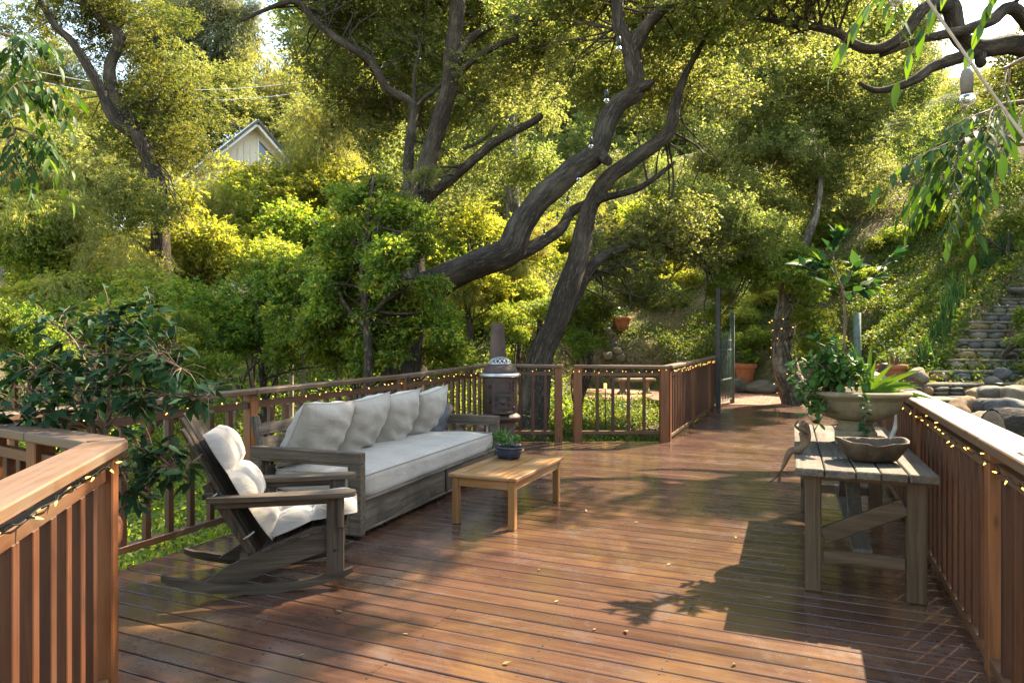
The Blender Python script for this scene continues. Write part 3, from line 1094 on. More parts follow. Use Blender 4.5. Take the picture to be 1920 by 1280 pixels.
V, F = rounded_box(0.88, SL - 0.19, 0.20, 0.055, 16, 0.012, 3.0, 0.025)
mt = MB().add(V, F).build("seat_mattress", "linen", None, True, sofa_pt(-0.47, SL / 2, 0.383))
mt.rotation_euler = (0, 0, sofa_rot)
for z_ in (-0.088, 0.092):
    hx_, hy_ = 0.428, (SL - 0.19) / 2 - 0.012
    loop = []
    for (cx_, cy_, a0_) in ((hx_ - 0.04, hy_ - 0.04, 0), (-hx_ + 0.04, hy_ - 0.04, 1), (-hx_ + 0.04, -hy_ + 0.04, 2), (hx_ - 0.04, -hy_ + 0.04, 3)):
        for k_ in range(4):
            a_ = (a0_ + k_ / 3) * math.pi / 2
            loop.append((cx_ + 0.04 * math.cos(a_), cy_ + 0.04 * math.sin(a_), z_ + 0.004 * math.sin(k_ + a0_)))
    MB().tube(loop + loop[:1], 0.006, 5, False).build("piping", "linen", mt, True)
tag(mt, "thick off-white mattress lying on the wooden daybed", "mattress")
plab = ["off-white back cushion beside the daybed arm next to the rocking chair", "second off-white back cushion of the daybed, counted from the rocking chair",
        "third off-white back cushion of the daybed, counted from the rocking chair", "last off-white back cushion, at the stove end of the daybed"]
for i in range(4):
    V, F = pillow_geo(0.70 - 0.02 * (i % 2), 0.60, 0.30, i * 3.7 + 1)
    y = 0.46 + i * 0.645
    o = MB().add(V, F).build("back_cushion", "linen", None, True, sofa_pt(-0.735 + 0.012 * (i % 2), y, 0.735 - 0.006 * i))
    tilt = math.radians(-27 + (i % 3) * 2)
    o.rotation_euler = (Matrix.Rotation(sofa_rot + math.radians((-3, 2, -1, 4)[i]), 3, "Z") @ Matrix.Rotation(math.radians(90), 3, "Z") @ Matrix.Rotation(tilt, 3, "X").inverted() @ Matrix.Rotation(math.radians((3, -4, -3, -7)[i]), 3, "Y")).to_euler()
    tag(o, plab[i], "cushion", "cushions leaning along the daybed back")
    n_ = 22
    rim = [V[k_] for k_ in range(n_ + 1)] + [V[(j_ + 1) * (n_ + 1) - 1] for j_ in range(1, n_ + 1)] + [V[n_ * (n_ + 1) + k_] for k_ in range(n_ - 1, -1, -1)] + [V[j_ * (n_ + 1)] for j_ in range(n_ - 1, -1, -1)]
    MB().tube(rim, 0.0055, 5, False).build("piping", "linen", o, True)
V, F = pillow_geo(0.44, 0.40, 0.15, 9.3)
plain("cloth_grey", (0.10, 0.10, 0.11), (0.16, 0.16, 0.17), 8, 0.95, 0.2, 0.1)
o = MB().add(V, F).build("small_cushion", "cloth_grey", None, True, sofa_pt(-0.71, SL - 0.235, 0.60))
o.rotation_euler = (math.radians(12), 0, math.radians(80) + sofa_rot)
tag(o, "small dark grey cushion peeking out behind the end cushion of the daybed", "cushion")

# ------------------------------------------------------------------ rocking chair
RC = W(-1.80, 4.02)
rc_rot = TH + math.radians(13.0)
chair = thing("rocking_chair", "dark weathered wooden rocking chair with wide paddle arms", "rocking chair", RC, rc_rot)
CWD = 0.62       # local x forward, y across; near side y = 0


def rocker_z(x):
    return 1.62 - math.sqrt(1.62 ** 2 - (x - 0.33) ** 2)


for y in (0.035, CWD - 0.035):
    m = MB()
    xs = [-0.25 + i * (1.09 / 18) for i in range(19)]
    V, F = [], []
    for i, x in enumerate(xs):
        e = min(i, 18 - i)
        hh = 0.052 if e > 1 else (0.030 + 0.011 * e)
        z = rocker_z(x) + 0.001
        for (dy, dz) in ((-0.019, 0), (0.019, 0), (0.019, hh), (-0.019, hh)):
            V.append((x, y + dy, z + dz + (0.011 if e == 0 else 0)))
    for i in range(18):
        for k_ in range(4):
            F.append([i * 4 + k_, i * 4 + (k_ + 1) % 4, (i + 1) * 4 + (k_ + 1) % 4, (i + 1) * 4 + k_])
    F += [[3, 2, 1, 0], [72, 73, 74, 75]]
    m.add(V, F)
    m.build("rocker", "chair_wood_x", chair)
    s = 1 if y > 0.3 else -1
    # slanted seat rail
    yy = y - s * 0.037
    poly = [(-0.03, rocker_z(-0.03) + 0.04), (0.13, 0.045), (0.30, 0.105), (0.50, 0.17), (0.79, 0.255), (0.79, 0.395), (0.60, 0.375), (0.36, 0.285), (0.10, 0.165)]
    Mx = Matrix.Translation((0, yy, 0)) @ Matrix.Rotation(math.radians(90), 4, "X")
    MB().prism(poly, -0.018, 0.018, Mx).build("seat_rail", "chair_wood_x", chair)
    # front leg
    MB().box((0.735, y, 0.31), (0.105, 0.036, 0.52), 0.005).build("front_leg", "chair_wood_z", chair)
    MB().box((0.765, y + s * 0.034, 0.475), (0.035, 0.032, 0.19), 0.004).build("arm_bracket", "chair_wood_z", chair)
    MB().tube([(0.735, y + s * 0.017, 0.24), (0.735, y + s * 0.024, 0.24)], 0.011, 8).build("bolt", "iron_dark", chair, True)
    # arm: paddle with a rounded front
    ya = y + s * 0.015
    top = []
    for i in range(9):
        a = -math.pi / 2 + math.pi * i / 8
        top.append((0.80 + 0.06 * math.cos(a), ya + 0.068 * math.sin(a)))
    outline = top + [(0.45, ya + 0.066), (0.15, ya + 0.05), (0.0, ya + 0.036), (0.0, ya - 0.036), (0.15, ya - 0.05), (0.45, ya - 0.066)]
    MB().prism(outline, 0.570, 0.598).build("arm", "chair_wood_x", chair)
    MB().box((0.37, y + s * 0.004, 0.546), (0.66, 0.025, 0.045), 0.004).build("arm_support", "chair_wood_x", chair)
    # back post
    MB().beam((0.30, yy - s * 0.035, 0.13), (-0.02, yy - s * 0.035, 0.66), 0.035, 0.05, 0.004).build("back_post", "chair_wood_z", chair)
for i in range(7):
    f = i / 6
    x = 0.33 + 0.45 * f
    z = 0.258 + 0.142 * f + (-0.01 if i == 6 else 0)
    MB().box((x, CWD / 2, z), (0.06, CWD - 0.08, 0.018), 0.003, Matrix.Rotation(math.radians(-18), 3, "Y")).build("seat_slat", "chair_wood_x", chair)
for i in range(5):
    yb = CWD / 2 + (i - 2) * 0.095
    yt = CWD / 2 + (i - 2) * 0.112
    h = 1.07 - 0.018 * (i - 2) ** 2
    MB().beam((0.275, yb, 0.20), (0.275 - (h - 0.2) * 0.535, yt, h), 0.088, 0.02, 0.004).build("back_slat", "chair_wood_z", chair)
MB().beam((0.0, 0.03, 0.60), (0.0, CWD - 0.03, 0.60), 0.06, 0.035, 0.004).build("back_crosspiece", "chair_wood_x", chair)
MB().beam((0.20, 0.05, 0.22), (0.20, CWD - 0.05, 0.22), 0.05, 0.035, 0.004).build("back_crosspiece", "chair_wood_x", chair)

# tufted cushion running over back and seat
path = [Vector((0.87, 0, 0.42)), Vector((0.60, 0, 0.385)), Vector((0.345, 0, 0.285)), Vector((0.22, 0, 0.47)), Vector((0.09, 0, 0.70)), Vector((-0.05, 0, 0.94))]
seg_n, wn_ = 9, 30
V, F, rows = [], [], []
norms = []
for a in range(len(path) - 1):
    p, q = path[a], path[a + 1]
    d = (q - p).normalized()
    nr = Vector((d.z, 0, -d.x))
    if nr.dot(Vector((0.5, 0, 1))) < 0:
        nr = -nr
    for i in range(seg_n + (1 if a == len(path) - 2 else 0)):
        f = i / seg_n
        bul = max(0.0, math.sin(math.pi * f)) ** 0.5
        rows.append((p.lerp(q, f), nr, bul, a, f))
cw = 0.53
for side in (1, -1):
    o0 = len(V)
    for (c, nr, bul, a, f) in rows:
        end = 1.0
        for j in range(wn_ + 1):
            b = 2 * j / wn_ - 1
            edge = max(0.0, 1 - abs(b) ** 5) ** 0.5
            tuft = 0.45 + 0.55 * abs(math.sin(math.pi * (b + 1) / 2 * 4)) ** 0.6
            th_ = (0.018 + 0.078 * bul * tuft) * edge if side > 0 else -0.012 * edge * bul
            wob = 0.010 * noise.noise(Vector((c.x * 9, b * 4, c.z * 9)))
            y = CWD / 2 + b * cw / 2 * (0.95 + 0.05 * bul)
            V.append(tuple(Vector((c.x, y, c.z)) + nr * (th_ + 0.022 + wob * edge)))
    for i in range(len(rows) - 1):
        for j in range(wn_):
            q = [o0 + i * (wn_ + 1) + j, o0 + i * (wn_ + 1) + j + 1, o0 + (i + 1) * (wn_ + 1) + j + 1, o0 + (i + 1) * (wn_ + 1) + j]
            F.append(q if side > 0 else q[::-1])
cu = MB().add(V, F).build("chair_cushion", "chair_cloth", None, True, RC + Vector((0, 0, 0.012)))
cu.rotation_euler = (0, 0, rc_rot)
tag(cu, "cream tufted cushion folded over the rocking chair's seat and back", "cushion")
for y in (0.05, CWD - 0.05):
    for (x, z) in ((0.05, 0.60), (0.26, 0.36)):
        pts = [(x, y, z), (x - 0.03, y + (0.02 if y > 0.3 else -0.02), z - 0.02), (x - 0.06, y, z - 0.04)]
        MB().tube(pts, 0.006, 5).build("tie", "chair_cloth", cu, True)

# ------------------------------------------------------------------ coffee table and its planter
CTB = Vector((-2.44, 5.585, 0))
ctab = thing("coffee_table", "low honey-brown slatted coffee table beside the daybed", "coffee table", CTB)
TW, TL, TZ = 0.62, 1.16, 0.425
for sx_ in (-1, 1):
    for sy_ in (-1, 1):
        MB().box((sx_ * (TW / 2 - 0.055), sy_ * (TL / 2 - 0.055), 0.197), (0.058, 0.058, 0.394), 0.004).build("leg", "teak_z", ctab)
    MB().box((sx_ * (TW / 2 - 0.042), 0, 0.355), (0.024, TL - 0.17, 0.068), 0.003).build("apron", "teak_y", ctab)
    MB().box((0, sx_ * (TL / 2 - 0.042), 0.355), (TW - 0.17, 0.024, 0.068), 0.003).build("apron", "teak_x", ctab)
    MB().box((sx_ * (TW / 2 - 0.035), 0, TZ - 0.015), (0.07, TL, 0.03), 0.005).build("top_frame", "teak_y", ctab)
    MB().box((0, sx_ * (TL / 2 - 0.035), TZ - 0.0155), (TW - 0.142, 0.07, 0.029), 0.005).build("top_frame", "teak_x", ctab)
ns = 7
for i in range(ns):
    w = (TW - 0.144) / ns
    MB().box((-(TW - 0.144) / 2 + w * (i + 0.5), 0, TZ - 0.0165), (w - 0.003, TL - 0.142, 0.026), 0.003).build("top_slat", "teak_y", ctab)


def leaf_mesh(name, mat, L=1.0, Wd=0.42, cols=5, fold=0.12, droop=0.12, tip=1.0, blunt=False):
    """one leaf blade along +x, unit length, slightly folded and drooping"""
    V, F = [], []
    for i in range(cols + 1):
        f = i / cols
        if blunt:
            w = Wd / 2 * math.sin(math.pi * min(1, f ** 1.3 * 0.93 + 0.03)) ** 0.8
        else:
            w = Wd / 2 * math.sin(math.pi * f ** 0.75) ** 1.0 if 0 < f < 1 else 0.004
        z = -droop * f * f
        V += [(f * L, -w, z + fold * w * 2), (f * L, 0, z), (f * L, w, z + fold * w * 2)]
    for i in range(cols):
        for k_ in range(2):
            F.append([i * 3 + k_, (i + 1) * 3 + k_, (i + 1) * 3 + k_ + 1, i * 3 + k_ + 1])
    return MB().add(V, F).mesh(name, mat, True)


def place_leaf(mesh, parent, p, d, size, r_, roll=None):
    R = rot_to(d) @ Matrix.Rotation(r_.uniform(-0.7, 0.7) if roll is None else roll, 3, "X")
    return link("leaf", mesh, parent, p, R.to_euler(), size)


BONS = Vector((-2.58, 5.88, TZ))
bpot = thing("planter_dish", "oval navy glazed planter dish standing on the coffee table", "planter", BONS, math.radians(-25))
prof = [(0.10, 0.012), (0.125, 0.014), (0.138, 0.05), (0.150, 0.088), (0.149, 0.094), (0.168, 0.100), (0.171, 0.108), (0.166, 0.114), (0.150, 0.112), (0.140, 0.098)]
MB().lathe(prof, 40, (0, 0, 0), 1.0, 0.72).build("bowl", "navy_glaze", bpot, True)
for a in range(4):
    an = math.pi / 4 + a * math.pi / 2
    MB().box((0.098 * math.cos(an), 0.066 * math.sin(an), 0.008), (0.045, 0.025, 0.016), 0.004).build("foot", "navy_glaze", bpot)
MB().lathe([(0.142, 0.0), (0.13, 0.012), (0.05, 0.022)], 24, (0, 0, 0.094), 1, 0.72).build("soil", "soil", bpot, True)
r_ = random.Random(11)
herb = thing("herb_plant", "bright green clump of herbs growing in the navy dish", "plant", BONS + Vector((0, 0, 0.10)), math.radians(-25))
hl = leaf_mesh("leaf", "bonsai_leaf", 1, 0.4, 3)
st = MB()
for i in range(26):
    x, y = r_.uniform(-0.11, 0.09), r_.uniform(-0.055, 0.055)
    hgt = r_.uniform(0.06, 0.12) * (1.3 if x < -0.05 else 1.0)
    top = Vector((x * 1.25 + r_.uniform(-0.02, 0.02), y * 1.2 + r_.uniform(-0.02, 0.02), hgt))
    st.tube([(x, y, 0), ((x + top.x) / 2, (y + top.y) / 2, hgt * 0.55), tuple(top)], 0.0022, 5)
    for k_ in range(9):
        f = r_.uniform(0.45, 1.05)
        p = Vector((x, y, 0)).lerp(top, f)
        place_leaf(hl, herb, p, (r_.uniform(-1, 1), r_.uniform(-1, 1), r_.uniform(0.1, 1.2)), r_.uniform(0.030, 0.052), r_)
st.build("stem", "bonsai_leaf", herb, True)
pad = leaf_mesh("leaf", "jade_leaf", 1, 0.62, 4, 0.05, 0.0, blunt=True)
for i in range(10):
    place_leaf(pad, herb, (-0.10 + r_.uniform(-0.03, 0.03), -0.04 + r_.uniform(-0.03, 0.03), r_.uniform(0.03, 0.10)), (r_.uniform(-1, 0.6), r_.uniform(-1, 0.3), r_.uniform(0.0, 1)), r_.uniform(0.04, 0.06), r_)
tr = MB()
for i in range(5):
    p = Vector((-0.12, -0.05 + 0.02 * i, 0.02))
    pts = [p, p + Vector((-0.05, -0.02, 0.02)), p + Vector((-0.10, -0.03, -0.04)), p + Vector((-0.12 - 0.01 * i, -0.03, -0.10))]
    tr.tube(pts, 0.0015, 5)
    for q in pts[1:]:
        for k_ in range(3):
            place_leaf(hl, herb, q, (r_.uniform(-1, 1), r_.uniform(-1, 1), r_.uniform(-1, 0.3)), 0.016, r_)
tr.build("trailing_stem", "bonsai_leaf", herb, True)
tall = MB()
tall.tube([(-0.05, 0.0, 0), (-0.055, 0.0, 0.12), (-0.05, 0.01, 0.19)], 0.002, 5)
tall.build("stem", "bonsai_leaf", herb, True)
for k_ in range(12):
    place_leaf(hl, herb, (-0.053, 0.003, 0.08 + 0.01 * k_), (r_.uniform(-1, 1), r_.uniform(-1, 1), 0.5), 0.02, r_)

# ------------------------------------------------------------------ iron stove
STV = W(-0.165, 9.45)
stove = thing("iron_stove", "tall rusty cast iron parlour stove with a nickel ring and flue pipe", "stove", STV, TH)
fl = lambda a, j: 0.035 * math.cos(26 * a)
MB().lathe([(0.33, 0.0), (0.335, 0.03), (0.31, 0.06), (0.275, 0.12), (0.245, 0.16), (0.235, 0.18), (0.205, 0.20), (0.18, 0.205)], 40).build("base", "iron_rust", stove, True)
MB().lathe([(0.205, 0.20), (0.20, 0.24), (0.205, 0.36), (0.222, 0.43), (0.20, 0.44)], 104, flute=fl).build("fluted_neck", "iron_rust", stove, True)
MB().lathe([(0.20, 0.43), (0.255, 0.435), (0.275, 0.46), (0.285, 0.475), (0.28, 0.495), (0.245, 0.52), (0.215, 0.55), (0.20, 0.555)], 48).build("ash_shelf", "iron_rust", stove, True)
ribs = lambda a, j: 0.008 * math.cos(40 * a)
MB().lathe([(0.225, 0.545), (0.243, 0.56), (0.243, 0.99), (0.246, 1.035), (0.23, 1.04)], 160, flute=ribs).build("barrel", "iron_rust", stove, True)
MB().lathe([(0.235, 1.03), (0.272, 1.035), (0.290, 1.05), (0.288, 1.068), (0.262, 1.085), (0.235, 1.09)], 48).build("nickel_ring", "nickel", stove, True)
MB().lathe([(0.25, 1.08), (0.245, 1.11), (0.225, 1.15), (0.19, 1.185), (0.155, 1.205), (0.10, 1.21)], 48).build("dome", "iron_rust", stove, True)
lat = MB()
lat.lathe([(0.150, 1.203), (0.163, 1.207), (0.160, 1.222), (0.148, 1.225)], 40)
for i in range(14):
    for s in (-1, 1):
        pts = []
        for j in range(7):
            f = j / 6
            ph = f * math.radians(72)
            a = 2 * math.pi * i / 14 + s * f * 0.62
            pts.append((0.152 * math.cos(ph) * math.cos(a), 0.152 * math.cos(ph) * math.sin(a), 1.215 + 0.085 * math.sin(ph)))
        lat.tube(pts, 0.009, 5)
lat.lathe([(0.04, 1.288), (0.058, 1.292), (0.05, 1.305), (0.02, 1.31)], 20)
lat.build("pierced_crown", "nickel", stove, True)
MB().lathe([(0.132, 1.0), (0.126, 1.20), (0.088, 1.745), (0.088, 1.775), (0.080, 1.776), (0.080, 1.70)], 28, (-0.035, 0.12, 0)).build("flue_pipe", "iron_rust", stove, True)


def stove_plate(name, w, z0, z1, out, mat="iron_rust", a0=0.0, parent=None):
    """a curved plate lying on the front of the barrel; the front faces local -y"""
    V, F = [], []
    n = 10
    for r_out in (0.238, 0.243 + out):
        for z in (z0, z1):
            for i in range(n + 1):
                a = -math.pi / 2 + a0 + (i / n - 0.5) * w / 0.243
                V.append((r_out * math.cos(a), r_out * math.sin(a), z))
    q = n + 1
    for i in range(n):
        F += [[2 * q + i, 2 * q + i + 1, 3 * q + i + 1, 3 * q + i], [i, 2 * q + i, 2 * q + i + 1, i + 1][::-1], [q + i, q + i + 1, 3 * q + i + 1, 3 * q + i][::-1]]
    F += [[0, q, 3 * q, 2 * q], [n, q + n, 3 * q + n, 2 * q + n]]
    return MB().add(V, F).build(name, mat, parent or stove)


dr = stove_plate("door", 0.275, 0.575, 1.0, 0.018, a0=0.16)
for (w, z0, z1, o_) in ((0.235, 0.965, 0.982, 0.028), (0.235, 0.845, 0.862, 0.028), (0.02, 0.862, 0.966, 0.028)):
    stove_plate("door_frame", w, z0, z1, o_, a0=0.16 if w > 0.1 else 0.16 - 0.45, parent=dr)
stove_plate("door_frame", 0.02, 0.862, 0.966, 0.028, a0=0.16 + 0.45, parent=dr)
stove_plate("slot", 0.22, 0.815, 0.832, 0.0195, "iron_dark", 0.16, dr)
stove_plate("draught_plate", 0.225, 0.615, 0.79, 0.027, a0=0.16, parent=dr)
orn = MB()
for (ax_, z_) in ((-0.33, 0.745), (-0.33, 0.66), (0.33, 0.745), (0.33, 0.66)):
    for ring in (0.026, 0.013):
        pts = []
        for i in range(13):
            t_ = 2 * math.pi * i / 12
            a = -math.pi / 2 + 0.16 + ax_ + ring * math.cos(t_) / 0.27
            pts.append((0.272 * math.cos(a), 0.272 * math.sin(a), z_ + ring * math.sin(t_)))
        orn.tube(pts, 0.0045, 5)
for i in range(8):
    a = -math.pi / 2 + 0.16 + (i - 3.5) * 0.1
    orn.tube([(0.271 * math.cos(a), 0.271 * math.sin(a), 0.772), (0.271 * math.cos(a), 0.271 * math.sin(a), 0.785)], 0.008, 6)
orn.build("scrollwork", "iron_dark", dr, True)
a = -math.pi / 2 + 0.16
kd = Vector((math.cos(a), math.sin(a), 0))
kn = MB()
kn.tube([kd * 0.262 + Vector((0, 0, 0.70)), kd * 0.285 + Vector((0, 0, 0.70)), kd * 0.287 + Vector((0, 0, 0.70)), kd * 0.32 + Vector((0, 0, 0.70))], [0.038, 0.034, 0.018, 0.014], 14)
kn.build("draught_knob", "iron_rust", dr, True)
for z in (0.91, 0.70):
    a2 = -math.pi / 2 + 0.16 - 0.72
    d2 = Vector((math.cos(a2), math.sin(a2), 0))
    MB().tube([d2 * 0.24 + Vector((0, 0, z)), d2 * 0.29 + Vector((0, 0, z)), d2 * 0.30 + Vector((0, 0, z + 0.03))], [0.012, 0.012, 0.016], 8).build("handle", "iron_rust", dr, True)
for z in (0.97, 0.92, 0.62, 0.87):
    a2 = -math.pi / 2 + 0.16 + 0.66
    MB().tube([(0.256 * math.cos(a2), 0.256 * math.sin(a2), z - 0.018), (0.256 * math.cos(a2), 0.256 * math.sin(a2), z + 0.018)], 0.012, 8).build("hinge", "iron_dark", dr, True)
stove_plate("ash_lip", 0.25, 0.548, 0.572, 0.055, a0=0.16)

# ------------------------------------------------------------------ firewood rack
RK = W(-0.66, 8.55)
rack = thing("firewood_rack", "low rack of dark upright bars holding split logs", "log rack", RK, TH)
for i in range(8):
    x = -0.42 + i * 0.125
    MB().box((x, -0.2, 0.29), (0.028, 0.028, 0.58), 0.003).build("bar", "rail_wood", rack)
MB().box((0.02, -0.2, 0.572), (0.94, 0.034, 0.03), 0.003).build("top_rail", "rail_wood", rack)
MB().box((0.02, -0.2, 0.06), (0.94, 0.03, 0.03), 0.003).build("bottom_rail", "rail_wood", rack)
MB().box((0.02, 0.0, 0.03), (0.94, 0.40, 0.03), 0.003).build("tray", "rail_wood", rack)
r_ = random.Random(5)
row = 0
for rowi in range(5):
    for i in range(3 - (rowi % 2) if rowi < 4 else 1):
        x = -0.26 + i * 0.27 + (0.13 if rowi % 2 else 0) + r_.uniform(-0.015, 0.015) + (0.1 if rowi == 4 else 0)
        z = 0.125 + rowi * 0.135
        lg = thing("split_log", ("split grey log stacked in the rack, middle of the pile", "split log lying on top of the firewood pile")[rowi == 4], "log",
                   RK + Matrix.Rotation(TH, 3, "Z") @ Vector((x, 0.03, z)), TH + math.radians(r_.uniform(-6, 6)), "logs stacked in the firewood rack")
        Ln, R0 = 0.36, 0.082
        poly = [(R0 * (0.85 + 0.3 * r_.random()) * math.cos(2 * math.pi * k_ / 9), R0 * (0.8 + 0.2 * r_.random()) * math.sin(2 * math.pi * k_ / 9)) for k_ in range(9)]
        Mx = Matrix.Rotation(math.radians(90), 4, "X")
        MB().prism(poly, -Ln / 2, Ln / 2, Mx).build("bark", "log_bark", lg)
        for s in (-1, 1):
            MB().prism([(p[0] * 0.9, p[1] * 0.9) for p in poly], s * Ln / 2 - 0.001, s * Ln / 2 + 0.003, Mx).build("cut_end", "log_end", lg)

# ------------------------------------------------------------------ plank table
PT = Vector((0.285, 5.62, 0))
pt_rot = math.radians(1.2)
ptab = thing("plank_table", "rough grey plank table with cross-braced trestle legs by the railing", "table", PT, pt_rot)
PW, PL, PZ = 0.76, 2.36, 0.765
ws = [0.162, 0.165, 0.128, 0.14, 0.152]
x = -PW / 2
r_ = random.Random(8)
for i, w in enumerate(ws):
    MB().box((x + w / 2, r_.uniform(-0.008, 0.008), PZ - 0.024 - 0.002 * (i % 2)), (w - 0.005, PL + r_.uniform(-0.01, 0.01), 0.048), 0.006).build("top_plank", "bench_y", ptab)
    x += w + 0.0022
for sy_ in (-1, 1):
    y = sy_ * (PL / 2 - 0.14)
    MB().box((-0.275, y, 0.355), (0.092, 0.075, 0.71), 0.008).build("leg", "bench_z", ptab)
    MB().box((0.275, y, 0.355), (0.105, 0.075, 0.71), 0.008).build("leg", "bench_z", ptab)
    MB().box((0.0, y, 0.218), (0.44, 0.045, 0.072), 0.005).build("stretcher", "bench_x", ptab)
    MB().beam((-0.225, y - 0.004, 0.335), (0.22, y - 0.004, 0.555), 0.042, 0.10, 0.006).build("brace", "bench_x", ptab)
    MB().box((0.0, y, 0.698), (0.68, 0.06, 0.036), 0.004).build("bearer", "bench_x", ptab)
MB().box((0.0, 0.0, 0.256), (0.105, PL - 0.32, 0.030), 0.004).build("long_stretcher", "bench_y", ptab)
for (y0, y1) in ((0.55, 0.15), (-0.55, -0.15)):
    MB().beam((0.0, y0, 0.27), (0.0, y1 * 0.4, 0.71), 0.09, 0.04, 0.005).build("long_brace", "bench_y", ptab)
for x in (-0.275, 0.275):
    MB().box((x, 0, 0.683), (0.03, PL - 0.36, 0.06), 0.004).build("side_rail", "bench_y", ptab)
Rp = Matrix.Rotation(pt_rot, 3, "Z")


def on_table(x, y, z=0.0):
    return PT + Rp @ Vector((x, y, PZ + z))


# wooden bowl
BW = on_table(0.07, -0.76)
bowl = thing("wooden_bowl", "rough carved dough bowl with a chipped rim on the plank table", "bowl", BW, math.radians(18))
V, F = [], []
n, rings = 32, []
prof_o = [(0.0, 0.0), (0.10, 0.0), (0.135, 0.02), (0.168, 0.065), (0.19, 0.108), (0.198, 0.128)]
prof_i = [(0.184, 0.127), (0.172, 0.10), (0.145, 0.058), (0.10, 0.028), (0.0, 0.022)]
for (r0, z0) in prof_o + prof_i:
    for k_ in range(n):
        a = 2 * math.pi * k_ / n
        sq = 1 / max(abs(math.cos(a)), abs(math.sin(a))) ** 0.45
        rr = r0 * sq
        x_, y_ = rr * math.cos(a) * 1.06, rr * math.sin(a) * 0.78
        lift = 0.020 * (abs(math.cos(a)) ** 3) * (z0 / 0.128) + 0.006 * noise.noise(Vector((x_ * 18, y_ * 18, 1)))
        chip = -0.013 if (z0 > 0.12 and abs(a - 4.55) < 0.20) else (-0.007 if (z0 > 0.12 and abs(a - 4.95) < 0.1) else 0)
        V.append((x_, y_, z0 + (lift + chip if z0 > 0.03 else 0)))
for j in range(len(prof_o + prof_i) - 1):
    for k_ in range(n):
        F.append([j * n + k_, j * n + (k_ + 1) % n, (j + 1) * n + (k_ + 1) % n, (j + 1) * n + k_])
MB().add(V, F).build("shell", "bowl_wood", bowl, True)

# ------------------------------------------------------------------ stone urn and its plants
UC = on_table(0.04, 0.02)
urn = thing("stone_urn", "wide cast stone urn with a rolled rim on the plank table", "urn", UC)
MB().box((0, 0, 0.055), (0.27, 0.27, 0.11), 0.012).build("plinth", "cast_stone", urn)
MB().lathe([(0.125, 0.105), (0.13, 0.115), (0.118, 0.13), (0.108, 0.15), (0.125, 0.165), (0.128, 0.175), (0.118, 0.182)], 40).build("foot", "cast_stone", urn, True)
MB().lathe([(0.09, 0.175), (0.15, 0.18), (0.215, 0.20), (0.262, 0.235), (0.295, 0.28), (0.312, 0.325), (0.318, 0.338), (0.333, 0.342), (0.334, 0.350), (0.352, 0.356),
            (0.368, 0.368), (0.370, 0.382), (0.360, 0.394), (0.335, 0.398), (0.31, 0.390), (0.295, 0.365)], 56).build("bowl", "cast_stone", urn, True)
MB().lathe([(0.300, 0.355), (0.2, 0.372), (0.05, 0.378)], 40).build("soil", "soil", urn, True)
r_ = random.Random(21)
jleaf = leaf_mesh("leaf", "jade_leaf", 1, 0.60, 4, 0.10, -0.05, blunt=True)
cam_r = Vector((CT, ST, 0))      # to the viewer's right
cam_f = Vector((-ST, CT, 0))
JB = UC + Vector((0, 0, 0.37))
jade = thing("jade_plant", "bushy jade plant with thick rounded leaves spilling over the urn rim", "plant", JB)
nl = 0
st = MB()
jm = MB()
for i in range(62):
    an, rad = r_.uniform(0, 2 * math.pi), math.sqrt(r_.random())
    e = cam_r * (-0.22 + 0.27 * rad * math.cos(an)) + cam_f * (-0.05 + 0.20 * rad * math.sin(an)) + Vector((0, 0, 0.06 + 0.38 * r_.random() * (1.1 - rad * 0.5)))
    if i % 4 == 0:
        e = cam_r * (-0.40 + r_.uniform(-0.05, 0.07)) + cam_f * (-0.12 + r_.uniform(-0.1, 0.1)) + Vector((0, 0, r_.uniform(-0.20, 0.10)))
    b0 = cam_r * (-0.16 + r_.uniform(-0.07, 0.07)) + cam_f * r_.uniform(-0.1, 0.1)
    midp = b0.lerp(e, 0.5) + Vector((0, 0, 0.06))
    st.tube([b0, midp, e], [0.008, 0.006, 0.003], 5)
    dr_ = (e - midp).normalized()
    for k_ in range(4 if nl < 290 else 0):
        a = k_ * 1.9 + r_.random()
        o1 = dr_.orthogonal().normalized()
        dd = o1 * math.cos(a) + dr_.cross(o1) * math.sin(a) + dr_ * r_.uniform(0.2, 0.9)
        place_leaf(jleaf, jade, e - dr_ * (0.012 * (k_ // 2)), dd, r_.uniform(0.050, 0.080), r_)
        nl += 1
    for k_ in range(7):
        dd = Vector((r_.uniform(-1, 1), r_.uniform(-1, 1), r_.uniform(-0.3, 1.0)))
        pp = midp.lerp(e, r_.uniform(0.2, 1.0)) + Vector((r_.uniform(-.03, .03), r_.uniform(-.03, .03), r_.uniform(-.03, .03)))
        Mx = Matrix.Translation(pp) @ rot_to(dd).to_4x4() @ Matrix.Scale(r_.uniform(0.05, 0.075), 4)
        jm.add([v_.co for v_ in jleaf.vertices], [list(pg_.vertices) for pg_ in jleaf.polygons], Mx)
st.build("stem", "stem_brown", jade, True)
o = jm.build("more_leaves", "jade_leaf", jade, True)
o["kind"] = "stuff"

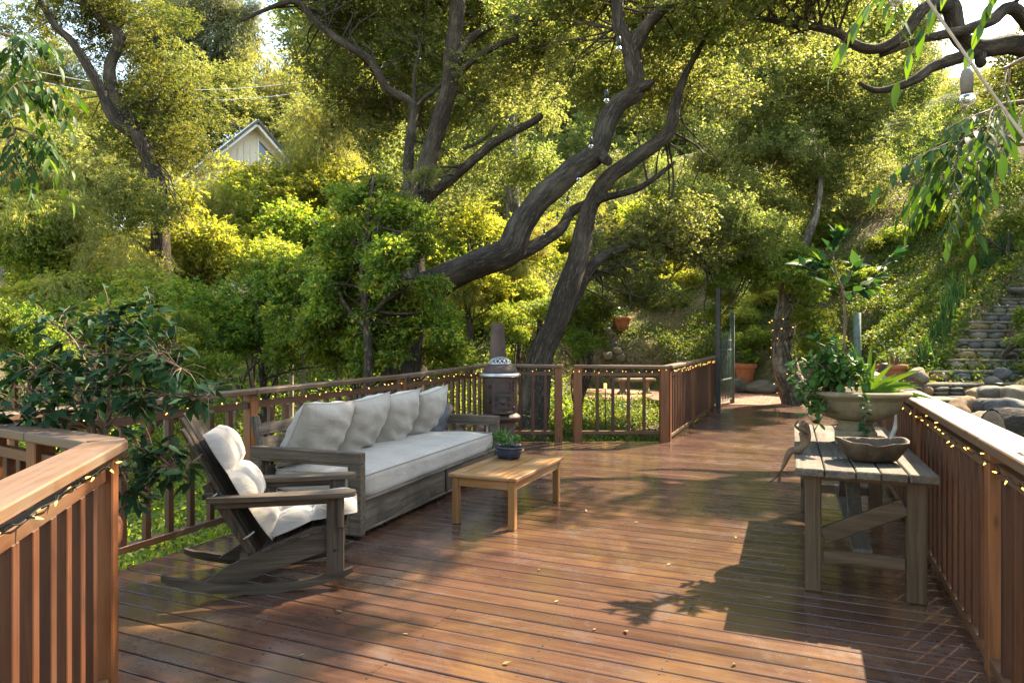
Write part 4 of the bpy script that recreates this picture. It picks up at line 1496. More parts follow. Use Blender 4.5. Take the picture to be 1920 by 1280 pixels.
strap = thing("strap_leaf_plant", "clump of long strap-shaped bright leaves rising from the urn", "plant", JB + cam_r * 0.10 + cam_f * -0.02)
for i in range(22):
    an = r_.uniform(-0.5, 1.15) if i < 13 else r_.uniform(1.2, 2.4)
    Ls = r_.uniform(0.28, 0.50)
    lean = math.sin(an)
    dv = cam_r * lean + cam_f * r_.uniform(-0.35, 0.35) + Vector((0, 0, max(0.15, math.cos(an))))
    dv.normalize()
    V, F = [], []
    side = dv.cross(Vector((0, 0, 1)).cross(dv)).normalized()
    wv = dv.cross(cam_f).normalized()
    for k_ in range(9):
        f = k_ / 8
        c = dv * Ls * f + Vector((0, 0, -0.10 * Ls * f * f * (0.5 + abs(lean) * 2)))
        w = 0.0145 * (0.6 + 0.8 * math.sin(math.pi * min(1, f * 0.75 + 0.2))) * (1 - f ** 4)
        V += [tuple(c - wv * w + cam_f * 0.006), tuple(c), tuple(c + wv * w + cam_f * 0.006)]
    for k_ in range(8):
        for q in range(2):
            F.append([k_ * 3 + q, (k_ + 1) * 3 + q, (k_ + 1) * 3 + q + 1, k_ * 3 + q + 1])
    MB().add(V, F).build("leaf", "strap_leaf", strap, True, (r_.uniform(-0.03, 0.03), r_.uniform(-0.03, 0.03), 0))

SB = JB + cam_r * 0.0 + cam_f * 0.04
sap = thing("young_tree", "slender young tree with large dark leaves growing out of the urn", "sapling", SB)
sleaf = leaf_mesh("leaf", "sapling_leaf", 1, 0.5, 6, 0.12, 0.15)
lleaf = leaf_mesh("leaf", "lime_leaf", 1, 0.55, 6, 0.12, 0.15)


def sp(u, v, dd=5.32):
    return P(u, v, dd) - SB


st = MB()
main, mr = catmull([sp(1577, 712), sp(1581, 660), sp(1584, 600), sp(1580, 545), sp(1570, 520), sp(1562, 480)], [0.013, 0.012, 0.011, 0.010, 0.008, 0.004], 4)
st.tube(main, mr, 7)
tips = []
for (pts) in ([(1580, 560), (1560, 535), (1530, 510), (1500, 495)], [(1580, 560), (1600, 545), (1640, 520), (1660, 490), (1680, 470)], [(1570, 520), (1548, 495), (1520, 490)],
              [(1580, 545), (1600, 510), (1612, 480)], [(1562, 480), (1568, 455), (1575, 440)], [(1575, 550), (1610, 545), (1640, 535)]):
    q = [sp(u, v, 5.32 + r_.uniform(-0.12, 0.12) * (i > 0)) for i, (u, v) in enumerate(pts)]
    q, rr = catmull(q, [0.006] + [0.004] * (len(q) - 2) + [0.0015], 3)
    st.tube(q, rr, 5)
    tips.append(q)
st.build("stem", "stem_brown", sap, True)
for q in tips:
    for k_ in range(15):
        f = 0.25 + 0.75 * k_ / 14
        p = q[min(len(q) - 1, int(f * (len(q) - 1)))]
        dv = (q[-1] - q[0]).normalized() + Vector((r_.uniform(-1, 1), r_.uniform(-1, 1), r_.uniform(-0.8, 0.5)))
        place_leaf(lleaf if r_.random() < 0.14 else sleaf, sap, p, dv, r_.uniform(0.09, 0.15), r_)
ivy = thing("trailing_ivy", "ivy strand trailing down the front of the stone urn", "ivy", JB + cam_f * -0.33 + cam_r * -0.14)
il = leaf_mesh("leaf", "ivy_leaf", 1, 0.85, 4, 0.08, 0.12)
pts = [(0, 0, 0.02), tuple(cam_f * -0.06 + Vector((0, 0, 0.01))), tuple(cam_f * -0.085 + Vector((0, 0, -0.10))), tuple(cam_f * -0.07 + Vector((0, 0, -0.20))), tuple(cam_f * -0.05 + Vector((0, 0, -0.27)))]
q, rr = catmull(pts, [0.003] * 5, 4)
MB().tube(q, rr, 5).build("stem", "stem_brown", ivy, True)
for p in q[2:]:
    for s in (-1, 1):
        place_leaf(il, ivy, p, cam_r * s + cam_f * -0.4 + Vector((0, 0, r_.uniform(-0.5, 0.2))), r_.uniform(0.035, 0.055), r_)

stick = MB().tube(*catmull([on_table(0.26, -0.10, 0.0), on_table(0.262, -0.1, 0.07), on_table(0.285, -0.09, 0.15), on_table(0.288, -0.09, 0.235)], [0.022, 0.02, 0.014, 0.008], 4), 8).build("driftwood_stick", "driftwood", None, True)
tag(stick, "bleached upright piece of driftwood between the urn and the railing", "driftwood")
pb = stone_mesh("rose_stone", "brick_red", 4, 4)
o = link("garden_stone", pb, None, on_table(0.16, -0.12, 0.04), (0, 0, 0.4), (0.13, 0.11, 0.09))
tag(o, "small reddish stone lying behind the carved bowl on the plank table", "stone")

# ------------------------------------------------------------------ mermaid figurine sitting on the table edge
MF = on_table(-0.335, -0.62)
merm = thing("mermaid_figurine", "small bronze-brown mermaid figurine sitting on the table edge, tail hanging down", "figurine", MF, TH)
# local x to the viewer's right, z up; she faces the viewer's left


def skin(name, verts, edges, rads, mat, parent, root=0, sub=2):
    me_ = bpy.data.meshes.new(name)
    me_.from_pydata(verts, edges, [])
    o_ = link(name, me_, parent)
    md = o_.modifiers.new("skin", "SKIN")
    md.use_smooth_shade = True
    for i_, r0 in enumerate(rads):
        sv = me_.skin_vertices[0].data[i_]
        sv.radius = (r0, r0) if isinstance(r0, (int, float)) else r0
        sv.use_root = i_ == root
    s_ = o_.modifiers.new("sub", "SUBSURF")
    s_.levels = sub
    s_.render_levels = sub
    me_.materials.append(MATS[mat])
    return o_


mv = [(0.02, 0, 0.028), (0.022, 0, 0.075), (0.014, 0, 0.115), (0.016, 0, 0.150), (0.010, 0, 0.172), (0.008, 0, 0.196), (0.006, 0, 0.216),
      (-0.03, 0, 0.026), (-0.075, 0, 0.020), (-0.095, 0, -0.02), (-0.118, 0, -0.075), (-0.140, 0, -0.12),
      (0.012, -0.034, 0.150), (-0.032, -0.040, 0.180), (-0.012, -0.028, 0.224), (0.016, -0.008, 0.222),
      (0.012, 0.034, 0.150), (-0.030, 0.040, 0.184), (-0.008, 0.028, 0.226), (-0.006, -0.017, 0.138), (-0.006, 0.017, 0.138)]
me_e = [(0, 1), (1, 2), (2, 3), (3, 4), (4, 5), (5, 6), (0, 7), (7, 8), (8, 9), (9, 10), (10, 11), (3, 12), (12, 13), (13, 14), (14, 15), (3, 16), (16, 17), (17, 18), (2, 19), (2, 20)]
mr_ = [0.034, 0.026, 0.022, 0.026, 0.010, 0.019, 0.016, 0.030, 0.024, 0.020, 0.014, 0.008, 0.012, 0.009, 0.008, 0.008, 0.012, 0.009, 0.008, 0.012, 0.012]
skin("body", mv, me_e, mr_, "bronze_clay", merm)
hv = [(0.016, 0, 0.214), (0.034, 0, 0.19), (0.042, 0, 0.15), (0.046, 0, 0.105), (0.044, 0, 0.065)]
skin("hair", hv, [(0, 1), (1, 2), (2, 3), (3, 4)], [0.017, 0.020, 0.021, 0.020, 0.012], "bronze_clay", merm)
for s in (-1, 1):
    poly = [(-0.138, -0.112), (-0.150 + 0.012 * s, -0.15), (-0.168 + 0.030 * s, -0.185), (-0.190 + 0.028 * s - (0.035 if s < 0 else 0), -0.205), (-0.160 + 0.004 * s, -0.158), (-0.146, -0.13)]
    Mx = Matrix.Translation((0, 0.004 * s, 0)) @ Matrix.Rotation(math.radians(90), 4, "X")
    MB().prism(poly, -0.004, 0.004, Mx).build("tail_fin", "bronze_clay", merm)

# ------------------------------------------------------------------ foliage masses (shared by many trees)
def crown_mesh(name, mat, n, seed, llen, lwid, clumps=420, sig=0.02, droop=0.0, lobes=11, per=13, tw=(0.10, 0.24), flat=0.85):
    """sprays of leaves along many short twigs, spread over uneven boughs"""
    g = np.random.default_rng(seed)
    lc = norm_rows(g.normal(size=(lobes, 3))) * (g.random((lobes, 1)) ** 0.5) * 0.80
    lc[:, 2] *= flat
    lr = g.uniform(0.14, 0.46, lobes)
    m = n // per
    wgt = lr ** 2 / (lr ** 2).sum()
    li = g.choice(lobes, m, p=wgt)
    cl = g.integers(0, clumps, m)
    cd = norm_rows(g.normal(size=(clumps, 3)))
    dirs = norm_rows(cd[cl] + g.normal(size=(m, 3)) * 0.30)
    o = lc[li] + dirs * (lr[li] * g.random(m) ** 0.4)[:, None]
    tone = g.normal(0, 0.22, clumps)[cl] + g.normal(0, 0.08, m)
    td = norm_rows(dirs * 0.9 + g.normal(size=(m, 3)) * 0.6 - np.array([0, 0, droop * 0.6]))
    tl = g.uniform(tw[0], tw[1], m)
    ti = np.repeat(np.arange(m), per)
    k = len(ti)
    f = g.random(k)
    base = o[ti] + td[ti] * (tl[ti] * f)[:, None] + g.normal(size=(k, 3)) * sig
    base[:, 2] -= droop * 0.12 * f * f
    axis = td[ti] * 0.8 + norm_rows(g.normal(size=(k, 3))) * 0.8
    axis[:, 2] -= droop
    nrm = g.normal(size=(k, 3)) * 0.8
    nrm[:, 2] += 0.9
    L = llen * g.uniform(0.6, 1.25, k)
    Wd = lwid * g.uniform(0.7, 1.2, k)
    rnd = np.clip(g.random(k) * 0.7 + 0.15 + tone[ti], 0, 1)
    return leaf_cards(name, base, axis, nrm, L, Wd, rnd, mat)


PROTO = {
    "oak": [crown_mesh("crown", "oak_leaf", 9500, s, 0.052, 0.034, 120) for s in (1, 2, 12)],
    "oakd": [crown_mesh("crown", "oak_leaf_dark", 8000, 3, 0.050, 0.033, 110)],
    "gold": [crown_mesh("crown", "gold_leaf", 8500, s, 0.076, 0.046, 120, 0.02, 0.25) for s in (4, 5)],
    "green": [crown_mesh("crown", "green_leaf", 8500, s, 0.072, 0.043, 120, 0.02, 0.25) for s in (6, 7)],
    "pepper": [crown_mesh("crown", "pepper_leaf", 20000, 8, 0.075, 0.013, 140, 0.012, 1.2, tw=(0.2, 0.42), per=20)],
    "gum": [crown_mesh("crown", "gum_leaf", 13000, 9, 0.066, 0.019, 120, 0.02, 0.7)],
    "bush": [crown_mesh("crown", "green_leaf", 3400, 10, 0.15, 0.092, 90, 0.06, 0.15, tw=(0.16, 0.34), per=10)],
}
rt = random.Random(77)


SHAFTS = [(W(3.0, 9.8, 0), 1.9), (W(4.6, 13.4, 0), 1.2), (W(1.3, 4.2, 0), 0.6)]


def clear_sun(lobes):
    """openings in the canopy: boughs that stood in them sit further back"""
    out = []
    for (c, r0, kind) in lobes:
        x, y = to_cam(c)
        hit = False
        for (centre, rad) in SHAFTS:
            w = Vector(c) - centre
            t_ = w.dot(SUN_DIR)
            if t_ > 2.5 and (w - SUN_DIR * t_).length < rad + r0 * 0.75:
                hit = True
        if hit and y < 30 and kind != "green":
            if abs(x) > 0.8 * y or (c[2] - EYE) > 0.48 * y:
                continue
            y2 = 18.5 if y < 16 else y + 8
            k = y2 / y
            out.append((W(x * k, y2, EYE + (c[2] - EYE) * k), r0 * k, kind))
        else:
            out.append((c, r0, kind))
    return out


def tree(name, label, cat, base, limbs, lobes, bark="oak_bark", group=None, twigs=3, n=10, knob=0.10, dead=0):
    """limbs: lists of (point, radius); lobes: (point, radius, kind)"""
    base = Vector(base)
    if cat == "tree":
        lobes = clear_sun(lobes)
    th = thing(name, label, cat, base, 0, group)
    lm = []
    ends = []
    for lim in limbs:
        pts, rr = catmull([Vector(p) for p, _ in lim], [r0 for _, r0 in lim], 5)
        lm.append((pts, rr))
        ends += list(zip(pts, rr))
    if lm:
        link("trunk", limb_mesh("trunk", lm, bark, n, knob, base), th)
    br = []
    for (c, r0, kind) in lobes:
        c = Vector(c)
        if ends and twigs:
            near = sorted(ends, key=lambda e: (e[0] - c).length)[:16]
            for k_ in range(twigs):
                s0, sr = rt.choice(near)
                e = c + Vector((rt.uniform(-1, 1), rt.uniform(-1, 1), rt.uniform(-0.8, 0.8))) * r0 * 0.75
                if (e - s0).length > 3.4:
                    continue
                m1 = s0.lerp(e, 0.4) + Vector((rt.uniform(-1, 1), rt.uniform(-1, 1), rt.uniform(-0.2, 1))) * 0.13 * (e - s0).length
                m2 = s0.lerp(e, 0.75) + Vector((rt.uniform(-1, 1), rt.uniform(-1, 1), rt.uniform(-0.5, 1))) * 0.12 * (e - s0).length
                w = min(sr * 0.5, 0.026)
                br.append(catmull([s0, m1, m2, e], [w, w * 0.7, w * 0.45, 0.006], 4))
        R = (rt.uniform(-0.35, 0.35), rt.uniform(-0.35, 0.35), rt.uniform(0, 6.28))
        link("crown", rt.choice(PROTO[kind]), th, c - base, R, (r0 * rt.uniform(0.85, 1.35), r0 * rt.uniform(0.85, 1.35), r0 * rt.uniform(0.7, 1.05)))
    if br:
        link("branches", limb_mesh("branches", br, "twig_bark", 6, 0.08, base), th)
    return th


LOBE = 1.52


def PL(lst, d=None):
    """picture-space limb list -> points; entries (u, v, depth, radius)"""
    return [(P(u, v, dd), r0) for (u, v, dd, r0) in lst]


def LB_(lst, kind, jit=0.6):
    """(u, v, radius in picture px, depth) -> lobes"""
    out = []
    for (u, v, rp, dd) in lst:
        d2 = dd + rt.uniform(-jit, jit)
        kk = kind
        if kind == "gold":
            kk = rt.choice(("gold", "gold", "gold", "green", "pepper"))
        elif kind == "oak" and d2 > 30:
            kk = rt.choice(("oak", "oak", "oak", "pepper"))
        out.append((P(u, v, d2), LOBE * rp * d2 / FPX, kk))
    return out


def rooted(u, d, top_v, r0, lean=0.0):
    """a plain trunk from the ground below picture column u at depth d up to row top_v"""
    x = (u - 960) * d / FPX
    g = float(ground(x, d))
    top = P(u, top_v, d)
    b = W(x + lean, d, g - 0.3)
    return b, [(b, r0 * 1.25), (b.lerp(top, 0.35) + Vector((rt.uniform(-.2, .2), rt.uniform(-.2, .2), 0)), r0), (b.lerp(top, 0.7) + Vector((rt.uniform(-.3, .3), rt.uniform(-.3, .3), 0)), r0 * 0.75), (top, r0 * 0.4)]


def bg_tree(name, label, u, d, lobes, kind, r0=0.16, bark="oak_bark", group=None, twigs=2, cat="tree"):
    top_v = min(l[1] for l in lobes) + 40
    b, tr_ = rooted(u, d, top_v, r0)
    return tree(name, label, cat, b, [tr_], LB_(lobes, kind, d * 0.035), bark, group, twigs)


# ------------------------------------------------------------------ the big oaks
# leaning oak whose limb sweeps across, with its base behind the shrub
b1 = on_ground((735 - 960) * 12.6 / FPX, 12.6, -0.3)
oak_sweep = tree("oak_tree", "dark leaning oak limb sweeping up across the garden above the stove", "tree", b1,
                 [[(b1, 0.42)] + PL([(770, 590, 12.5, 0.299), (830, 525, 12.3, 0.273), (905, 492, 12.1, 0.251), (955, 470, 12.0, 0.246), (975, 425, 12.0, 0.229), (1010, 378, 12.1, 0.220),
                       (1075, 318, 12.3, 0.211), (1120, 285, 12.5, 0.202), (1135, 235, 12.7, 0.185), (1160, 195, 12.9, 0.176), (1192, 170, 13.0, 0.176), (1186, 110, 13.2, 0.167), (1172, 70, 13.3, 0.150),
                       (1158, 35, 13.4, 0.123), (1158, -60, 13.6, 0.097), (1140, -160, 13.8, 0.044)]),
                  PL([(945, 485, 12.05, 0.150), (1000, 462, 12.3, 0.123), (1050, 430, 12.8, 0.106), (1075, 395, 13.4, 0.097), (1130, 372, 14.2, 0.088), (1200, 352, 15, 0.070), (1265, 305, 16, 0.044)]),
                  PL([(1180, 110, 13.2, 0.141), (1205, 60, 13.2, 0.132), (1240, 22, 13.2, 0.114), (1290, 0, 13.2, 0.097), (1360, -40, 13.2, 0.053)]),
                  PL([(1188, 172, 13.0, 0.114), (1216, 158, 12.8, 0.088), (1226, 150, 12.7, 0.018)]),
                  PL([(1122, 285, 12.5, 0.132), (1138, 300, 12.2, 0.088), (1140, 302, 12.15, 0.084)])],
                 LB_([(1050, 40, 80, 15.0), (1150, -20, 90, 14.5), (1240, 60, 85, 15.0), (980, 120, 75, 16), (1080, 150, 75, 16.0), (1260, 160, 80, 16), (1330, 30, 90, 14.5), (1180, 100, 60, 17)], "oak"), twigs=5)
b2 = on_ground((985 - 960) * 12.2 / FPX, 12.2, -0.3)
tree("oak_tree", "grey oak trunk slanting up just behind the deck gate railing", "tree", b2,
     [[(b2, 0.36)] + PL([(1012, 680, 12.3, 0.238), (1040, 610, 12.4, 0.220), (1062, 545, 12.5, 0.211), (1085, 480, 12.6, 0.202), (1095, 430, 12.6, 0.176), (1108, 385, 12.6, 0.163), (1140, 335, 12.7, 0.154), (1190, 298, 12.9, 0.145),
                         (1240, 262, 13.0, 0.136), (1260, 232, 13.1, 0.123), (1268, 190, 13.3, 0.097), (1290, 130, 13.6, 0.070), (1330, 60, 14, 0.044)]),
      PL([(1030, 640, 12.5, 0.158), (1075, 560, 12.8, 0.141), (1105, 505, 13.1, 0.123), (1150, 470, 13.6, 0.097), (1230, 455, 14.2, 0.079), (1320, 490, 15, 0.053)]),
      PL([(1108, 385, 12.6, 0.088), (1130, 372, 12.4, 0.066), (1136, 368, 12.3, 0.062)])],
     LB_([(1180, 480, 62, 14.0), (1240, 430, 66, 14.2), (1310, 450, 62, 14.6), (1215, 545, 46, 14.6), (1340, 400, 60, 15.5), (1390, 450, 50, 15.2), (1160, 560, 34, 14.4), (1290, 370, 55, 16)], "oak"), twigs=5)
b3 = on_ground((770 - 960) * 16.0 / FPX, 16.0, -0.3)
tree("oak_tree", "upright furrowed oak trunk forking high above the gold-leaved shrubs", "tree", b3,
     [[(b3, 0.45)] + PL([(775, 470, 16, 0.262), (790, 375, 16, 0.248), (800, 310, 16, 0.228), (822, 235, 16, 0.213), (842, 165, 16, 0.207), (848, 100, 16, 0.200), (855, 40, 16, 0.193), (860, -40, 16, 0.172), (850, -160, 16, 0.097)]),
      PL([(846, 150, 16, 0.117), (872, 85, 15.9, 0.103), (920, 50, 15.8, 0.090), (960, 36, 15.7, 0.082), (1005, 38, 15.6, 0.069), (985, 70, 15.6, 0.041)]),
      PL([(842, 160, 16, 0.090), (890, 110, 15.7, 0.076), (940, 82, 15.5, 0.069), (970, 72, 15.4, 0.055), (965, 50, 15.4, 0.041), (1000, 10, 15.4, 0.034)]),
      PL([(768, 400, 16.3, 0.151), (766, 300, 16.3, 0.131), (775, 215, 16.3, 0.117), (768, 190, 16.3, 0.103), (725, 165, 16.2, 0.100), (695, 115, 16.1, 0.097), (650, 85, 16, 0.090), (590, 40, 15.9, 0.076), (560, 5, 15.8, 0.069), (520, 10, 15.8, 0.055), (450, 40, 15.8, 0.034)]),
      PL([(775, 205, 16.3, 0.055), (778, 130, 16.2, 0.041), (788, 95, 16.2, 0.034), (782, 72, 16.2, 0.028)]),
      PL([(778, 200, 16.3, 0.062), (820, 165, 16.3, 0.048), (850, 140, 16.3, 0.034)]),
      PL([(790, 380, 16.0, 0.138), (870, 315, 15.6, 0.110), (930, 265, 15.4, 0.103), (1000, 228, 15.2, 0.090), (1015, 215, 15.2, 0.069)]),
      PL([(868, 280, 15.8, 0.048), (905, 262, 15.8, 0.034), (930, 235, 15.8, 0.021)])],
     LB_([(640, 40, 80, 18), (720, 50, 80, 18.2), (800, 30, 75, 18.5), (690, 140, 70, 18), (620, 130, 55, 18.4), (750, 110, 66, 18.0), (910, 20, 75, 18.2), (930, 130, 75, 19), (730, 230, 60, 18.5), (880, 210, 70, 19),
          (950, 320, 60, 19), (600, -20, 80, 17), (700, -40, 90, 17), (820, -40, 90, 17.5), (960, -30, 90, 17), (850, 330, 60, 19), (680, 210, 50, 19), (795, 330, 20, 14.6), (765, 380, 26, 14.6)], "oak"), twigs=5)
b4 = on_ground((310 - 960) * 17.5 / FPX, 17.5, -0.3)
tree("oak_tree", "dark crooked double-limbed oak above the gold-leaved shrubs", "tree", b4,
     [[(b4, 0.36)] + PL([(300, 420, 17.5, 0.216), (290, 325, 17.5, 0.187), (262, 262, 17.5, 0.166), (215, 225, 17.4, 0.144), (190, 170, 17.3, 0.130), (165, 125, 17.2, 0.115), (135, 78, 17.1, 0.101), (105, 50, 17.0, 0.086), (75, 0, 17, 0.065)]),
      PL([(285, 300, 17.5, 0.158), (225, 200, 17.9, 0.144), (205, 130, 17.9, 0.144), (225, 70, 17.8, 0.137), (190, 35, 17.7, 0.130), (150, 0, 17.6, 0.108), (100, -60, 17.5, 0.065)]),
      PL([(245, 195, 17.8, 0.043), (290, 188, 17.6, 0.029), (300, 170, 17.5, 0.014)])],
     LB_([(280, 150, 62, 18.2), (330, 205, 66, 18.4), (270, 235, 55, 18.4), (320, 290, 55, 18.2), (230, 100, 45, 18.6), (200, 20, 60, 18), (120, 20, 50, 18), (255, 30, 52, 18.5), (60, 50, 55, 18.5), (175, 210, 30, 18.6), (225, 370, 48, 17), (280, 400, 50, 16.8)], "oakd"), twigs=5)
SHADE_BOUGHS = [(4.3, 9.0, 8.1, 1.2), (4.9, 11.4, 8.3, 1.4), (4.1, 12.2, 8.6, 1.3), (5.4, 10.4, 8.5, 1.2), (3.6, 10.2, 8.7, 1.1), (10.2, 12.4, 9.6, 1.4), (11.4, 10.2, 8.6, 1.4)]  # boughs added beyond the view to throw dappled shade on daybed, chair and deck
BANK_SHADE = [(14.5, 16.5, 9.0, 1.8), (15.5, 18.5, 9.5, 1.8), (13.6, 14.8, 8.6, 1.6), (16.5, 20.5, 10.0, 1.9), (15.0, 14.2, 8.4, 1.6), (17.5, 22.0, 10.5, 2.0), (13.0, 12.6, 8.0, 1.4)]  # crown of an added oak, out of view, that shades the steps


# oak on the bank above the stone steps, reaching in
b5 = on_ground(11.6, 12.2, -0.4)
tree("oak_tree", "oak reaching down from the bank above the stone steps, limbs bare against the sky", "tree", b5,
     [[(b5, 0.36)] + PL([(2080, 300, 12.4, 0.30), (1990, 130, 12.4, 0.26), (1910, 85, 12.3, 0.17), (1840, 90, 12.2, 0.16), (1800, 70, 12.1, 0.14), (1785, 20, 12.1, 0.15), (1775, -40, 12.2, 0.12), (1790, -160, 12.4, 0.07)]),
      PL([(1840, 92, 12.2, 0.12), (1800, 108, 12.1, 0.11), (1750, 125, 12.0, 0.10), (1715, 150, 11.9, 0.085), (1675, 165, 11.9, 0.06), (1640, 170, 11.9, 0.05), (1610, 155, 11.9, 0.03)]),
      PL([(1990, 130, 12.4, 0.14), (1905, 20, 12.0, 0.11), (1860, 38, 11.9, 0.10), (1815, 55, 11.8, 0.095), (1770, 65, 11.8, 0.085), (1710, 80, 11.8, 0.06), (1650, 105, 11.9, 0.04)]),
      PL([(1785, 15, 12.1, 0.12), (1735, 15, 11.9, 0.11), (1700, 60, 11.8, 0.095), (1655, 90, 11.8, 0.09), (1610, 88, 11.8, 0.08), (1570, 62, 11.9, 0.07), (1520, 50, 12, 0.06), (1455, 40, 12.2, 0.05), (1400, 30, 12.5, 0.035)]),
      PL([(1840, 95, 12.2, 0.10), (1838, 115, 12.1, 0.085), (1842, 120, 12.05, 0.08)])],
     LB_([(1560, 150, 70, 13.2), (1480, 90, 70, 13.6), (1620, 230, 66, 13.4), (1690, 205, 50, 13.2), (1540, 250, 66, 14), (1450, 190, 70, 14.2), (1650, 20, 60, 13), (1560, 20, 60, 13.6), (1420, 20, 70, 14),
          (1400, 280, 66, 14.6), (1480, 330, 60, 14.6), (1560, 330, 50, 14.8), (1700, 120, 40, 13.4), (1500, 390, 44, 17), (1420, 385, 44, 17), (1590, 390, 38, 17), (1340, 330, 50, 17.5), (1650, 350, 40, 17), (1460, 270, 55, 17.5), (1600, 290, 50, 17), (1760, 30, 36, 13.2), (1600, -50, 90, 12.4), (1720, -70, 90, 12.4), (1450, -60, 100, 13)], "oak") + [(W(x, y, z), r0, "oak") for (x, y, z, r0) in SHADE_BOUGHS], twigs=3)
b7 = on_ground(16.5, 17.0, -0.4)
tree("oak_tree", "unseen oak added high on the bank to shade the stone steps", "tree", b7,
     [[(b7, 0.3), (W(16.2, 17, 6), 0.24), (W(15.5, 17.2, 8), 0.18), (W(15, 17, 9.4), 0.08)], [(W(16.2, 17, 6), 0.15), (W(14.8, 15.5, 7.8), 0.1), (W(13.4, 13.6, 8.2), 0.05)], [(W(16.2, 17, 6), 0.15), (W(16.8, 19.5, 8.6), 0.1), (W(17.4, 21.6, 10), 0.05)]],
     [(W(x, y, z), r0, "oakd") for (x, y, z, r0) in BANK_SHADE], twigs=2)
# trunk wound with lights at the end of the walk, carrying the leafy arch
b6 = on_ground((1500 - 960) * 16.6 / FPX, 16.6, -0.2)
arch = tree("oak_tree", "pale leaning trunk beside the brick patio, wound with tiny lights", "tree", b6,
            [[(b6, 0.36)] + PL([(1488, 735, 16.5, 0.33), (1473, 690, 16.5, 0.30), (1468, 640, 16.5, 0.27), (1473, 590, 16.5, 0.25), (1478, 545, 16.4, 0.22), (1462, 510, 16.2, 0.18), (1420, 490, 16, 0.15), (1370, 488, 15.8, 0.13), (1330, 500, 15.7, 0.10), (1300, 480, 15.6, 0.07)]),
             PL([(1478, 545, 16.4, 0.15), (1500, 480, 16.6, 0.12), (1530, 400, 16.9, 0.09), (1540, 330, 17.2, 0.05)])],
            LB_([(1350, 505, 26, 15.7), (1385, 490, 32, 15.8), (1430, 492, 34, 15.8), (1465, 510, 34, 15.6), (1505, 545, 36, 15.6), (1530, 590, 34, 15.4), (1545, 640, 30, 15.2), (1515, 640, 24, 15.4), (1490, 470, 38, 16.2), (1530, 500, 36, 16.2), (1420, 540, 14, 15.6), (1345, 545, 16, 15.7), (1330, 590, 16, 15.7), (1368, 560, 14, 15.9)], "green", 0.2), "pale_bark", None, 3)
r_ = random.Random(31)
fairy = thing("fairy_light_string", "tiny lights wound round the pale leaning trunk", "string lights", b6, 0, "mini lights strung along the deck railings")
pts = []
for i in range(120):
    f = i / 119
    v = 745 - f * 150
    c = P(1490 - 22 * math.sin(min(1, f * 1.2) * 1.5), v, 16.5)
    rad = 0.37 - 0.1 * f
    a = f * 9 * 2 * math.pi
    pts.append(c + Vector((math.cos(a), math.sin(a), 0)) * rad - b6)
MB().tube(pts, 0.006, 5).build("wire", "cord_dark", fairy, True)
for i in range(0, 120, 2):
    so = link("socket", LIGHT_SOCKET, fairy, pts[i], (0, 0, r_.uniform(0, 6)), 1.6)
    link("bulb", LIGHT_BULB, so)

# ------------------------------------------------------------------ trees and shrubs behind
G_T = "trees on the hillside behind the deck"
G_Y = "gold-leaved shrubs below the house"
G_S = "green shrubs beside the deck"
LAB = {}
bg_tree("gum_tree", "tall grey-green gum tree standing against the sky above the house", 360, 46,
        [(330, 20, 75, 46), (410, 10, 70, 46), (445, 70, 48, 45), (370, 90, 70, 46), (290, 70, 60, 46), (310, 130, 55, 45), (420, 120, 55, 45), (470, 20, 30, 45)], "gum", 0.4, "pale_bark")
bg_tree("pepper_tree", "pale weeping pepper tree standing behind the roof gable", 560, 43,
        [(548, 160, 58, 43), (600, 185, 60, 43), (500, 205, 55, 42), (560, 235, 60, 42), (460, 190, 50, 42), (625, 130, 40, 43), (630, 240, 55, 41)], "pepper", 0.35)
bg_tree("pepper_tree", "pale weeping pepper tree glimpsed behind the crooked double oak", 120, 42,
        [(120, 140, 50, 42), (70, 180, 60, 42), (140, 210, 55, 41), (30, 140, 50, 42), (30, 230, 60, 41), (170, 160, 35, 42)], "pepper", 0.3)
bg_tree("pepper_tree", "pale weeping pepper tree on the hilltop beyond the stone steps", 1830, 40,
        [(1790, 170, 45, 40), (1840, 210, 60, 40), (1900, 180, 60, 40), (1780, 250, 60, 39), (1880, 270, 60, 39), (1930, 240, 60, 40), (1850, 150, 35, 40)], "pepper", 0.3)
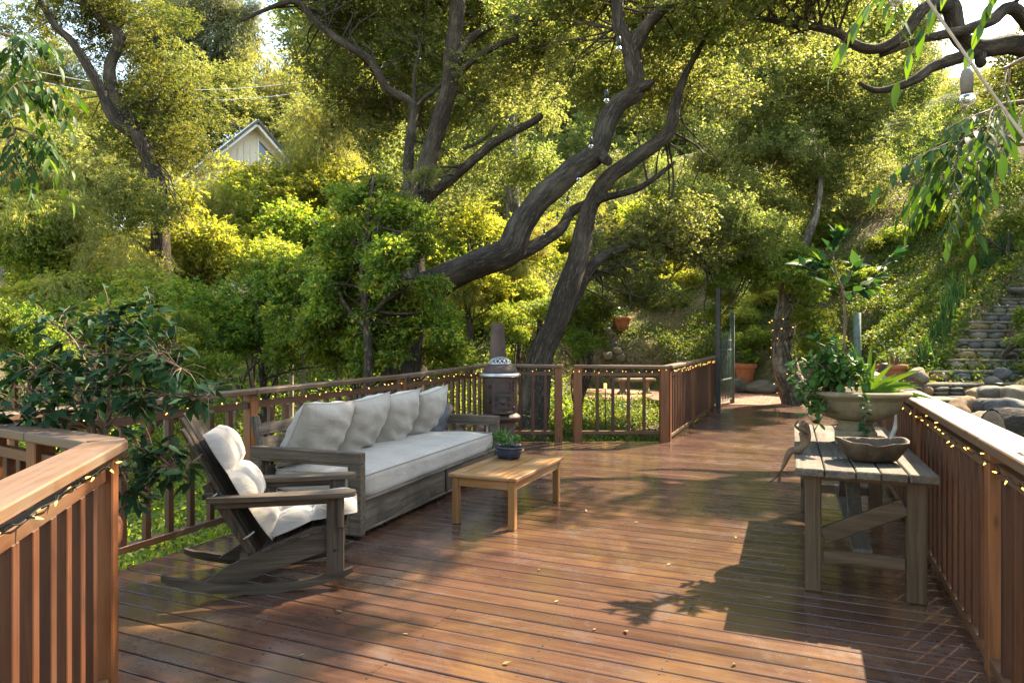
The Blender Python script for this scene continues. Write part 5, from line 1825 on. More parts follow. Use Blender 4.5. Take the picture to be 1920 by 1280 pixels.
for (lab, u, d, lob) in [
    ("olive-green bushy oak behind the crooked double oak", 150, 36, [(180, 270, 80, 36), (100, 280, 80, 36), (40, 300, 80, 36), (230, 300, 70, 35), (130, 340, 70, 34), (60, 360, 70, 34), (250, 230, 60, 37)]),
    ("olive-green bushy oak beside the house gable", 380, 37, [(380, 250, 66, 37), (330, 230, 60, 37), (440, 215, 50, 37), (360, 310, 60, 35), (420, 180, 50, 38), (320, 300, 60, 35), (390, 150, 50, 39)]),
    ("olive-green bushy oak uphill of the house gable", 610, 36, [(590, 280, 55, 35), (640, 240, 70, 36), (560, 250, 40, 37), (660, 320, 70, 34), (620, 340, 60, 34), (690, 270, 60, 34)]),
    ("oak on the hillside behind the upright furrowed trunk", 820, 53, [(700, 330, 70, 52), (780, 300, 75, 52), (850, 260, 80, 53), (900, 330, 70, 52), (760, 200, 80, 54), (850, 160, 80, 54), (680, 120, 85, 55), (740, 60, 90, 55), (820, 60, 90, 55), (650, 30, 85, 55)]),
    ("oak on the hillside behind the sweeping oak limb", 980, 53, [(960, 260, 75, 53), (1010, 190, 80, 54), (1060, 300, 70, 52), (930, 170, 75, 54), (980, 90, 90, 55), (1060, 100, 90, 55), (900, 60, 90, 55), (1040, 20, 90, 56), (1090, 220, 70, 54), (1020, 360, 60, 51)]),
    ("oak on the hillside above the brick terrace", 1210, 54, [(1150, 280, 75, 53), (1220, 330, 75, 52), (1210, 220, 80, 54), (1140, 190, 75, 54), (1270, 280, 70, 53), (1150, 90, 90, 55), (1240, 110, 90, 55), (1200, 20, 90, 56), (1160, 370, 60, 51)]),
    ("oak on the hillside behind the leafy arch", 1400, 54, [(1320, 300, 75, 53), (1390, 250, 80, 54), (1440, 330, 70, 53), (1330, 190, 80, 54), (1420, 160, 85, 55), (1350, 90, 90, 55), (1300, 30, 90, 56), (1440, 60, 90, 56), (1380, 360, 60, 52)]),
    ("pale-trunked oak at the top of the grassy slope", 1525, 52, [(1530, 270, 75, 53), (1600, 240, 70, 53), (1490, 190, 80, 54), (1580, 150, 80, 54), (1500, 90, 90, 55), (1600, 60, 80, 56), (1640, 300, 55, 53), (1490, 330, 50, 52), (1570, 330, 50, 52)]),
    ("oak at the head of the stone steps", 1730, 53, [(1690, 250, 66, 53), (1740, 190, 60, 54), (1660, 170, 70, 54), (1740, 290, 55, 53), (1680, 90, 55, 55), (1800, 310, 50, 52)]),
]:
    bg_tree("oak_tree", lab, u, d, lob, "oak", 0.26 if "pale" not in lab else 0.38, "pale_bark" if "pale" in lab else "oak_bark", G_T)
for (lab, u, d, kind, lob) in [
    ("broad oak closing the view on the hilltop behind the oaks", 900, 66, "oak", [(640, 200, 80, 66), (720, 180, 90, 66), (800, 220, 90, 66), (880, 150, 90, 67), (960, 200, 90, 66), (1040, 150, 90, 67), (760, 90, 90, 68), (860, 60, 90, 68), (960, 60, 90, 68), (660, 100, 70, 68), (820, 330, 80, 63), (720, 330, 80, 63), (940, 330, 80, 63), (1040, 300, 80, 63)]),
    ("broad oak closing the view on the hilltop above the leafy arch", 1300, 66, "oak", [(1120, 200, 90, 66), (1200, 150, 90, 67), (1290, 190, 90, 66), (1370, 150, 90, 67), (1450, 200, 90, 66), (1130, 60, 90, 68), (1240, 50, 90, 68), (1350, 50, 90, 68), (1120, 330, 80, 63), (1210, 330, 80, 62), (1300, 350, 70, 61), (1400, 320, 80, 63), (1480, 60, 90, 68)]),
    ("broad oak closing the view above the bank of the stone steps", 1650, 64, "oak", [(1540, 180, 90, 65), (1620, 140, 80, 66), (1700, 200, 80, 65), (1560, 290, 70, 63), (1650, 290, 70, 62), (1740, 300, 60, 61), (1780, 330, 50, 60), (1850, 340, 60, 59), (1920, 340, 60, 58), (1570, 60, 80, 67), (1900, 400, 50, 54)]),
    ("spreading oak on the crest behind the sweeping limb", 1150, 46, "oak", [(1060, 300, 60, 46), (1120, 270, 60, 47), (1180, 300, 60, 46), (1240, 270, 60, 47), (1300, 300, 60, 46), (1000, 330, 55, 45), (1130, 340, 50, 45), (1230, 345, 50, 45)]),
    ("spreading oak on the crest behind the leafy arch", 1420, 46, "oak", [(1360, 280, 60, 47), (1420, 300, 60, 46), (1480, 270, 60, 47), (1540, 290, 60, 46), (1330, 330, 50, 45), (1450, 345, 50, 45), (1560, 340, 50, 45)]),
    ("spreading oak on the crest above the stone steps", 1700, 46, "oak", [(1600, 260, 60, 47), (1660, 280, 60, 46), (1720, 250, 60, 47), (1780, 280, 60, 46), (1840, 300, 60, 45), (1900, 290, 60, 45), (1650, 330, 50, 44), (1750, 340, 50, 44)]),
    ("yellowing tree closing the view beside the house", 250, 33, "pepper", [(200, 330, 70, 33), (270, 340, 70, 33), (120, 360, 70, 33), (40, 380, 70, 33), (330, 370, 60, 32), (-20, 330, 70, 33), (400, 430, 60, 30), (560, 440, 60, 30), (700, 460, 60, 28)]),
    ("olive tree closing the view behind the stove", 820, 27, "oak", [(760, 420, 60, 27), (840, 400, 60, 27), (920, 400, 60, 28), (700, 500, 60, 25), (780, 510, 50, 25), (1000, 350, 60, 29), (1080, 400, 40, 30)]),
]:
    bg_tree("hillside_tree", lab, u, d, lob, kind, 0.4, "oak_bark", G_T)
tree("oak_tree", "bare pale trunk rising behind the sweeping oak limb", "tree", rooted(965, 24, 250, 0.2)[0],
     [rooted(962, 24, 170, 0.30)[1]], LB_([(975, 200, 50, 24.5), (930, 230, 40, 24.5)], "oak"), "pale_bark", G_T)
for (lab, u, d, lob) in [
    ("gold-leaved tree spreading directly in front of the house gable", 480, 24, [(430, 345, 48, 24), (500, 335, 40, 24), (555, 345, 48, 24), (470, 400, 60, 23), (540, 410, 60, 23), (400, 395, 50, 23)]),
    ("tall gold-leaved tree beside the house gable", 620, 25, [(610, 290, 55, 25), (650, 340, 60, 25), (590, 360, 50, 24), (640, 220, 48, 26), (620, 420, 60, 23), (690, 400, 50, 23), (680, 160, 34, 26)]),
    ("gold-leaved shrub beneath the crooked double oak", 330, 20, [(340, 390, 50, 20), (300, 450, 60, 19), (380, 460, 60, 20), (330, 510, 55, 19), (440, 470, 55, 20), (500, 480, 55, 20)]),
    ("bright gold-leaved shrub next to the crooked double oak", 110, 17, [(60, 410, 62, 17), (130, 420, 60, 17), (30, 470, 60, 16), (110, 490, 66, 16.5), (190, 470, 60, 17), (200, 530, 55, 16), (60, 550, 60, 15.5), (140, 560, 55, 15.5), (-20, 420, 60, 17)]),
    ("gold-leaved shrub low behind the potted ficus", 270, 15, [(250, 500, 50, 15.5), (280, 560, 55, 15), (210, 590, 50, 14.5), (350, 570, 50, 15), (300, 620, 40, 14.5)]),
    ("yellow-green shrub on the slope behind the stove", 880, 21, [(860, 470, 48, 21), (900, 520, 48, 20.5), (850, 545, 44, 20), (940, 540, 42, 21), (820, 480, 44, 21), (890, 420, 44, 22), (960, 500, 34, 21.5), (1000, 440, 40, 22), (980, 545, 30, 21)]),
    ("yellow-green shrub on the slope beside the small stone stair", 1010, 24, [(990, 470, 36, 24), (1030, 490, 30, 24), (1020, 430, 40, 25), (950, 440, 40, 24), (1170, 440, 40, 25), (1200, 400, 44, 25), (1250, 470, 36, 24)]),
]:
    bg_tree("gold_shrub", lab, u, d, lob, "gold", 0.10, "twig_bark", G_Y, 3, "shrub")
for (lab, u, d, lob) in [
    ("dense green shrub behind the upright part of the railing by the daybed", 480, 13.5, [(420, 570, 55, 14), (480, 555, 55, 14), (540, 575, 55, 13.8), (400, 630, 45, 13.5), (460, 625, 40, 14.5), (560, 640, 50, 13.2), (600, 590, 50, 14), (520, 510, 45, 15), (590, 520, 50, 15)]),
    ("leafy green shrub in the shade below the gold-leaved shrubs", 90, 12.5, [(40, 610, 50, 12.5), (110, 620, 55, 12.8), (180, 640, 50, 12.5), (20, 670, 45, 12), (240, 660, 45, 12.5), (300, 670, 45, 12.5), (350, 690, 42, 12), (60, 640, 44, 9.0), (250, 620, 34, 10.5), (310, 640, 36, 10.5), (200, 600, 34, 11.0), (130, 660, 40, 9.2), (0, 620, 40, 9.0), (340, 600, 34, 11)]),
    ("green shrub beside the base of the sweeping oak", 680, 13, [(640, 640, 50, 13), (700, 640, 50, 13.2), (760, 650, 46, 13), (800, 630, 40, 13.5), (830, 660, 36, 13), (670, 580, 50, 14), (740, 590, 50, 14)]),
    ("green vine-covered shrub on a post behind the deck gate", 1095, 14.5, [(1090, 580, 34, 14.5), (1110, 615, 30, 14.5), (1075, 620, 26, 14.5), (1095, 645, 24, 14.4), (1120, 585, 24, 14.6)]),
    ("green shrub by the terracotta pots on the slope", 970, 18.5, [(955, 600, 26, 18.5), (985, 590, 22, 18.5), (975, 620, 20, 18.2), (1015, 580, 24, 18.6)]),
    ("green shrub on the bank above the stone steps", 1890, 16, [(1880, 440, 40, 17), (1920, 470, 40, 16.5), (1860, 480, 28, 17), (1910, 520, 30, 15.8), (1800, 450, 26, 19), (1830, 420, 30, 19)]),
    ("green shrub hugging the edge of the stone steps", 1915, 11.5, [(1915, 640, 18, 11.3), (1922, 690, 16, 10.6), (1925, 600, 18, 12)]),
]:
    bg_tree("green_shrub", lab, u, d, lob, "green", 0.07, "twig_bark", G_S, 3, "shrub")
for i, (u, v, r0, kind, lab) in enumerate([
    (1010, 560, 24, "gold", "low yellow-green bush on the slope between the oak trunk and the stove"), (930, 590, 26, "gold", "low yellow-green bush just behind the flue pipe"),
    (1190, 545, 24, "gold", "low bright bush above the square-shouldered pot"), (1260, 560, 26, "green", "low green bush behind the walkway railing"), (1290, 520, 30, "gold", "low bright bush beneath the leafy arch"),
    (1400, 590, 26, "gold", "bright bush framed by the leafy arch"), (1430, 560, 26, "gold", "pale bush high in the opening of the leafy arch"), (1380, 640, 24, "green", "green bush behind the iron gate"), (1435, 640, 26, "green", "green bush behind the large terracotta pot"),
    (1060, 440, 34, "gold", "bright bush at the top of the narrow stone stair"), (1330, 420, 34, "green", "green bush high on the slope above the leafy arch"), (1430, 420, 36, "gold", "bright bush high on the slope behind the arch"),
    (1600, 520, 30, "green", "green bush on the grassy slope behind the young tree"), (1680, 440, 34, "green", "green bush near the top of the grassy slope"), (1560, 430, 34, "green", "green bush beside the pale-trunked oak"),
    (900, 610, 24, "green", "green bush behind the corner of the deck railing"), (1150, 500, 24, "gold", "bright bush beside the narrow stone stair"), (1760, 400, 36, "green", "green bush on the crest above the stone steps"),
    (1240, 500, 30, "gold", "bright bush half way up the slope"), (860, 590, 30, "gold", "yellow-green bush behind the daybed end of the railing"), (1350, 350, 40, "green", "green bush on the crest of the slope"), (1500, 350, 40, "oak", "olive bush on the crest of the slope"), (1620, 340, 40, "oak", "olive bush on the crest beside the pale rocks"),
    (1180, 390, 44, "oak", "olive bush high behind the fork of the sweeping oak"), (1260, 380, 44, "oak", "olive bush high behind the slanting grey trunk"), (1310, 440, 36, "green", "green bush on the mid slope behind the slanting trunk's bough"), (1210, 440, 36, "gold", "bright bush on the mid slope right above the bare patch"),
    (1080, 370, 40, "oak", "olive bush glimpsed between the two crossing oak limbs"), (1380, 470, 34, "green", "green bush on the mid slope above the leafy arch"), (1120, 330, 44, "oak", "olive bush on the crest between the two big oaks"), (1230, 320, 46, "oak", "olive bush on the crest behind the sweeping limb's tip"), (1300, 330, 44, "oak", "olive bush on the crest next to the spreading oak"),
]):
    p = ground_from_px(u, v + r0 * 0.8, 14, 46)
    x, dd = to_cam(p)
    rr0 = r0 * dd / FPX
    base = Vector((p.x, p.y, gz(p) - 0.15))
    tree("slope_bush", lab, "bush", base, [[(base, 0.05), (base + Vector((0.05, 0, rr0 * 0.6)), 0.035), (base + Vector((0, 0.05, rr0 * 1.1)), 0.015)]],
         [(base + Vector((0, 0, 0.15 + rr0 * 0.8)), rr0 * 1.25, kind), (base + W(rr0 * 0.8, 0.2, 0.1 + rr0 * 0.5), rr0 * 0.9, kind), (base + W(-rr0 * 0.8, 0.2, 0.1 + rr0 * 0.5), rr0 * 0.9, kind)], "twig_bark", "bushes on the slope behind the deck", 2)
# near shrub with readable leaves, standing beside the railing
bn = on_ground((690 - 960) * 10.8 / FPX, 10.8, -0.2)
tree("leafy_shrub", "tall shrub with broad fresh green leaves beside the sweeping oak limb", "shrub", bn,
     [[(bn, 0.09)] + PL([(690, 640, 10.8, 0.07), (680, 520, 10.8, 0.055), (690, 420, 10.8, 0.04), (700, 330, 10.8, 0.02)]),
      PL([(688, 600, 10.8, 0.05), (740, 540, 10.6, 0.035), (770, 470, 10.5, 0.02)]), PL([(690, 620, 10.8, 0.05), (640, 560, 10.9, 0.035), (610, 470, 11, 0.02)])],
     LB_([(655, 365, 26, 10.8), (705, 345, 28, 10.8), (745, 400, 34, 10.9), (690, 420, 36, 11.2), (635, 450, 32, 11), (720, 480, 40, 10.6), (655, 510, 36, 11.2), (610, 540, 34, 11), (770, 460, 30, 10.9), (765, 555, 34, 10.8), (700, 570, 40, 11.0), (795, 400, 20, 10.9), (640, 590, 34, 11.2), (735, 630, 34, 10.9), (810, 540, 26, 11), (820, 600, 30, 11), (590, 600, 34, 11.2), (680, 650, 36, 11)], "bush", 0.6), "twig_bark", None, 4)

# low plants along the outside of the railing and on the slopes: nobody could count them
g = np.random.default_rng(5)


def scatter(name, label, mat, n, region, llen, lwid, hgt, clump=24, seed=1, wide=0.12, patch=None, thr=-0.35):
    """small plants covering the ground where region(x, y) is true (metres to the side, ahead)"""
    gg = np.random.default_rng(seed)
    x0, x1, y0, y1, test = region
    m = n // clump
    xs, ys = gg.uniform(x0, x1, m * 3), gg.uniform(y0, y1, m * 3)
    keep = test(xs, ys)
    if patch is not None:
        keep &= (np.sin(xs * patch + 1.3 * np.sin(ys * patch * 0.7)) + np.cos(ys * patch * 1.1 + xs * 0.4) + gg.normal(0, 0.5, m * 3)) > thr
    xs, ys = xs[keep][:m], ys[keep][:m]
    m = len(xs)
    ci = np.repeat(np.arange(m), clump)
    x = xs[ci] + gg.normal(0, wide, m * clump)
    y = ys[ci] + gg.normal(0, wide, m * clump)
    tone = gg.normal(0, 0.15, m)[ci]
    ch = gg.uniform(0.4, 1.2, m)[ci]
    z = ground(x, y) + gg.random(m * clump) * hgt * ch
    base = np.stack([x * CT - y * ST, x * ST + y * CT, z], -1)
    axis = gg.normal(size=(len(x), 3))
    axis[:, 2] = np.abs(axis[:, 2]) * 0.8 + 0.1
    nrm = gg.normal(size=(len(x), 3)) * 0.7
    nrm[:, 2] += 1
    me_ = leaf_cards(name, base, axis, nrm, llen * gg.uniform(0.6, 1.3, len(x)), lwid * gg.uniform(0.7, 1.2, len(x)), np.clip(gg.random(len(x)) * 0.75 + 0.12 + tone, 0, 1), mat)
    o_ = link(name, me_)
    o_["kind"] = "stuff"
    o_["label"] = label
    return o_


def off_deck(x, y):
    s = x * CT - y * ST
    t_ = x * ST + y * CT
    d = (s > -4.25) & (s < 1.0) & (t_ < 9.4) | (s > -2.1) & (s < 1.0) & (t_ < 17.4)
    pat = np.hypot((x - 6.4) * 0.9, y - 18.4) < 2.6
    ter = np.hypot(x - 3.4, y - 21.0) < 2.3
    return ~d & ~pat & ~ter


scatter("ground_cover_plants", "low ferny plants growing below the railing and the daybed", "green_leaf", 80000,
        (-9, 0.5, 3.2, 16, lambda x, y: off_deck(x, y) & (x < 0.2 + 0.0 * y)), 0.085, 0.034, 0.75, 30, 2, 0.16)
scatter("ground_cover_plants", "green ground cover on the slope beyond the deck gate", "lawn_leaf", 150000,
        (-1, 14, 10.5, 33, lambda x, y: off_deck(x, y) & (x > -0.5) & (x < y * 0.75)), 0.075, 0.042, 0.28, 26, 3, 0.15, 0.9, -0.1)
scatter("ground_cover_plants", "patchy green ground cover on the bank beside the stone steps", "lawn_leaf", 130000,
        (5.2, 22, 10, 34, lambda x, y: off_deck(x, y) & (x > 0.36 * y)), 0.075, 0.04, 0.24, 26, 4, 0.15, 0.8, 0.25)
scatter("ground_cover_plants", "green undergrowth below the gold-leaved shrubs", "green_leaf", 80000,
        (-16, 1.5, 13, 34, lambda x, y: off_deck(x, y) & (x > -0.8 * y)), 0.12, 0.06, 0.6, 26, 8, 0.25)
scatter("leaf_litter", "dry fallen leaves lying on the soil around the deck", "dry_bits", 50000,
        (-8, 16, 8, 30, lambda x, y: off_deck(x, y)), 0.05, 0.03, 0.03, 10, 6, 0.3)

# ------------------------------------------------------------------ brick patio, boulders, pots, iron gate
PC = W(6.15, 18.3, -0.055)
patio = thing("brick_patio", "red brick patio at the end of the wooden walkway", "patio", PC)
patio["kind"] = "structure"
del patio["category"]
bm_ = MB().box((0, 0, 0), (0.198, 0.096, 0.055), 0.006).mesh("brick", "brick_red")
r_ = random.Random(41)
cnt = 0
extra = MB()
for j in range(-26, 27):
    for i in range(-13, 14):
        x, y = i * 0.205 + (0.1025 if j % 2 else 0), j * 0.102
        if math.hypot(x, y) > 2.45:
            continue
        wp = PC + Vector((x, y, 0))
        cx_, cy_ = to_cam(wp)
        if wp.y < 17.33 and -2.0 < wp.x < 1.0:
            continue
        u = 960 + FPX * cx_ / cy_
        if 1365 < u < 1520 and cnt < 300:
            link("brick", bm_, patio, (x, y, 0.028 + r_.uniform(-0.004, 0.004)), (0, 0, r_.uniform(-0.02, 0.02)))
            cnt += 1
        else:
            extra.box((x, y, 0.028 + r_.uniform(-0.004, 0.004)), (0.198, 0.096, 0.055), 0.006)
o = extra.build("more_bricks", "brick_red", patio)
o["kind"] = "stuff"
BS = [stone_mesh("boulder", m_, i * 1.7 + 1, 7, 0.42) for i, m_ in enumerate(("stone_tan", "stone_grey", "stone_tan", "stone_rust", "stone_dark", "stone_grey"))]


def boulder(u, v, d, wpx, hpx, label, group, mi=None, ground_it=False, deep=0.8, name="boulder"):
    if d > 14 and v < 700:
        d = to_cam(ground_from_px(u, v + hpx * 0.35))[1]
    w, h = wpx * d / FPX, hpx * d / FPX
    c = P(u, v, d)
    o_ = link(name, BS[r_.randrange(6) if mi is None else mi], None, c, (r_.uniform(-.15, .15), r_.uniform(-.15, .15), TH + r_.uniform(-0.3, 0.3)), (w * 1.02, w * deep, h * 1.05))
    return tag(o_, label, "boulder", group)


GB = "boulders edging the brick patio"
for (u, v, w, h, mi) in [(1388, 722, 26, 26, 1), (1424, 728, 60, 26, 2), (1462, 728, 38, 24, 0), (1500, 730, 40, 24, 1)]:
    boulder(u, v, 20.2, w, h, {1388: "upright grey boulder under the potted plant on the patio edge", 1424: "long low tan boulder on the patio edge", 1462: "rounded tan boulder on the patio edge next to the pale trunk", 1500: "grey boulder on the patio edge hidden behind the pale trunk"}[u], GB, mi)
GS = "stones lining the small stair on the slope"
for i, (u, v, d, w, h) in enumerate([(1140, 668, 15.6, 20, 16), (1158, 660, 15.8, 18, 18), (1148, 645, 16.2, 16, 12), (1140, 625, 16.8, 20, 20), (1135, 606, 17.4, 18, 14), (1150, 598, 18, 16, 14), (1165, 672, 15.8, 18, 16), (1137, 590, 18.6, 14, 12), (1142, 560, 20.5, 20, 12), (1150, 572, 20, 16, 12),
                                     (1180, 690, 15.2, 24, 12), (1220, 690, 15.2, 26, 12), (1262, 688, 15.4, 22, 10), (1285, 684, 15.6, 20, 10)]):
    boulder(u, v, d, w, h, ("lowest pale field stone beside the deck gate view", "big upright tan field stone of the small stair edge", "dark blue-grey field stone capping the low pile", "tall tan field stone leaning in the stair edge", "flat field stone above the leaning tan one", "small field stone beside the square-shouldered pot", "squat tan field stone next to the big upright one", "small field stone under the vine-covered shrub", "flat pale field stone high on the stair edge", "grey field stone high beside the stair")[i] if i < 10 else "dark round stone peeping over the deck gate rail", GS if i < 10 else "stones behind the deck gate", (0, 2, 4, 0, 1, 5)[i % 6], name="field_stone")


def terracotta(u, v_top, v_bot, d, w_px, label, plant_label, leafs=60, spread=1.0, lm="lime_leaf", lsize=0.16, tall=1.0):
    """terracotta pot with a leafy plant; v rows of rim top and base"""
    if d > 12:
        d = to_cam(ground_from_px(u, v_bot))[1]
    s = d / FPX
    h = (v_bot - v_top) * s
    R = w_px * s / 2
    base = P(u, v_bot, d)
    pot = thing("terracotta_pot", label, "flower pot", base, 0, "terracotta pots in the garden")
    MB().lathe([(R * 0.62, 0), (R * 0.66, 0.02), (R * 0.88, h * 0.74), (R * 0.9, h * 0.76), (R * 1.0, h * 0.77), (R * 1.02, h * 0.97), (R * 0.98, h), (R * 0.88, h * 0.99), (R * 0.86, h * 0.9)], 36).build("body", "terracotta", pot, True)
    MB().lathe([(R * 0.87, h * 0.88), (R * 0.3, h * 0.92)], 24).build("soil", "soil", pot)
    pl_ = thing("potted_plant", plant_label, "plant", base + Vector((0, 0, h * 0.9)), 0, "plants in the terracotta pots")
    lm_ = leaf_mesh("leaf", lm, 1, 0.42, 4, 0.1, 0.25)
    st_ = MB()
    for i in range(leafs // 4):
        a, q = r_.uniform(0, 6.28), r_.random() ** 0.5
        e = Vector((math.cos(a) * q * R * 1.3 * spread, math.sin(a) * q * R * 1.3 * spread, r_.uniform(0.25, 1.0) * R * 1.3 * tall))
        st_.tube([(e.x * 0.3, e.y * 0.3, -0.05), tuple(e * 0.6 + Vector((0, 0, 0.03))), tuple(e)], [0.012, 0.009, 0.004], 5)
        for k_ in range(4):
            place_leaf(lm_, pl_, e * r_.uniform(0.75, 1.0), (r_.uniform(-1, 1), r_.uniform(-1, 1), r_.uniform(-0.1, 0.8)), lsize * r_.uniform(0.7, 1.2), r_)
    st_.build("stem", "stem_brown", pl_, True)


terracotta(1397, 681, 722, 20.6, 42, "large terracotta pot standing behind the patio boulders", "lime-green leafy plant in the pot behind the patio boulders", 80, 1.1, "lime_leaf", 0.24)
terracotta(1672, 683, 720, 11.0, 52, "orange terracotta pot beyond the wide railing cap", "round-leaved plant in the pot beyond the wide railing cap", 70, 1.0, "lime_leaf", 0.10)
terracotta(1166, 594, 622, 19.0, 34, "square-shouldered terracotta pot on the slope above the field stones", "small plant in the pot on the slope above the field stones", 40, 1.0, "bonsai_leaf", 0.18)
terracotta(985, 614, 640, 17.5, 30, "terracotta pot half hidden in the shrub behind the oak trunk", "leafy plant in the pot half hidden behind the oak trunk", 50, 1.3, "bonsai_leaf", 0.18)

# green iron gate standing open
GA, GBp = FL(1348, 764), FL(1372, 755.5)
gd = GBp - GA
igate = thing("iron_gate", "open verdigris-green wrought iron garden gate at the end of the walkway", "gate", GA, math.atan2(gd.y, gd.x))
gl_ = gd.length
MB().box((0, 0, 1.0), (0.05, 0.05, 2.05), 0.004).build("stile", "verdigris", igate)
MB().box((gl_, 0, 0.92), (0.05, 0.05, 1.80), 0.004).build("stile", "verdigris", igate)
for z in (0.12, 0.62, 1.32, 1.55):
    MB().box((gl_ / 2, 0, z), (gl_ - 0.05, 0.03, 0.03), 0.003).build("crossbar", "verdigris", igate)
for i in range(1, 8):
    x = gl_ * i / 8
    MB().tube([(x, 0, 0.10), (x, 0, 1.70 + 0.14 * math.sin(i * 2.1))], 0.011, 6).build("upright", "verdigris", igate, True)
for i in range(4):
    for (z, s) in ((0.85, 1), (1.1, -1), (1.43, 1)):
        pts = []
        for k_ in range(15):
            t_ = k_ / 14 * 2 * math.pi * 1.4
            rr = 0.10 * (1 - k_ / 18)
            pts.append((gl_ * (i + 0.5) / 4 + rr * math.cos(t_) * s, 0.012, z + rr * math.sin(t_)))
        MB().tube(pts, 0.008, 5).build("scroll", "verdigris", igate, True)
pg = FL(1345.5, 768)
gp = MB().box((0, 0, 1.35), (0.10, 0.10, 2.75), 0.006).build("gate_post", "iron_dark", None, False, pg + Vector((0.0, 0.12, 0)))
tag(gp, "black upright post carrying the leafy arch beside the iron gate", "post")
g2p = GBp + gd.normalized() * 0.06
gp = MB().tube([(0, 0, -0.1), (0, 0, 2.25)], 0.055, 10).build("gate_post", "verdigris", None, True, g2p)
tag(gp, "green pipe post at the free end of the iron gate", "post")
pz = ground_from_px(1612, 640, 8, 30)
gp = MB().tube([(0, 0, -0.1), (0, 0, 1.35)], 0.07, 10).build("pipe_post", "verdigris", None, True, P(1607, 660, 13.0) + Vector((0, 0, -0.6)))
tag(gp, "grey-green pipe standing in the planting behind the urn", "post")

# round brick terrace and stone bench beyond the deck gate
TC = W(3.4, 21.0, -0.13)
ter = MB().lathe([(2.3, 0.0), (2.3, 0.05), (2.1, 0.055), (0.1, 0.056)], 48).build("brick_terrace", "brick_red", None, False, TC)
structure(ter, "round brick terrace seen through the deck gate")
BN = W(3.75, 20.9, -0.085)
bench = thing("stone_bench", "small grey stone bench standing on the round brick terrace", "bench", BN, TH + 0.15)
MB().box((0, 0, 0.43), (1.25, 0.42, 0.10), 0.03).build("seat", "cast_stone", bench)
for x in (-0.38, 0.38):
    MB().lathe([(0.17, 0), (0.17, 0.05), (0.10, 0.09), (0.085, 0.2), (0.12, 0.33), (0.17, 0.385)], 16, (x, 0, 0), 1, 0.9).build("pedestal", "cast_stone", bench, True)
for i, (u, v, d) in enumerate([(1135, 728, 13.4), (1872, 732, 8.6), (1657, 694, 9.6), (1844, 770, 7.6)]):
    p = P(u, v, d)
    g0 = gz(p)
    pl_ = thing("path_light", ("lit brass path light in the ivy behind the deck gate", "small dark tiered path light beside the stone steps", "small dark tiered path light by the terracotta pot", "small dark tiered path light among the boulders")[i], "path light", (p.x, p.y, min(g0, p.z - 0.1)), 0, "path lights in the garden")
    h = p.z - min(g0, p.z - 0.1)
    MB().tube([(0, 0, -0.05), (0, 0, h)], 0.012, 6).build("stake", "iron_dark", pl_, True)
    lam = MB()
    for k_ in range(3):
        q_ = 0.5 if i == 0 else 1.0
        lam.lathe([(0.02 * q_, h + k_ * 0.035), (0.06 * q_, h + 0.005 + k_ * 0.035), (0.055 * q_, h + 0.022 + k_ * 0.035), (0.02 * q_, h + 0.03 + k_ * 0.035)], 16)
    lam.build("lamp_shade", "iron_dark" if i else "lamp_glow", pl_, True)

# ------------------------------------------------------------------ stone steps
steps = thing("stone_steps", "broad flight of mortared stone steps climbing the bank", "steps", W(5.8, 9.5, 0.2), TH)
O_ = W(5.8, 9.5, 0.2)
SM = [stone_mesh("stone", m_, i * 2.3 + 5, 2, 0.22) for i, m_ in enumerate(("stone_tan", "stone_grey", "stone_dark", "stone_rust", "stone_tan", "stone_grey", "stone_grey"))]
for k_, (x, y) in enumerate(SX):
    z = 0.70 + 0.17 * k_ - 0.2
    lx, ly = x - 5.8, y - 9.5
    wid = 3.1
    dep = 1.6
    MB().box((lx + wid / 2, ly + dep / 2 + 0.03, z - 0.75), (wid, dep, 1.5 - 0.06), 0.01).build("core", "mortar", steps)
    # tread: irregular flat slabs along the nosing
    xx = lx
    while xx < lx + wid - 0.1:
        w = r_.uniform(0.35, 0.62)
        MB().box((xx + w / 2, ly + 0.27, z - 0.012 + r_.uniform(-0.006, 0.006)), (w - 0.012, 0.56 + r_.uniform(-0.02, 0.03), 0.05), 0.014).build("slab", r_.choice(["mortar", "stone_grey", "stone_tan"]), steps)
        xx += w
    xx = lx
    while xx < lx + wid - 0.05:
        w = r_.uniform(0.15, 0.40)
        two = w < 0.24 and r_.random() < 0.3
        for q in range(2 if two else 1):
            hh = 0.148 if not two else 0.075
            link("stone", r_.choice(SM), steps, (xx + w / 2, ly + 0.005, z - 0.10 + (q - 0.5) * 0.064 * two), (r_.uniform(-.1, .1), r_.uniform(-.12, .12), r_.uniform(-.12, .12)), (w * 0.97, 0.16, hh * r_.uniform(0.92, 1.08)))
        xx += w
GW = "boulders at the foot of the stone steps"
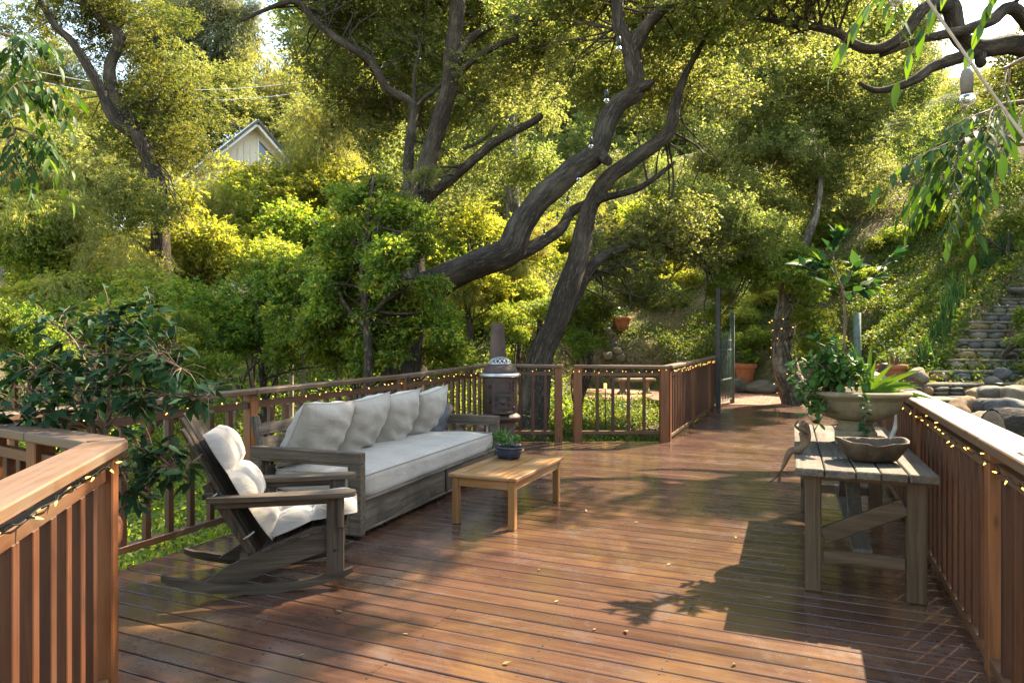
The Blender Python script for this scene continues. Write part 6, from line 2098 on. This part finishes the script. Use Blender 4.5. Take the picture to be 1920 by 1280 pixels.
for (u, v, d, w, h, mi, lab) in [
    (1842, 800, 6.9, 50, 44, 0, "rough tan boulder beside the split log"), (1800, 778, 7.6, 56, 50, 3, "large rounded tan boulder at the foot of the stone steps"), (1852, 765, 7.4, 34, 30, 1, "squarish grey boulder behind the split log"),
    (1896, 768, 7.0, 60, 30, 4, "long blue-grey boulder lying on the split log"), (1868, 742, 8.2, 52, 30, 1, "pale grey boulder beside the tiered path light"), (1830, 742, 8.4, 34, 26, 3, "rust-tinged boulder leaning on the lowest step"),
    (1905, 745, 7.8, 44, 36, 0, "tan boulder above the blue-grey boulder"), (1720, 706, 9.3, 30, 26, 2, "tan boulder at the edge of the lowest stone step"), (1864, 716, 9.4, 24, 16, 1, "small grey boulder on the end of the second step"),
    (1890, 735, 8.6, 26, 18, 3, "orange-tinged stone beside the step end"), (1880, 700, 10, 20, 16, 4, "dark stone at the end of the landing"), (1760, 800, 6.9, 40, 30, 2, "tan boulder close behind the railing cap"), (1905, 548, 14.4, 40, 16, 1, "flat grey slab lying at the head of the steps"),
]:
    boulder(u, v, d, w * 1.15, h * 1.2, lab, GW, mi, deep=1.0)
lp = P(1905, 800, 6.5)
lg = thing("split_timber", "thick dark weathered timber log lying by the boulders beyond the railing", "log", lp - Vector((0, 0, 0.18)), TH)
cr_, rr_ = catmull([Vector((-0.22, 0, 0.17)), Vector((0.2, 0.02, 0.18)), Vector((0.9, 0.05, 0.17))], [0.18, 0.19, 0.17], 5)
me_ = limb_mesh("bark", [(cr_, rr_)], "oak_bark", 16, 0.16)
link("bark", me_, lg)
MB().tube([(-0.225, 0, 0.17), (-0.221, 0, 0.17)], [0.15, 0.17], 14).build("cut_end", "log_end", lg)
# bank that the boulders rest on
m = MB()
V, F = rounded_box(3.2, 2.6, 1.5, 0.6, 8, 0.12, 4)
o = MB().add(V, F).build("earth_bank", "earth", None, True, P(1850, 800, 7.9) - Vector((0, 0, 0.72)))
o.rotation_euler = (0, 0, TH)
structure(o, "low earth bank under the boulders beside the stone steps")

# small stair on the slope behind the oak trunk
sst = thing("garden_stair", "narrow sunlit stone stair climbing the slope behind the oak trunk", "steps", W(2.75, 24.4, 1.6), TH)
for k_ in range(10):
    d = 24.4 + 0.42 * k_
    MB().box((0.18 * math.sin(k_ * 0.4) - 0.02 * k_, 0.42 * k_ + 0.2, 0.24 * k_), (1.0, 0.46, 0.6), 0.03).build("step", ("stone_tan", "mortar", "stone_tan")[k_ % 3], sst)

# iris-like clumps along the steps
GI = "strap-leaved clumps beside the stone steps"
for i, (u, v, d, h) in enumerate([(1740, 690, 11.4, 0.75), (1778, 600, 13.2, 1.05), (1798, 575, 14.0, 0.9), (1850, 545, 16.0, 0.75), (1885, 535, 16.4, 0.8), (1760, 640, 12.4, 0.8)]):
    p = P(u, v, d)
    p.z = max(gz(p), p.z - 0.35)
    cl = thing("strap_leaf_clump", ("short grassy clump beside the lowest tiered path light", "tallest upright clump of narrow leaves half way up the stone steps", "narrow-leaved clump just uphill of the tallest clump", "narrow-leaved clump near the head of the stone steps", "topmost narrow-leaved clump at the head of the stone steps", "narrow-leaved clump between the short grassy clump and the tallest clump")[i], "plant", p, 0, GI)
    ms = []
    for q in range(3):
        V, F = [], []
        for k_ in range(6):
            f = k_ / 5
            w = 0.014 * (1 - f ** 3)
            c = Vector((0.30 * f * f * (0.5 + 0.4 * q), 0, f))
            V += [tuple(c + Vector((0, -w, 0))), tuple(c + Vector((0, w, 0)))]
        F = [[2 * k_, 2 * k_ + 1, 2 * k_ + 3, 2 * k_ + 2] for k_ in range(5)]
        ms.append(MB().add(V, F).mesh("leaf", "ivy_leaf", True))
    for k_ in range(34):
        link("leaf", r_.choice(ms), cl, (r_.uniform(-.12, .12), r_.uniform(-.12, .12), -0.05), (0, 0, r_.uniform(0, 6.28)), (1, 1, h * r_.uniform(0.6, 1.1)))

# ------------------------------------------------------------------ house gable, shed, lattice fence, tarp, wires
HY = 33.0
pk = P(481, 228, HY)
hs = thing("house", "white-trimmed cream gabled house rising above the gold-leaved trees", "house", (pk.x, pk.y, gz(pk)), TH + math.radians(38))
hz = pk.z - gz(pk)
hw, dp, el = 3.4, 7.0, hz - 3.4
MB().prism([(-hw, 0), (hw, 0), (hw, el), (0, hz - 0.12), (-hw, el)], 0.5, dp, Matrix.Rotation(math.radians(90), 4, "X") @ Matrix.Scale(-1, 4, (0, 0, 1))).build("wall", "cream_siding", hs)
for s in (-1, 1):
    rf = MB().beam((0 - 0.0 * s, dp / 2, hz - 0.02), (s * (hw + 0.6), dp / 2, el - 0.6 - 0.02), dp + 0.6, 0.12, 0.01).build("roof", "roof_dark", hs)
    MB().beam((-s * 0.05, -0.12, hz - 0.03), (s * (hw + 0.62), -0.12, el - 0.62), 0.06, 0.26, 0.01).build("fascia", "white_paint", rf)
    MB().beam((0, 0.2, hz - 0.13), (s * (hw + 0.5), 0.2, el - 0.63), 0.6, 0.04, 0.01).build("soffit", "cream_siding", rf)
wd = MB().prism([(0.25, el + 0.3), (1.7, el + 0.3), (1.7, hz - 2.1), (0.25, hz - 0.75)], 0, 0.04, Matrix.Translation((0, 0.49, 0)) @ Matrix.Rotation(math.radians(90), 4, "X")).build("window", "window_glass", hs)
MB().beam((0.22, 0.46, el + 0.3), (0.22, 0.46, hz - 0.65), 0.06, 0.1, 0.005).build("window_frame", "white_paint", wd)
for i in range(5):
    MB().beam((-0.15 - i * 0.3, 0.475, hz - 0.55 - i * 0.36), (-0.15 - i * 0.3, 0.475, el), 0.02, 0.03, 0.003).build("batten", "cream_siding", hs)
w2 = thing("white_cottage", "white wall of a cottage glimpsed through the gold-leaved trees", "house", on_ground((575 - 960) * 28 / FPX, 28, -0.2), TH)
MB().box((0, 0, 2.6), (2.6, 2.5, 5.2), 0.02).build("wall", "white_paint", w2)
MB().box((0, 0, 5.3), (3.0, 2.9, 0.2), 0.02).build("roof", "roof_dark", w2)
MB().box((0.2, -1.26, 3.2), (0.8, 0.05, 0.9), 0.01).build("window", "window_glass", w2)

sp_ = P(507, 655, 17.5)
shed = thing("garden_shelter", "small low shelter with a shingled roof among the shrubs behind the daybed railing", "shelter", (sp_.x, sp_.y, gz(sp_)), TH)
zr = sp_.z - gz(sp_)
for x in (-0.7, 0.7):
    for y in (-0.5, 0.5):
        MB().box((x, y, zr / 2), (0.09, 0.09, zr), 0.005).build("post", "stem_grey", shed)
MB().box((0, 0, zr + 0.02), (1.9, 1.5, 0.08), 0.01).build("beam", "bench_x", shed)
MB().box((0, 0, zr + 0.12), (2.1, 1.7, 0.10), 0.02, Matrix.Rotation(math.radians(-7), 3, "X")).build("roof", "roof_dark", shed)
tp = P(275, 628, 13.6)
tarp = thing("sun_shade", "pale blue sloping sheet roof glimpsed behind the potted ficus", "shade roof", (tp.x, tp.y, gz(tp)), TH)
zt = tp.z - gz(tp)
V, F = [], []
for i in range(9):
    for j in range(7):
        a, b = i / 8 - 0.5, j / 6 - 0.5
        V.append((a * 1.5, b * 1.5, zt + 0.45 * b - 0.25 * (0.25 - a * a) * 2 * 0.4 - 0.3 * a * a + 0.0))
for i in range(8):
    for j in range(6):
        F.append([i * 7 + j, (i + 1) * 7 + j, (i + 1) * 7 + j + 1, i * 7 + j + 1])
o = MB().add(V, F).build("sheet", "tarp_blue", tarp, True)
sd = o.modifiers.new("thick", "SOLIDIFY")
sd.thickness = 0.02
for (a, b) in ((-0.5, -0.5), (0.5, -0.5), (-0.5, 0.5), (0.5, 0.5)):
    MB().tube([(a * 1.48, b * 1.48, -0.1), (a * 1.48, b * 1.48, zt + 0.45 * b - 0.06)], 0.03, 8).build("pole", "stem_grey", tarp, True)
fp = P(26, 705, 11.0)
lf = thing("lattice_fence", "brown diagonal lattice panel between posts behind the potted ficus", "fence", (fp.x, fp.y, gz(fp)), TH)
zl = fp.z + 0.55 - gz(fp)
for x in (0.0, 1.35):
    MB().box((x, 0, zl / 2 - 0.1), (0.09, 0.09, zl + 0.2), 0.005).build("post", "post_wood", lf)
for z in (zl - 0.06, zl - 0.95):
    MB().box((0.675, 0, z), (1.26, 0.05, 0.05), 0.004).build("rail", "rail_wood", lf)
for i in range(-8, 16):
    for s in (-1, 1):
        x0 = i * 0.115
        pts = [Vector((x0 + (0 if s > 0 else 0.86), 0.014 * s, zl - 0.93)), Vector((x0 + (0.86 if s > 0 else 0), 0.014 * s, zl - 0.07))]
        a, b = pts
        lo, hi = 0.05, 1.30
        def clipx(p, q):
            if p.x < lo and q.x > lo:
                return p.lerp(q, (lo - p.x) / (q.x - p.x))
            if p.x > hi and q.x < hi:
                return p.lerp(q, (p.x - hi) / (p.x - q.x))
            return p
        a, b = clipx(a, b), clipx(b, a)
        if not (lo - 0.01 <= a.x <= hi + 0.01 and lo - 0.01 <= b.x <= hi + 0.01) or (a - b).length < 0.1:
            continue
        MB().beam(a, b, 0.012, 0.032, 0.002).build("slat", "rail_wood", lf)
for i, (v0, v1, vs) in enumerate([(112, 150, 0), (128, 172, 4)]):
    a, b = P(-250, v0, 30), P(790, v1 + 20, 34)
    pts = [a.lerp(b, k_ / 24) - Vector((0, 0, 2.2 * math.sin(math.pi * k_ / 24))) + Vector((0, 0, 1.6)) for k_ in range(25)]
    o = MB().tube(pts, 0.009, 5).build("overhead_wire", "wire_white", None, True)
    tag(o, ("upper pale overhead wire crossing behind the crooked oak", "lower pale overhead wire crossing behind the crooked oak")[i], "wire", "overhead wires")

# ------------------------------------------------------------------ potted ficus by the stair railing
FP = W(-2.36, 3.62)
fpot = thing("plant_pot", "pale weathered clay pot beside the stair railing post", "flower pot", FP)
MB().lathe([(0.15, 0.0), (0.19, 0.10), (0.225, 0.30), (0.235, 0.42), (0.255, 0.44), (0.26, 0.52), (0.25, 0.55), (0.225, 0.55), (0.22, 0.48)], 36).build("body", "terracotta", fpot, True)
MB().lathe([(0.222, 0.46), (0.05, 0.48)], 24).build("soil", "soil", fpot)
fic = thing("ficus_plant", "dark glossy ficus bush growing in the pale clay pot", "plant", FP + Vector((0, 0, 0.46)))
FB = FP + Vector((0, 0, 0.46))
fleaf = leaf_mesh("leaf", "ficus_leaf", 1, 0.46, 5, 0.14, 0.18)
r_ = random.Random(91)
st = MB()
ends = []


def fpnt(u, v, d):
    return P(u, v, d) - FB


for tr_ in ([(170, 900, 3.62, .016), (196, 830, 3.62, .014), (205, 740, 3.65, .012), (200, 640, 3.7, .006), (205, 580, 3.7, .003)],
            [(172, 900, 3.62, .013), (178, 820, 3.6, .011), (160, 750, 3.6, .009), (120, 700, 3.65, .006), (60, 690, 3.7, .003)],
            [(200, 790, 3.62, .009), (225, 740, 3.6, .007), (270, 690, 3.6, .005), (330, 640, 3.65, .003)],
            [(200, 800, 3.62, .008), (240, 760, 3.55, .006), (300, 740, 3.5, .004), (390, 745, 3.5, .0025)],
            [(190, 830, 3.6, .008), (240, 830, 3.5, .006), (300, 860, 3.45, .004), (350, 900, 3.45, .0025)],
            [(196, 760, 3.65, .008), (140, 640, 3.8, .006), (90, 600, 3.85, .003)],
            [(203, 700, 3.66, .007), (250, 620, 3.7, .005), (290, 580, 3.7, .003)],
            [(185, 800, 3.6, .008), (110, 780, 3.5, .006), (40, 770, 3.5, .004), (-30, 760, 3.5, .003)],
            [(178, 780, 3.6, .007), (120, 740, 3.75, .005), (20, 720, 3.85, .003)],
            [(205, 720, 3.66, .007), (270, 660, 3.5, .005), (340, 690, 3.45, .003)],
            [(196, 840, 3.6, .007), (225, 880, 3.5, .005), (250, 930, 3.45, .003)]):
    q, rr = catmull([fpnt(u, v, d) for (u, v, d, _) in tr_], [x[3] for x in tr_], 5)
    st.tube(q, rr, 6)
    ends.append(q)
nlf = 0
more = MB()
tw = MB()
for q in ends * 8:
    for k_ in range(5):
        p = q[r_.randrange(len(q) // 3, len(q))]
        e = p + Vector((r_.uniform(-.16, .16), r_.uniform(-.16, .16), r_.uniform(-.10, .14)))
        tw.tube([p, p.lerp(e, 0.5) + Vector((0, 0, 0.02)), e], [0.003, 0.002, 0.001], 4)
        for m_ in range(3):
            if nlf >= 1100:
                break
            pp = p.lerp(e, r_.uniform(0.4, 1.0))
            dd = (e - p).normalized() * 0.7 + Vector((r_.uniform(-1, 1), r_.uniform(-1, 1), r_.uniform(-0.9, 0.35)))
            sz = r_.uniform(0.06, 0.105)
            if nlf < 300:
                place_leaf(fleaf, fic, pp, dd, sz, r_)
            else:
                R = rot_to(dd) @ Matrix.Rotation(r_.uniform(-0.7, 0.7), 3, "X")
                Mx = Matrix.Translation(pp) @ R.to_4x4() @ Matrix.Scale(sz, 4)
                more.add([v_.co for v_ in fleaf.vertices], [list(pg_.vertices) for pg_ in fleaf.polygons], Mx)
            nlf += 1
st.build("stem", "stem_brown", fic, True)
tw.build("twigs", "stem_brown", fic, True)
o = more.build("more_leaves", "ficus_leaf", fic, True)
o["kind"] = "stuff"

# ------------------------------------------------------------------ compound-leaved branches reaching into view
aleaf = leaf_mesh("leaf", "ash_leaf", 1, 0.30, 6, 0.10, 0.16)
asunlit = leaf_mesh("leaf", "ash_leaf_sunlit", 1, 0.28, 6, 0.10, 0.16)


def compound_branch(th, base, spine, n_sprays, spray_len, leaf_len, r_, down, lead, bright=0.0, limit=300, pairs=4):
    """a woody spine with drooping compound leaves"""
    st_ = MB()
    q, rr = catmull([p - base for p, _ in spine], [x[1] for x in spine], 5)
    st_.tube(q, rr, 7)
    cnt_ = 0
    for i in range(n_sprays):
        p = q[int(len(q) * (0.15 + 0.85 * i / n_sprays))]
        d = (lead + Vector((r_.uniform(-1, 1), r_.uniform(-1, 1), r_.uniform(-0.5, 0.6))) * 0.75).normalized()
        Ls = spray_len * r_.uniform(0.7, 1.25)
        pts = [p + d * Ls * f + Vector((0, 0, -down * Ls * f * f)) for f in (0, 0.25, 0.5, 0.75, 1.0)]
        st_.tube(pts, [0.004, 0.003, 0.002, 0.0016, 0.001], 5)
        for k_ in range(pairs * 2 + 1):
            if cnt_ >= limit:
                break
            f = 0.3 + 0.7 * (k_ // 2) / pairs
            a = pts[min(4, int(f * 4))].lerp(pts[min(4, int(f * 4) + 1)], f * 4 % 1)
            tan = (pts[min(4, int(f * 4) + 1)] - pts[max(0, int(f * 4) - 1)]).normalized()
            sd_ = tan.cross(Vector((0, 0, 1))).normalized() * (1 if k_ % 2 else -1)
            dd = tan * 0.75 + (sd_ * 0.8 if k_ < pairs * 2 else Vector((0, 0, 0))) + Vector((0, 0, -0.45 - r_.random() * 0.3))
            place_leaf(asunlit if r_.random() < bright else aleaf, th, a, dd, leaf_len * r_.uniform(0.75, 1.15), r_, r_.uniform(-0.5, 0.5))
            cnt_ += 1
    st_.build("branch", "stem_brown", th, True)


r_ = random.Random(55)
tb = on_ground(5.4, 3.2, -0.2)
ash = thing("ash_tree", "tree with drooping compound leaves hanging over the wide railing cap", "tree", tb)
tq, trr = catmull([tb - tb, W(5.35, 3.2, 1.6) - tb, W(5.0, 3.1, 3.4) - tb, W(4.4, 3.0, 5.2) - tb], [0.12, 0.10, 0.08, 0.04], 5)
link("trunk", limb_mesh("trunk", [(tq, trr)], "oak_bark", 10, 0.08), ash)
left = Vector((-CT, -ST, 0))
compound_branch(ash, tb, [(W(5.2, 3.2, 2.6), .03), (W(3.9, 3.1, 2.62), .018), (P(1930, 190, 3.1), .012), (P(1860, 235, 3.0), .008), (P(1790, 275, 2.95), .004)], 24, 0.32, 0.105, r_, 0.45, left * 0.8 + Vector((0, 0, -0.35)), 0.12, 230)
compound_branch(ash, tb, [(W(5.2, 3.2, 2.4), .025), (W(4.0, 3.3, 2.35), .015), (P(1930, 270, 3.3), .010), (P(1850, 300, 3.3), .006), (P(1790, 315, 3.2), .003)], 20, 0.32, 0.105, r_, 0.5, left * 0.8 + Vector((0, 0, -0.4)), 0.1, 190)
compound_branch(ash, tb, [(W(5.0, 3.1, 3.4), .02), (W(3.4, 2.7, 3.3), .012), (P(1940, 100, 2.7), .008), (P(1905, 120, 2.6), .004)], 6, 0.28, 0.11, r_, 0.5, left * 0.5 + Vector((0, 0, -0.6)), 0.25, 50)
compound_branch(ash, tb, [(W(4.4, 3.0, 5.2), .03), (W(2.6, 2.5, 3.3), .014), (P(1740, -60, 2.4), .008), (P(1640, -70, 2.3), .004)], 9, 0.26, 0.10, r_, 0.7, left * 0.6 + Vector((0, 0, -0.6)), 0.75, 70)
tb2 = on_ground(-5.6, 5.2, -0.2)
ash2 = thing("ash_tree", "tree with drooping pointed leaves overhanging the stair opening", "tree", tb2)
tq, trr = catmull([tb2 - tb2, W(-5.6, 5.2, 2) - tb2, W(-5.4, 5.1, 4.0) - tb2, W(-4.9, 5.1, 5.4) - tb2], [0.11, 0.09, 0.07, 0.03], 5)
link("trunk", limb_mesh("trunk", [(tq, trr)], "oak_bark", 10, 0.08), ash2)
rgt = Vector((CT, ST, 0))
compound_branch(ash2, tb2, [(W(-5.4, 5.1, 4.0), .02), (P(-10, 60, 5.1), .012), (P(30, 90, 5.1), .006), (P(50, 60, 5.1), .003)], 17, 0.32, 0.125, r_, 0.5, rgt * 0.6 + Vector((0, 0, -0.3)), 0.1, 150)
compound_branch(ash2, tb2, [(W(-5.45, 5.1, 3.4), .02), (P(-20, 180, 5.0), .012), (P(30, 160, 5.0), .007), (P(80, 150, 5.0), .003)], 18, 0.32, 0.125, r_, 0.5, rgt * 0.7 + Vector((0, 0, -0.3)), 0.1, 160)
compound_branch(ash2, tb2, [(W(-5.5, 5.1, 3.0), .02), (P(-20, 260, 5.0), .012), (P(30, 240, 5.0), .007), (P(70, 260, 5.0), .003)], 18, 0.32, 0.125, r_, 0.6, rgt * 0.6 + Vector((0, 0, -0.4)), 0.1, 160)

# ------------------------------------------------------------------ globe string lights
def globe(th, p, size=1.0, smat="socket_grey"):
    so = MB().lathe([(0.004, 0.075), (0.012, 0.07), (0.017, 0.055), (0.0175, 0.022), (0.016, 0.02), (0.016, 0.0)], 14, (0, 0, 0)).build("socket", smat, th, True, p)
    so.scale = (size,) * 3
    b_ = MB()
    prof = []
    for k_ in range(11):
        a = math.pi * k_ / 10
        prof.append((max(0.002, 0.0225 * math.sin(a)), -0.020 + 0.0215 * math.cos(a)))
    b_.lathe(prof, 20)
    b_.build("bulb", "clear_glass", so, True)


sa, sb = W(0.98, 1.5, 2.9), W(3.55, 2.7, 2.12)
sa, sb = P(1725, -20, 2.05), P(1960, 312, 2.05)
d_ = (sb - sa)
st1 = thing("globe_light_string", "thick pale cord with clear globe bulbs slanting over the wide railing cap", "string lights", sa)
pa, pb_ = sa - d_ * 1.2, sb + d_ * 0.35
MB().tube([pa - sa, Vector((0, 0, 0)), d_ * 0.5 + Vector((0, 0, -0.006)), d_, pb_ - sa], 0.0045, 7).build("cord", "cord_pale", st1, True)
for (u, v, dd) in ((1813, 175, 2.03), (1681, -14, 2.0)):
    gpnt = P(u, v, dd) - sa
    globe(st1, gpnt, 1.0)
    topz = gpnt + Vector((0, 0, 0.075))
    near = min((d_ * (k_ / 60 - 0.6) for k_ in range(90)), key=lambda c: (c - topz).length)
    MB().tube([topz, topz.lerp(near, 0.5) + Vector((0, 0, 0.004)), near], 0.002, 5).build("drop_wire", "cord_pale", st1, True)
cl = [(1185, -120, 3.9), (1168, -10, 4.2), (1160, 70, 4.6), (1137, 170, 5.2), (1108, 258, 6.0), (1085, 322, 6.9), (1064, 368, 7.9), (1045, 398, 9.0), (1020, 430, 10.3), (990, 440, 11.6)]
base_ = P(*cl[0])
st2 = thing("globe_light_string", "dark cord of globe bulbs dipping towards the sweeping oak limb", "string lights", base_)
q, rr = catmull([P(*c) - base_ for c in cl], [0.003] * len(cl), 5)
MB().tube(q, rr, 5).build("cord", "cord_dark", st2, True)
for c in cl[2:9]:
    globe(st2, P(*c) - base_ - Vector((0, 0, 0.06)), 0.9, "cord_dark")

# ------------------------------------------------------------------ fallen leaves on the boards
fl_ = leaf_mesh("fallen_leaf", "dry_leaf", 1, 0.5, 4, 0.2, -0.2)
r_ = random.Random(17)
for (u, v) in [(960, 1003), (1118, 1180), (1012, 1068), (1172, 1183), (1436, 1121), (1380, 1245), (642, 1149), (942, 1246), (1190, 980), (870, 945), (1010, 915), (1300, 940), (765, 1190), (1040, 1130), (1250, 1060), (1100, 960), (560, 1230), (1380, 1010)]:
    p = FL(u, v)
    o = link("fallen_leaf", fl_, None, p + Vector((0, 0, 0.006)), (r_.uniform(-.2, .2), r_.uniform(-.2, .2), r_.uniform(0, 6.28)), r_.uniform(0.022, 0.045))
    tag(o, "tiny dry leaf lying on the deck boards", "leaf", "dry leaves on the deck")
